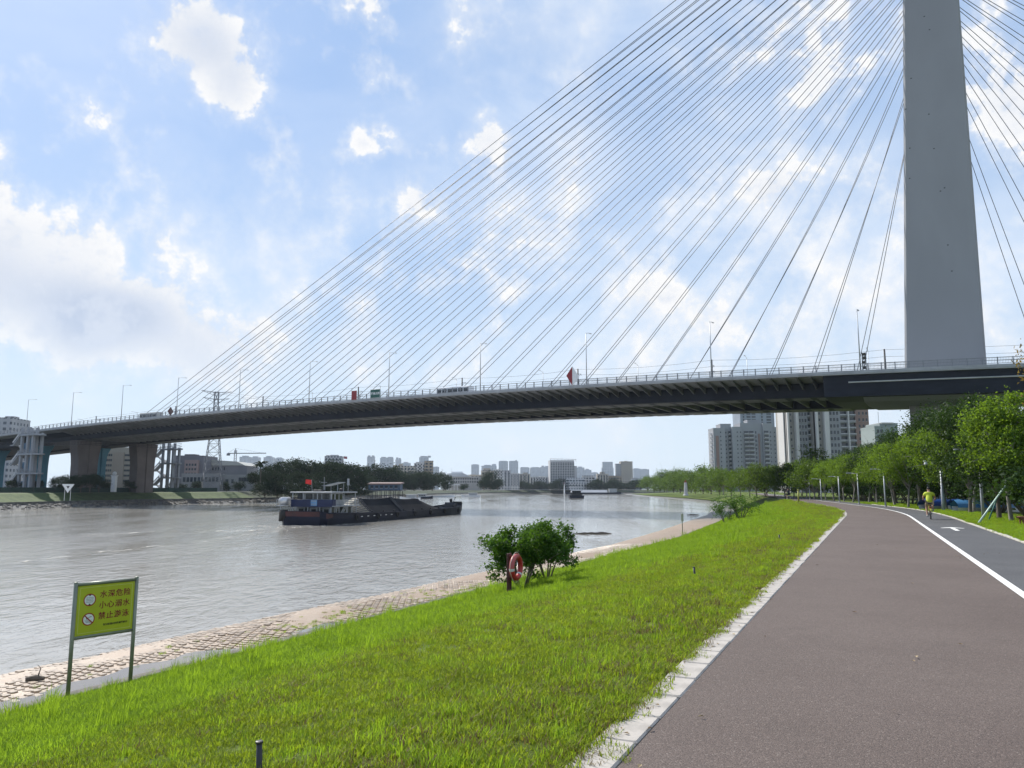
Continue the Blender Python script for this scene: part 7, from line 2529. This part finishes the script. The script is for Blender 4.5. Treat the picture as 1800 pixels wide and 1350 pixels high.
# ---- town and skyline: (x0, x1, top y, distance, wall colour, stepped tops, what it looks like)
SKY = [
    (418, 434, 803, 1500, GREY, [(422, 431, 801)], 'leftmost hazy blue tower over the far bank rooftops'),
    (437, 452, 804, 1520, GREY, [(441, 448, 802)], 'second hazy blue tower from the left over the rooftops'),
    (461, 478, 804, 1500, GREY, [(465, 474, 801.5)], 'third hazy blue tower from the left, above the grove'),
    (480, 494, 806, 1480, GREY, [(483, 491, 804)], 'fourth hazy blue tower from the left, above the grove'),
    (428, 462, 816, 1300, GREY, [(434, 450, 814)], 'broad low hazy block in front of the leftmost towers'),
    (569, 599, 803, 760, GREY, [(571, 576, 800), (578, 592, 799.5), (593, 599, 806)], 'grey slab with a stepped roofline above the dark grove'),
    (644, 657, 803, 1500, GREY, [(645, 649, 800.5), (652, 656, 800.5)], 'slim pale blue tower with a notched top'),
    (667, 690, 805, 1500, GREY, [(669, 677, 803), (680, 689, 803)], 'wide pale blue twin topped tower'),
    (694, 704, 808, 1550, GREY, [(695, 699, 804), (700, 703, 805)], 'thin pale blue tower with a spiky top'),
    (705, 720, 814, 1500, GREY, [(708, 716, 812)], 'low pale blue block beside the spiky topped tower'),
    (690, 728, 820, 760, BEIGE, [(690, 694, 817), (700, 706, 815)], 'beige apartment block with roof huts behind the rounded trees'),
    (727, 748, 815, 800, PALE, [(730, 744, 812)], 'pale apartment block with horizontal bands'),
    (736, 752, 804, 1400, GREY, [(738, 750, 801.5), (751, 756, 801)], 'curved top blue tower behind the tan block'),
    (745, 761, 811, 780, TAN, [(748, 755, 810)], 'tan office block left of the gap in the skyline'),
    (760, 771, 821, 1300, GREY, [(763, 769, 820)], 'small blue tower right of the tan office block'),
    (828, 841, 817, 1500, GREY, [(830, 839, 816)], 'lone blue tower standing right of the gap'),
    (846, 872, 819, 1450, GREY, [(850, 862, 817), (864, 871, 815.5)], 'blue slab with a stepped top right of the lone tower'),
    (877, 893, 811, 1400, GREY, [(879, 891, 810)], 'tall blue block with a stepped cap'),
    (895, 911, 811, 1400, GREY, [(897, 909, 810), (906, 909, 808.5)], 'tall blue block with a small roof mast'),
    (915, 931, 822, 1600, GREY, [(917, 929, 821)], 'pale blue block left of the framed building'),
    (933, 950, 822, 1600, GREY, [(935, 948, 821)], 'second pale blue block left of the framed building'),
    (950, 968, 821, 1600, GREY, [(953, 957, 818.5), (959, 966, 819)], 'pale blue stepped block touching the framed building'),
    (1012, 1028, 822, 1600, GREY, [(1017, 1024, 820)], 'pale blue stepped block right of the framed building'),
    (1027, 1040, 826, 1600, GREY, [(1030, 1036, 824)], 'small pale blue block farther right of the framed building'),
    (1040, 1052, 831, 1700, GREY, [(1042, 1050, 830)], 'low pale hazy block in the skyline gap'),
    (1060, 1078, 812, 1350, GREY, [(1058.5, 1079.5, 822)], 'single blue tower with a wider base'),
    (1092, 1113, 812, 1000, BEIGE, [(1100, 1104, 810)], 'beige tower with a blank side wall'),
    (1083, 1096, 816, 1000, GREY, [(1084, 1092, 815)], 'gridded tower joined to the beige tower'),
    (1114, 1127, 824, 1700, GREY, [(1116, 1124, 823)], 'left one of the two hazy blocks at the right end of the skyline'),
    (1127, 1142, 825, 1700, GREY, [(1130, 1138, 824)], 'right one of the two hazy blocks at the right end of the skyline'),
    (1157, 1176, 832, 1900, GREY, [(1160, 1172, 831)], 'faint low block above the point'),
    (1176, 1200, 835, 900, PALE, [(1190, 1200, 833)], 'pale low building half hidden behind the point trees'),
    (846, 868, 828, 800, BEIGE, [(850, 862, 823)], 'cream mid rise behind the round tree'),
    (868, 884, 826, 820, PALE, [(872, 880, 825)], 'white mid rise with open loggias'),
    (885, 898, 828, 840, GREY, [(887, 893, 827)], 'narrow grey mid rise beside the white one'),
    (897, 913, 833, 860, PALE, [(900, 910, 831)], 'low white house above the far shore trees'),
    (913, 932, 834, 900, BEIGE, [(920, 928, 830.5)], 'cream low block with a roof hut above the far shore'),
    (932, 968, 839, 920, PALE, [(950, 960, 837)], 'long low white terrace above the far shore'),
    (995, 1028, 841, 900, PALE, [(1004, 1012, 838)], 'cluster house with pale walls right below the framed building'),
    (1024, 1046, 837, 930, PALE, [(1026, 1044, 836)], 'flat white house on the far shore'),
    (1050, 1070, 834, 920, BEIGE, [(1056, 1064, 829.5)], 'cream house with a roof turret on the far shore'),
    (1068, 1094, 837, 930, TAN, [(1074, 1086, 836)], 'brown roofed long house on the far shore'),
    (1110, 1128, 842, 940, PALE, [(1113, 1122, 840)], 'small white house at the right end of the far shore'),
    (820, 848, 836, 640, BEIGE, [(826, 834, 834)], 'cream annex with arches beside the hall'),
    (1000, 1052, 849, 888, PALE, [(1010, 1018, 846), (1034, 1044, 847)], 'row of low pale houses right behind the far embankment'),
]
for (x0, x1, yt_, Y, col_, tops, lab) in SKY:
    Y = Y * 3.0 if Y >= 1250 else Y
    b = Bld((x0 + x1) / 2, Y, lab, 'building', 'town_building', random.uniform(-0.12, 0.12))
    m = fac(col_, 8.6 if Y > 1200 else 3.0, 8.2 if Y > 1200 else 3.1)
    dp = max(9.0, (x1 - x0) * Y / F * 0.7)
    o = b.block(x0, x1, yt_, 0, dp, m)
    for (a, c, yy) in tops:
        b.block(a, c, yy, dp * 0.15, dp * 0.8, m, 'roof_house', None if yy > yt_ else yt_ + 0.2, False)
    if Y < 960 and x1 - x0 > 12:
        nf = int((855 - yt_) * Y / F / 3.1)
        nc = int((x1 - x0) * Y / F / 3.2)
        for f in range(min(nf, 9)):
            for c in range(nc):
                b.win(x0 + (x1 - x0) * (c + 0.5) / nc, yt_ + 3.0 + (f + 0.2) * 3.1 * F / Y, 1.5 * F / Y, 1.7 * F / Y, 0, o, U_REC)
# framed building: the big grid
b = Bld(990, 900, 'big concrete framed building with a grid of windows in mid skyline', 'building', 'framed_building', 0.05)
M_frm = mat('frame concrete', (0.42, 0.42, 0.43), 0.8, 0.06, 0.05)
o = b.block(967, 1010, 810, 0, 22, M_frm); o2 = b.block(1009, 1015, 820, 1, 20, M_frm)
rows = [814 + 2.9 * k for k in range(12)]
b.wins([969.5 + 3.05 * k for k in range(14)], rows, 1.9, 1.9, 0, o, U_REC)
mb = MB()
for k in range(8):
    x = b.x(968) + (b.x(1013) - b.x(968)) * k / 7
    mb.bar((x, 0.4, b.z(811)), (x, 0.4, b.z(806.5)), 0.4)
mb.bar((b.x(967), 0.4, b.z(806.5)), (b.x(1014), 0.4, b.z(807.5)), 0.5)
mb.build('roof_frame', M_frm, b.t)
# hall with the long hipped roof
b = Bld(818, 610, 'long institutional hall with a white hipped roof and tall windows', 'building', 'hall', 0.0)
o = b.block(790, 846, 838, 0, 16, mat('hall wall', (0.42, 0.40, 0.38), 0.8, 0.08, 0.1), parapet=False)
mb = MB(); mb.prism([(b.x(783), b.z(838)), (b.x(828), b.z(838)), (b.x(815), b.z(832)), (b.x(790), b.z(832))], -1, 17, lambda a, c, d: (a, d, c)); mb.build('roof', mat('hall roof', (0.50, 0.51, 0.53), 0.5, 0.08, 0.1), b.t)
mb = MB(); mb.box(((b.x(792) + b.x(812)) / 2, 8, b.z(830.5)), (b.x(812) - b.x(792), 6, 1.6)); mb.tube([(b.x(792), 8, b.z(831)), (b.x(792), 8, b.z(822))], 0.15, 5); mb.build('roof_lantern', M_white, b.t)
b.wins([794 + 4.1 * k for k in range(12)], [841.5, 847], 1.9, 3.0, 0, o)
mb = MB(); mb.box((b.x(797), -6, b.z(852)), (10, 6, 0.5))
for k in range(4):
    mb.bar((b.x(797) - 4 + 2.6 * k, -8, 0), (b.x(797) - 4 + 2.6 * k, -8, b.z(852)), 0.3)
mb.build('porch', M_white, b.t)

# ------------------------------------------------------------------ haze: even, thin, over river and town
mb = MB(); mb.box((0, 3900, 74), (15000, 8600, 158))
hz_ = mb.build('haze', None)
hz_.data.materials.clear()
hm = bpy.data.materials.new('haze air')
hm.use_nodes = True
T = NT(hm.node_tree)
for nd in list(T.n):
    T.n.remove(nd)
ho = T.node('ShaderNodeOutputMaterial')
pv = T.node('ShaderNodeVolumePrincipled')
pv.inputs['Color'].default_value = (0.74, 0.86, 1.0, 1)
pv.inputs['Density'].default_value = 0.00007
pv.inputs['Anisotropy'].default_value = 0.2
T.l.new(pv.outputs[0], ho.inputs['Volume'])
hz_.data.materials.append(hm)
stuff(tag(hz_, 'thin bluish haze over the river and the distant town', 'haze'))
# scrub between the piers and fence of the far bank
for i, (px, Y, hh) in enumerate(((66, 240, 3.4), (98, 244, 4.2), (112, 250, 3.2), (186, 262, 3.0), (300, 300, 3.4), (322, 306, 3.0), (345, 312, 3.8), (398, 318, 3.6), (420, 316, 4.2))):
    p = at(px, 858, Y); p.z = Z0
    t = thing('scrub_bush', 'dark scrub bush behind the far bank fence, %s from the left' % ORD[i], 'bush', p, i * 1.1, 'scrub bushes behind the far bank fence')
    t.scale = (hh / 11 * 0.9, hh / 11 * 0.9, hh / 11)
    link('stems', FARL[i % 3][0], t); link('foliage', FARL[i % 3][1], t)
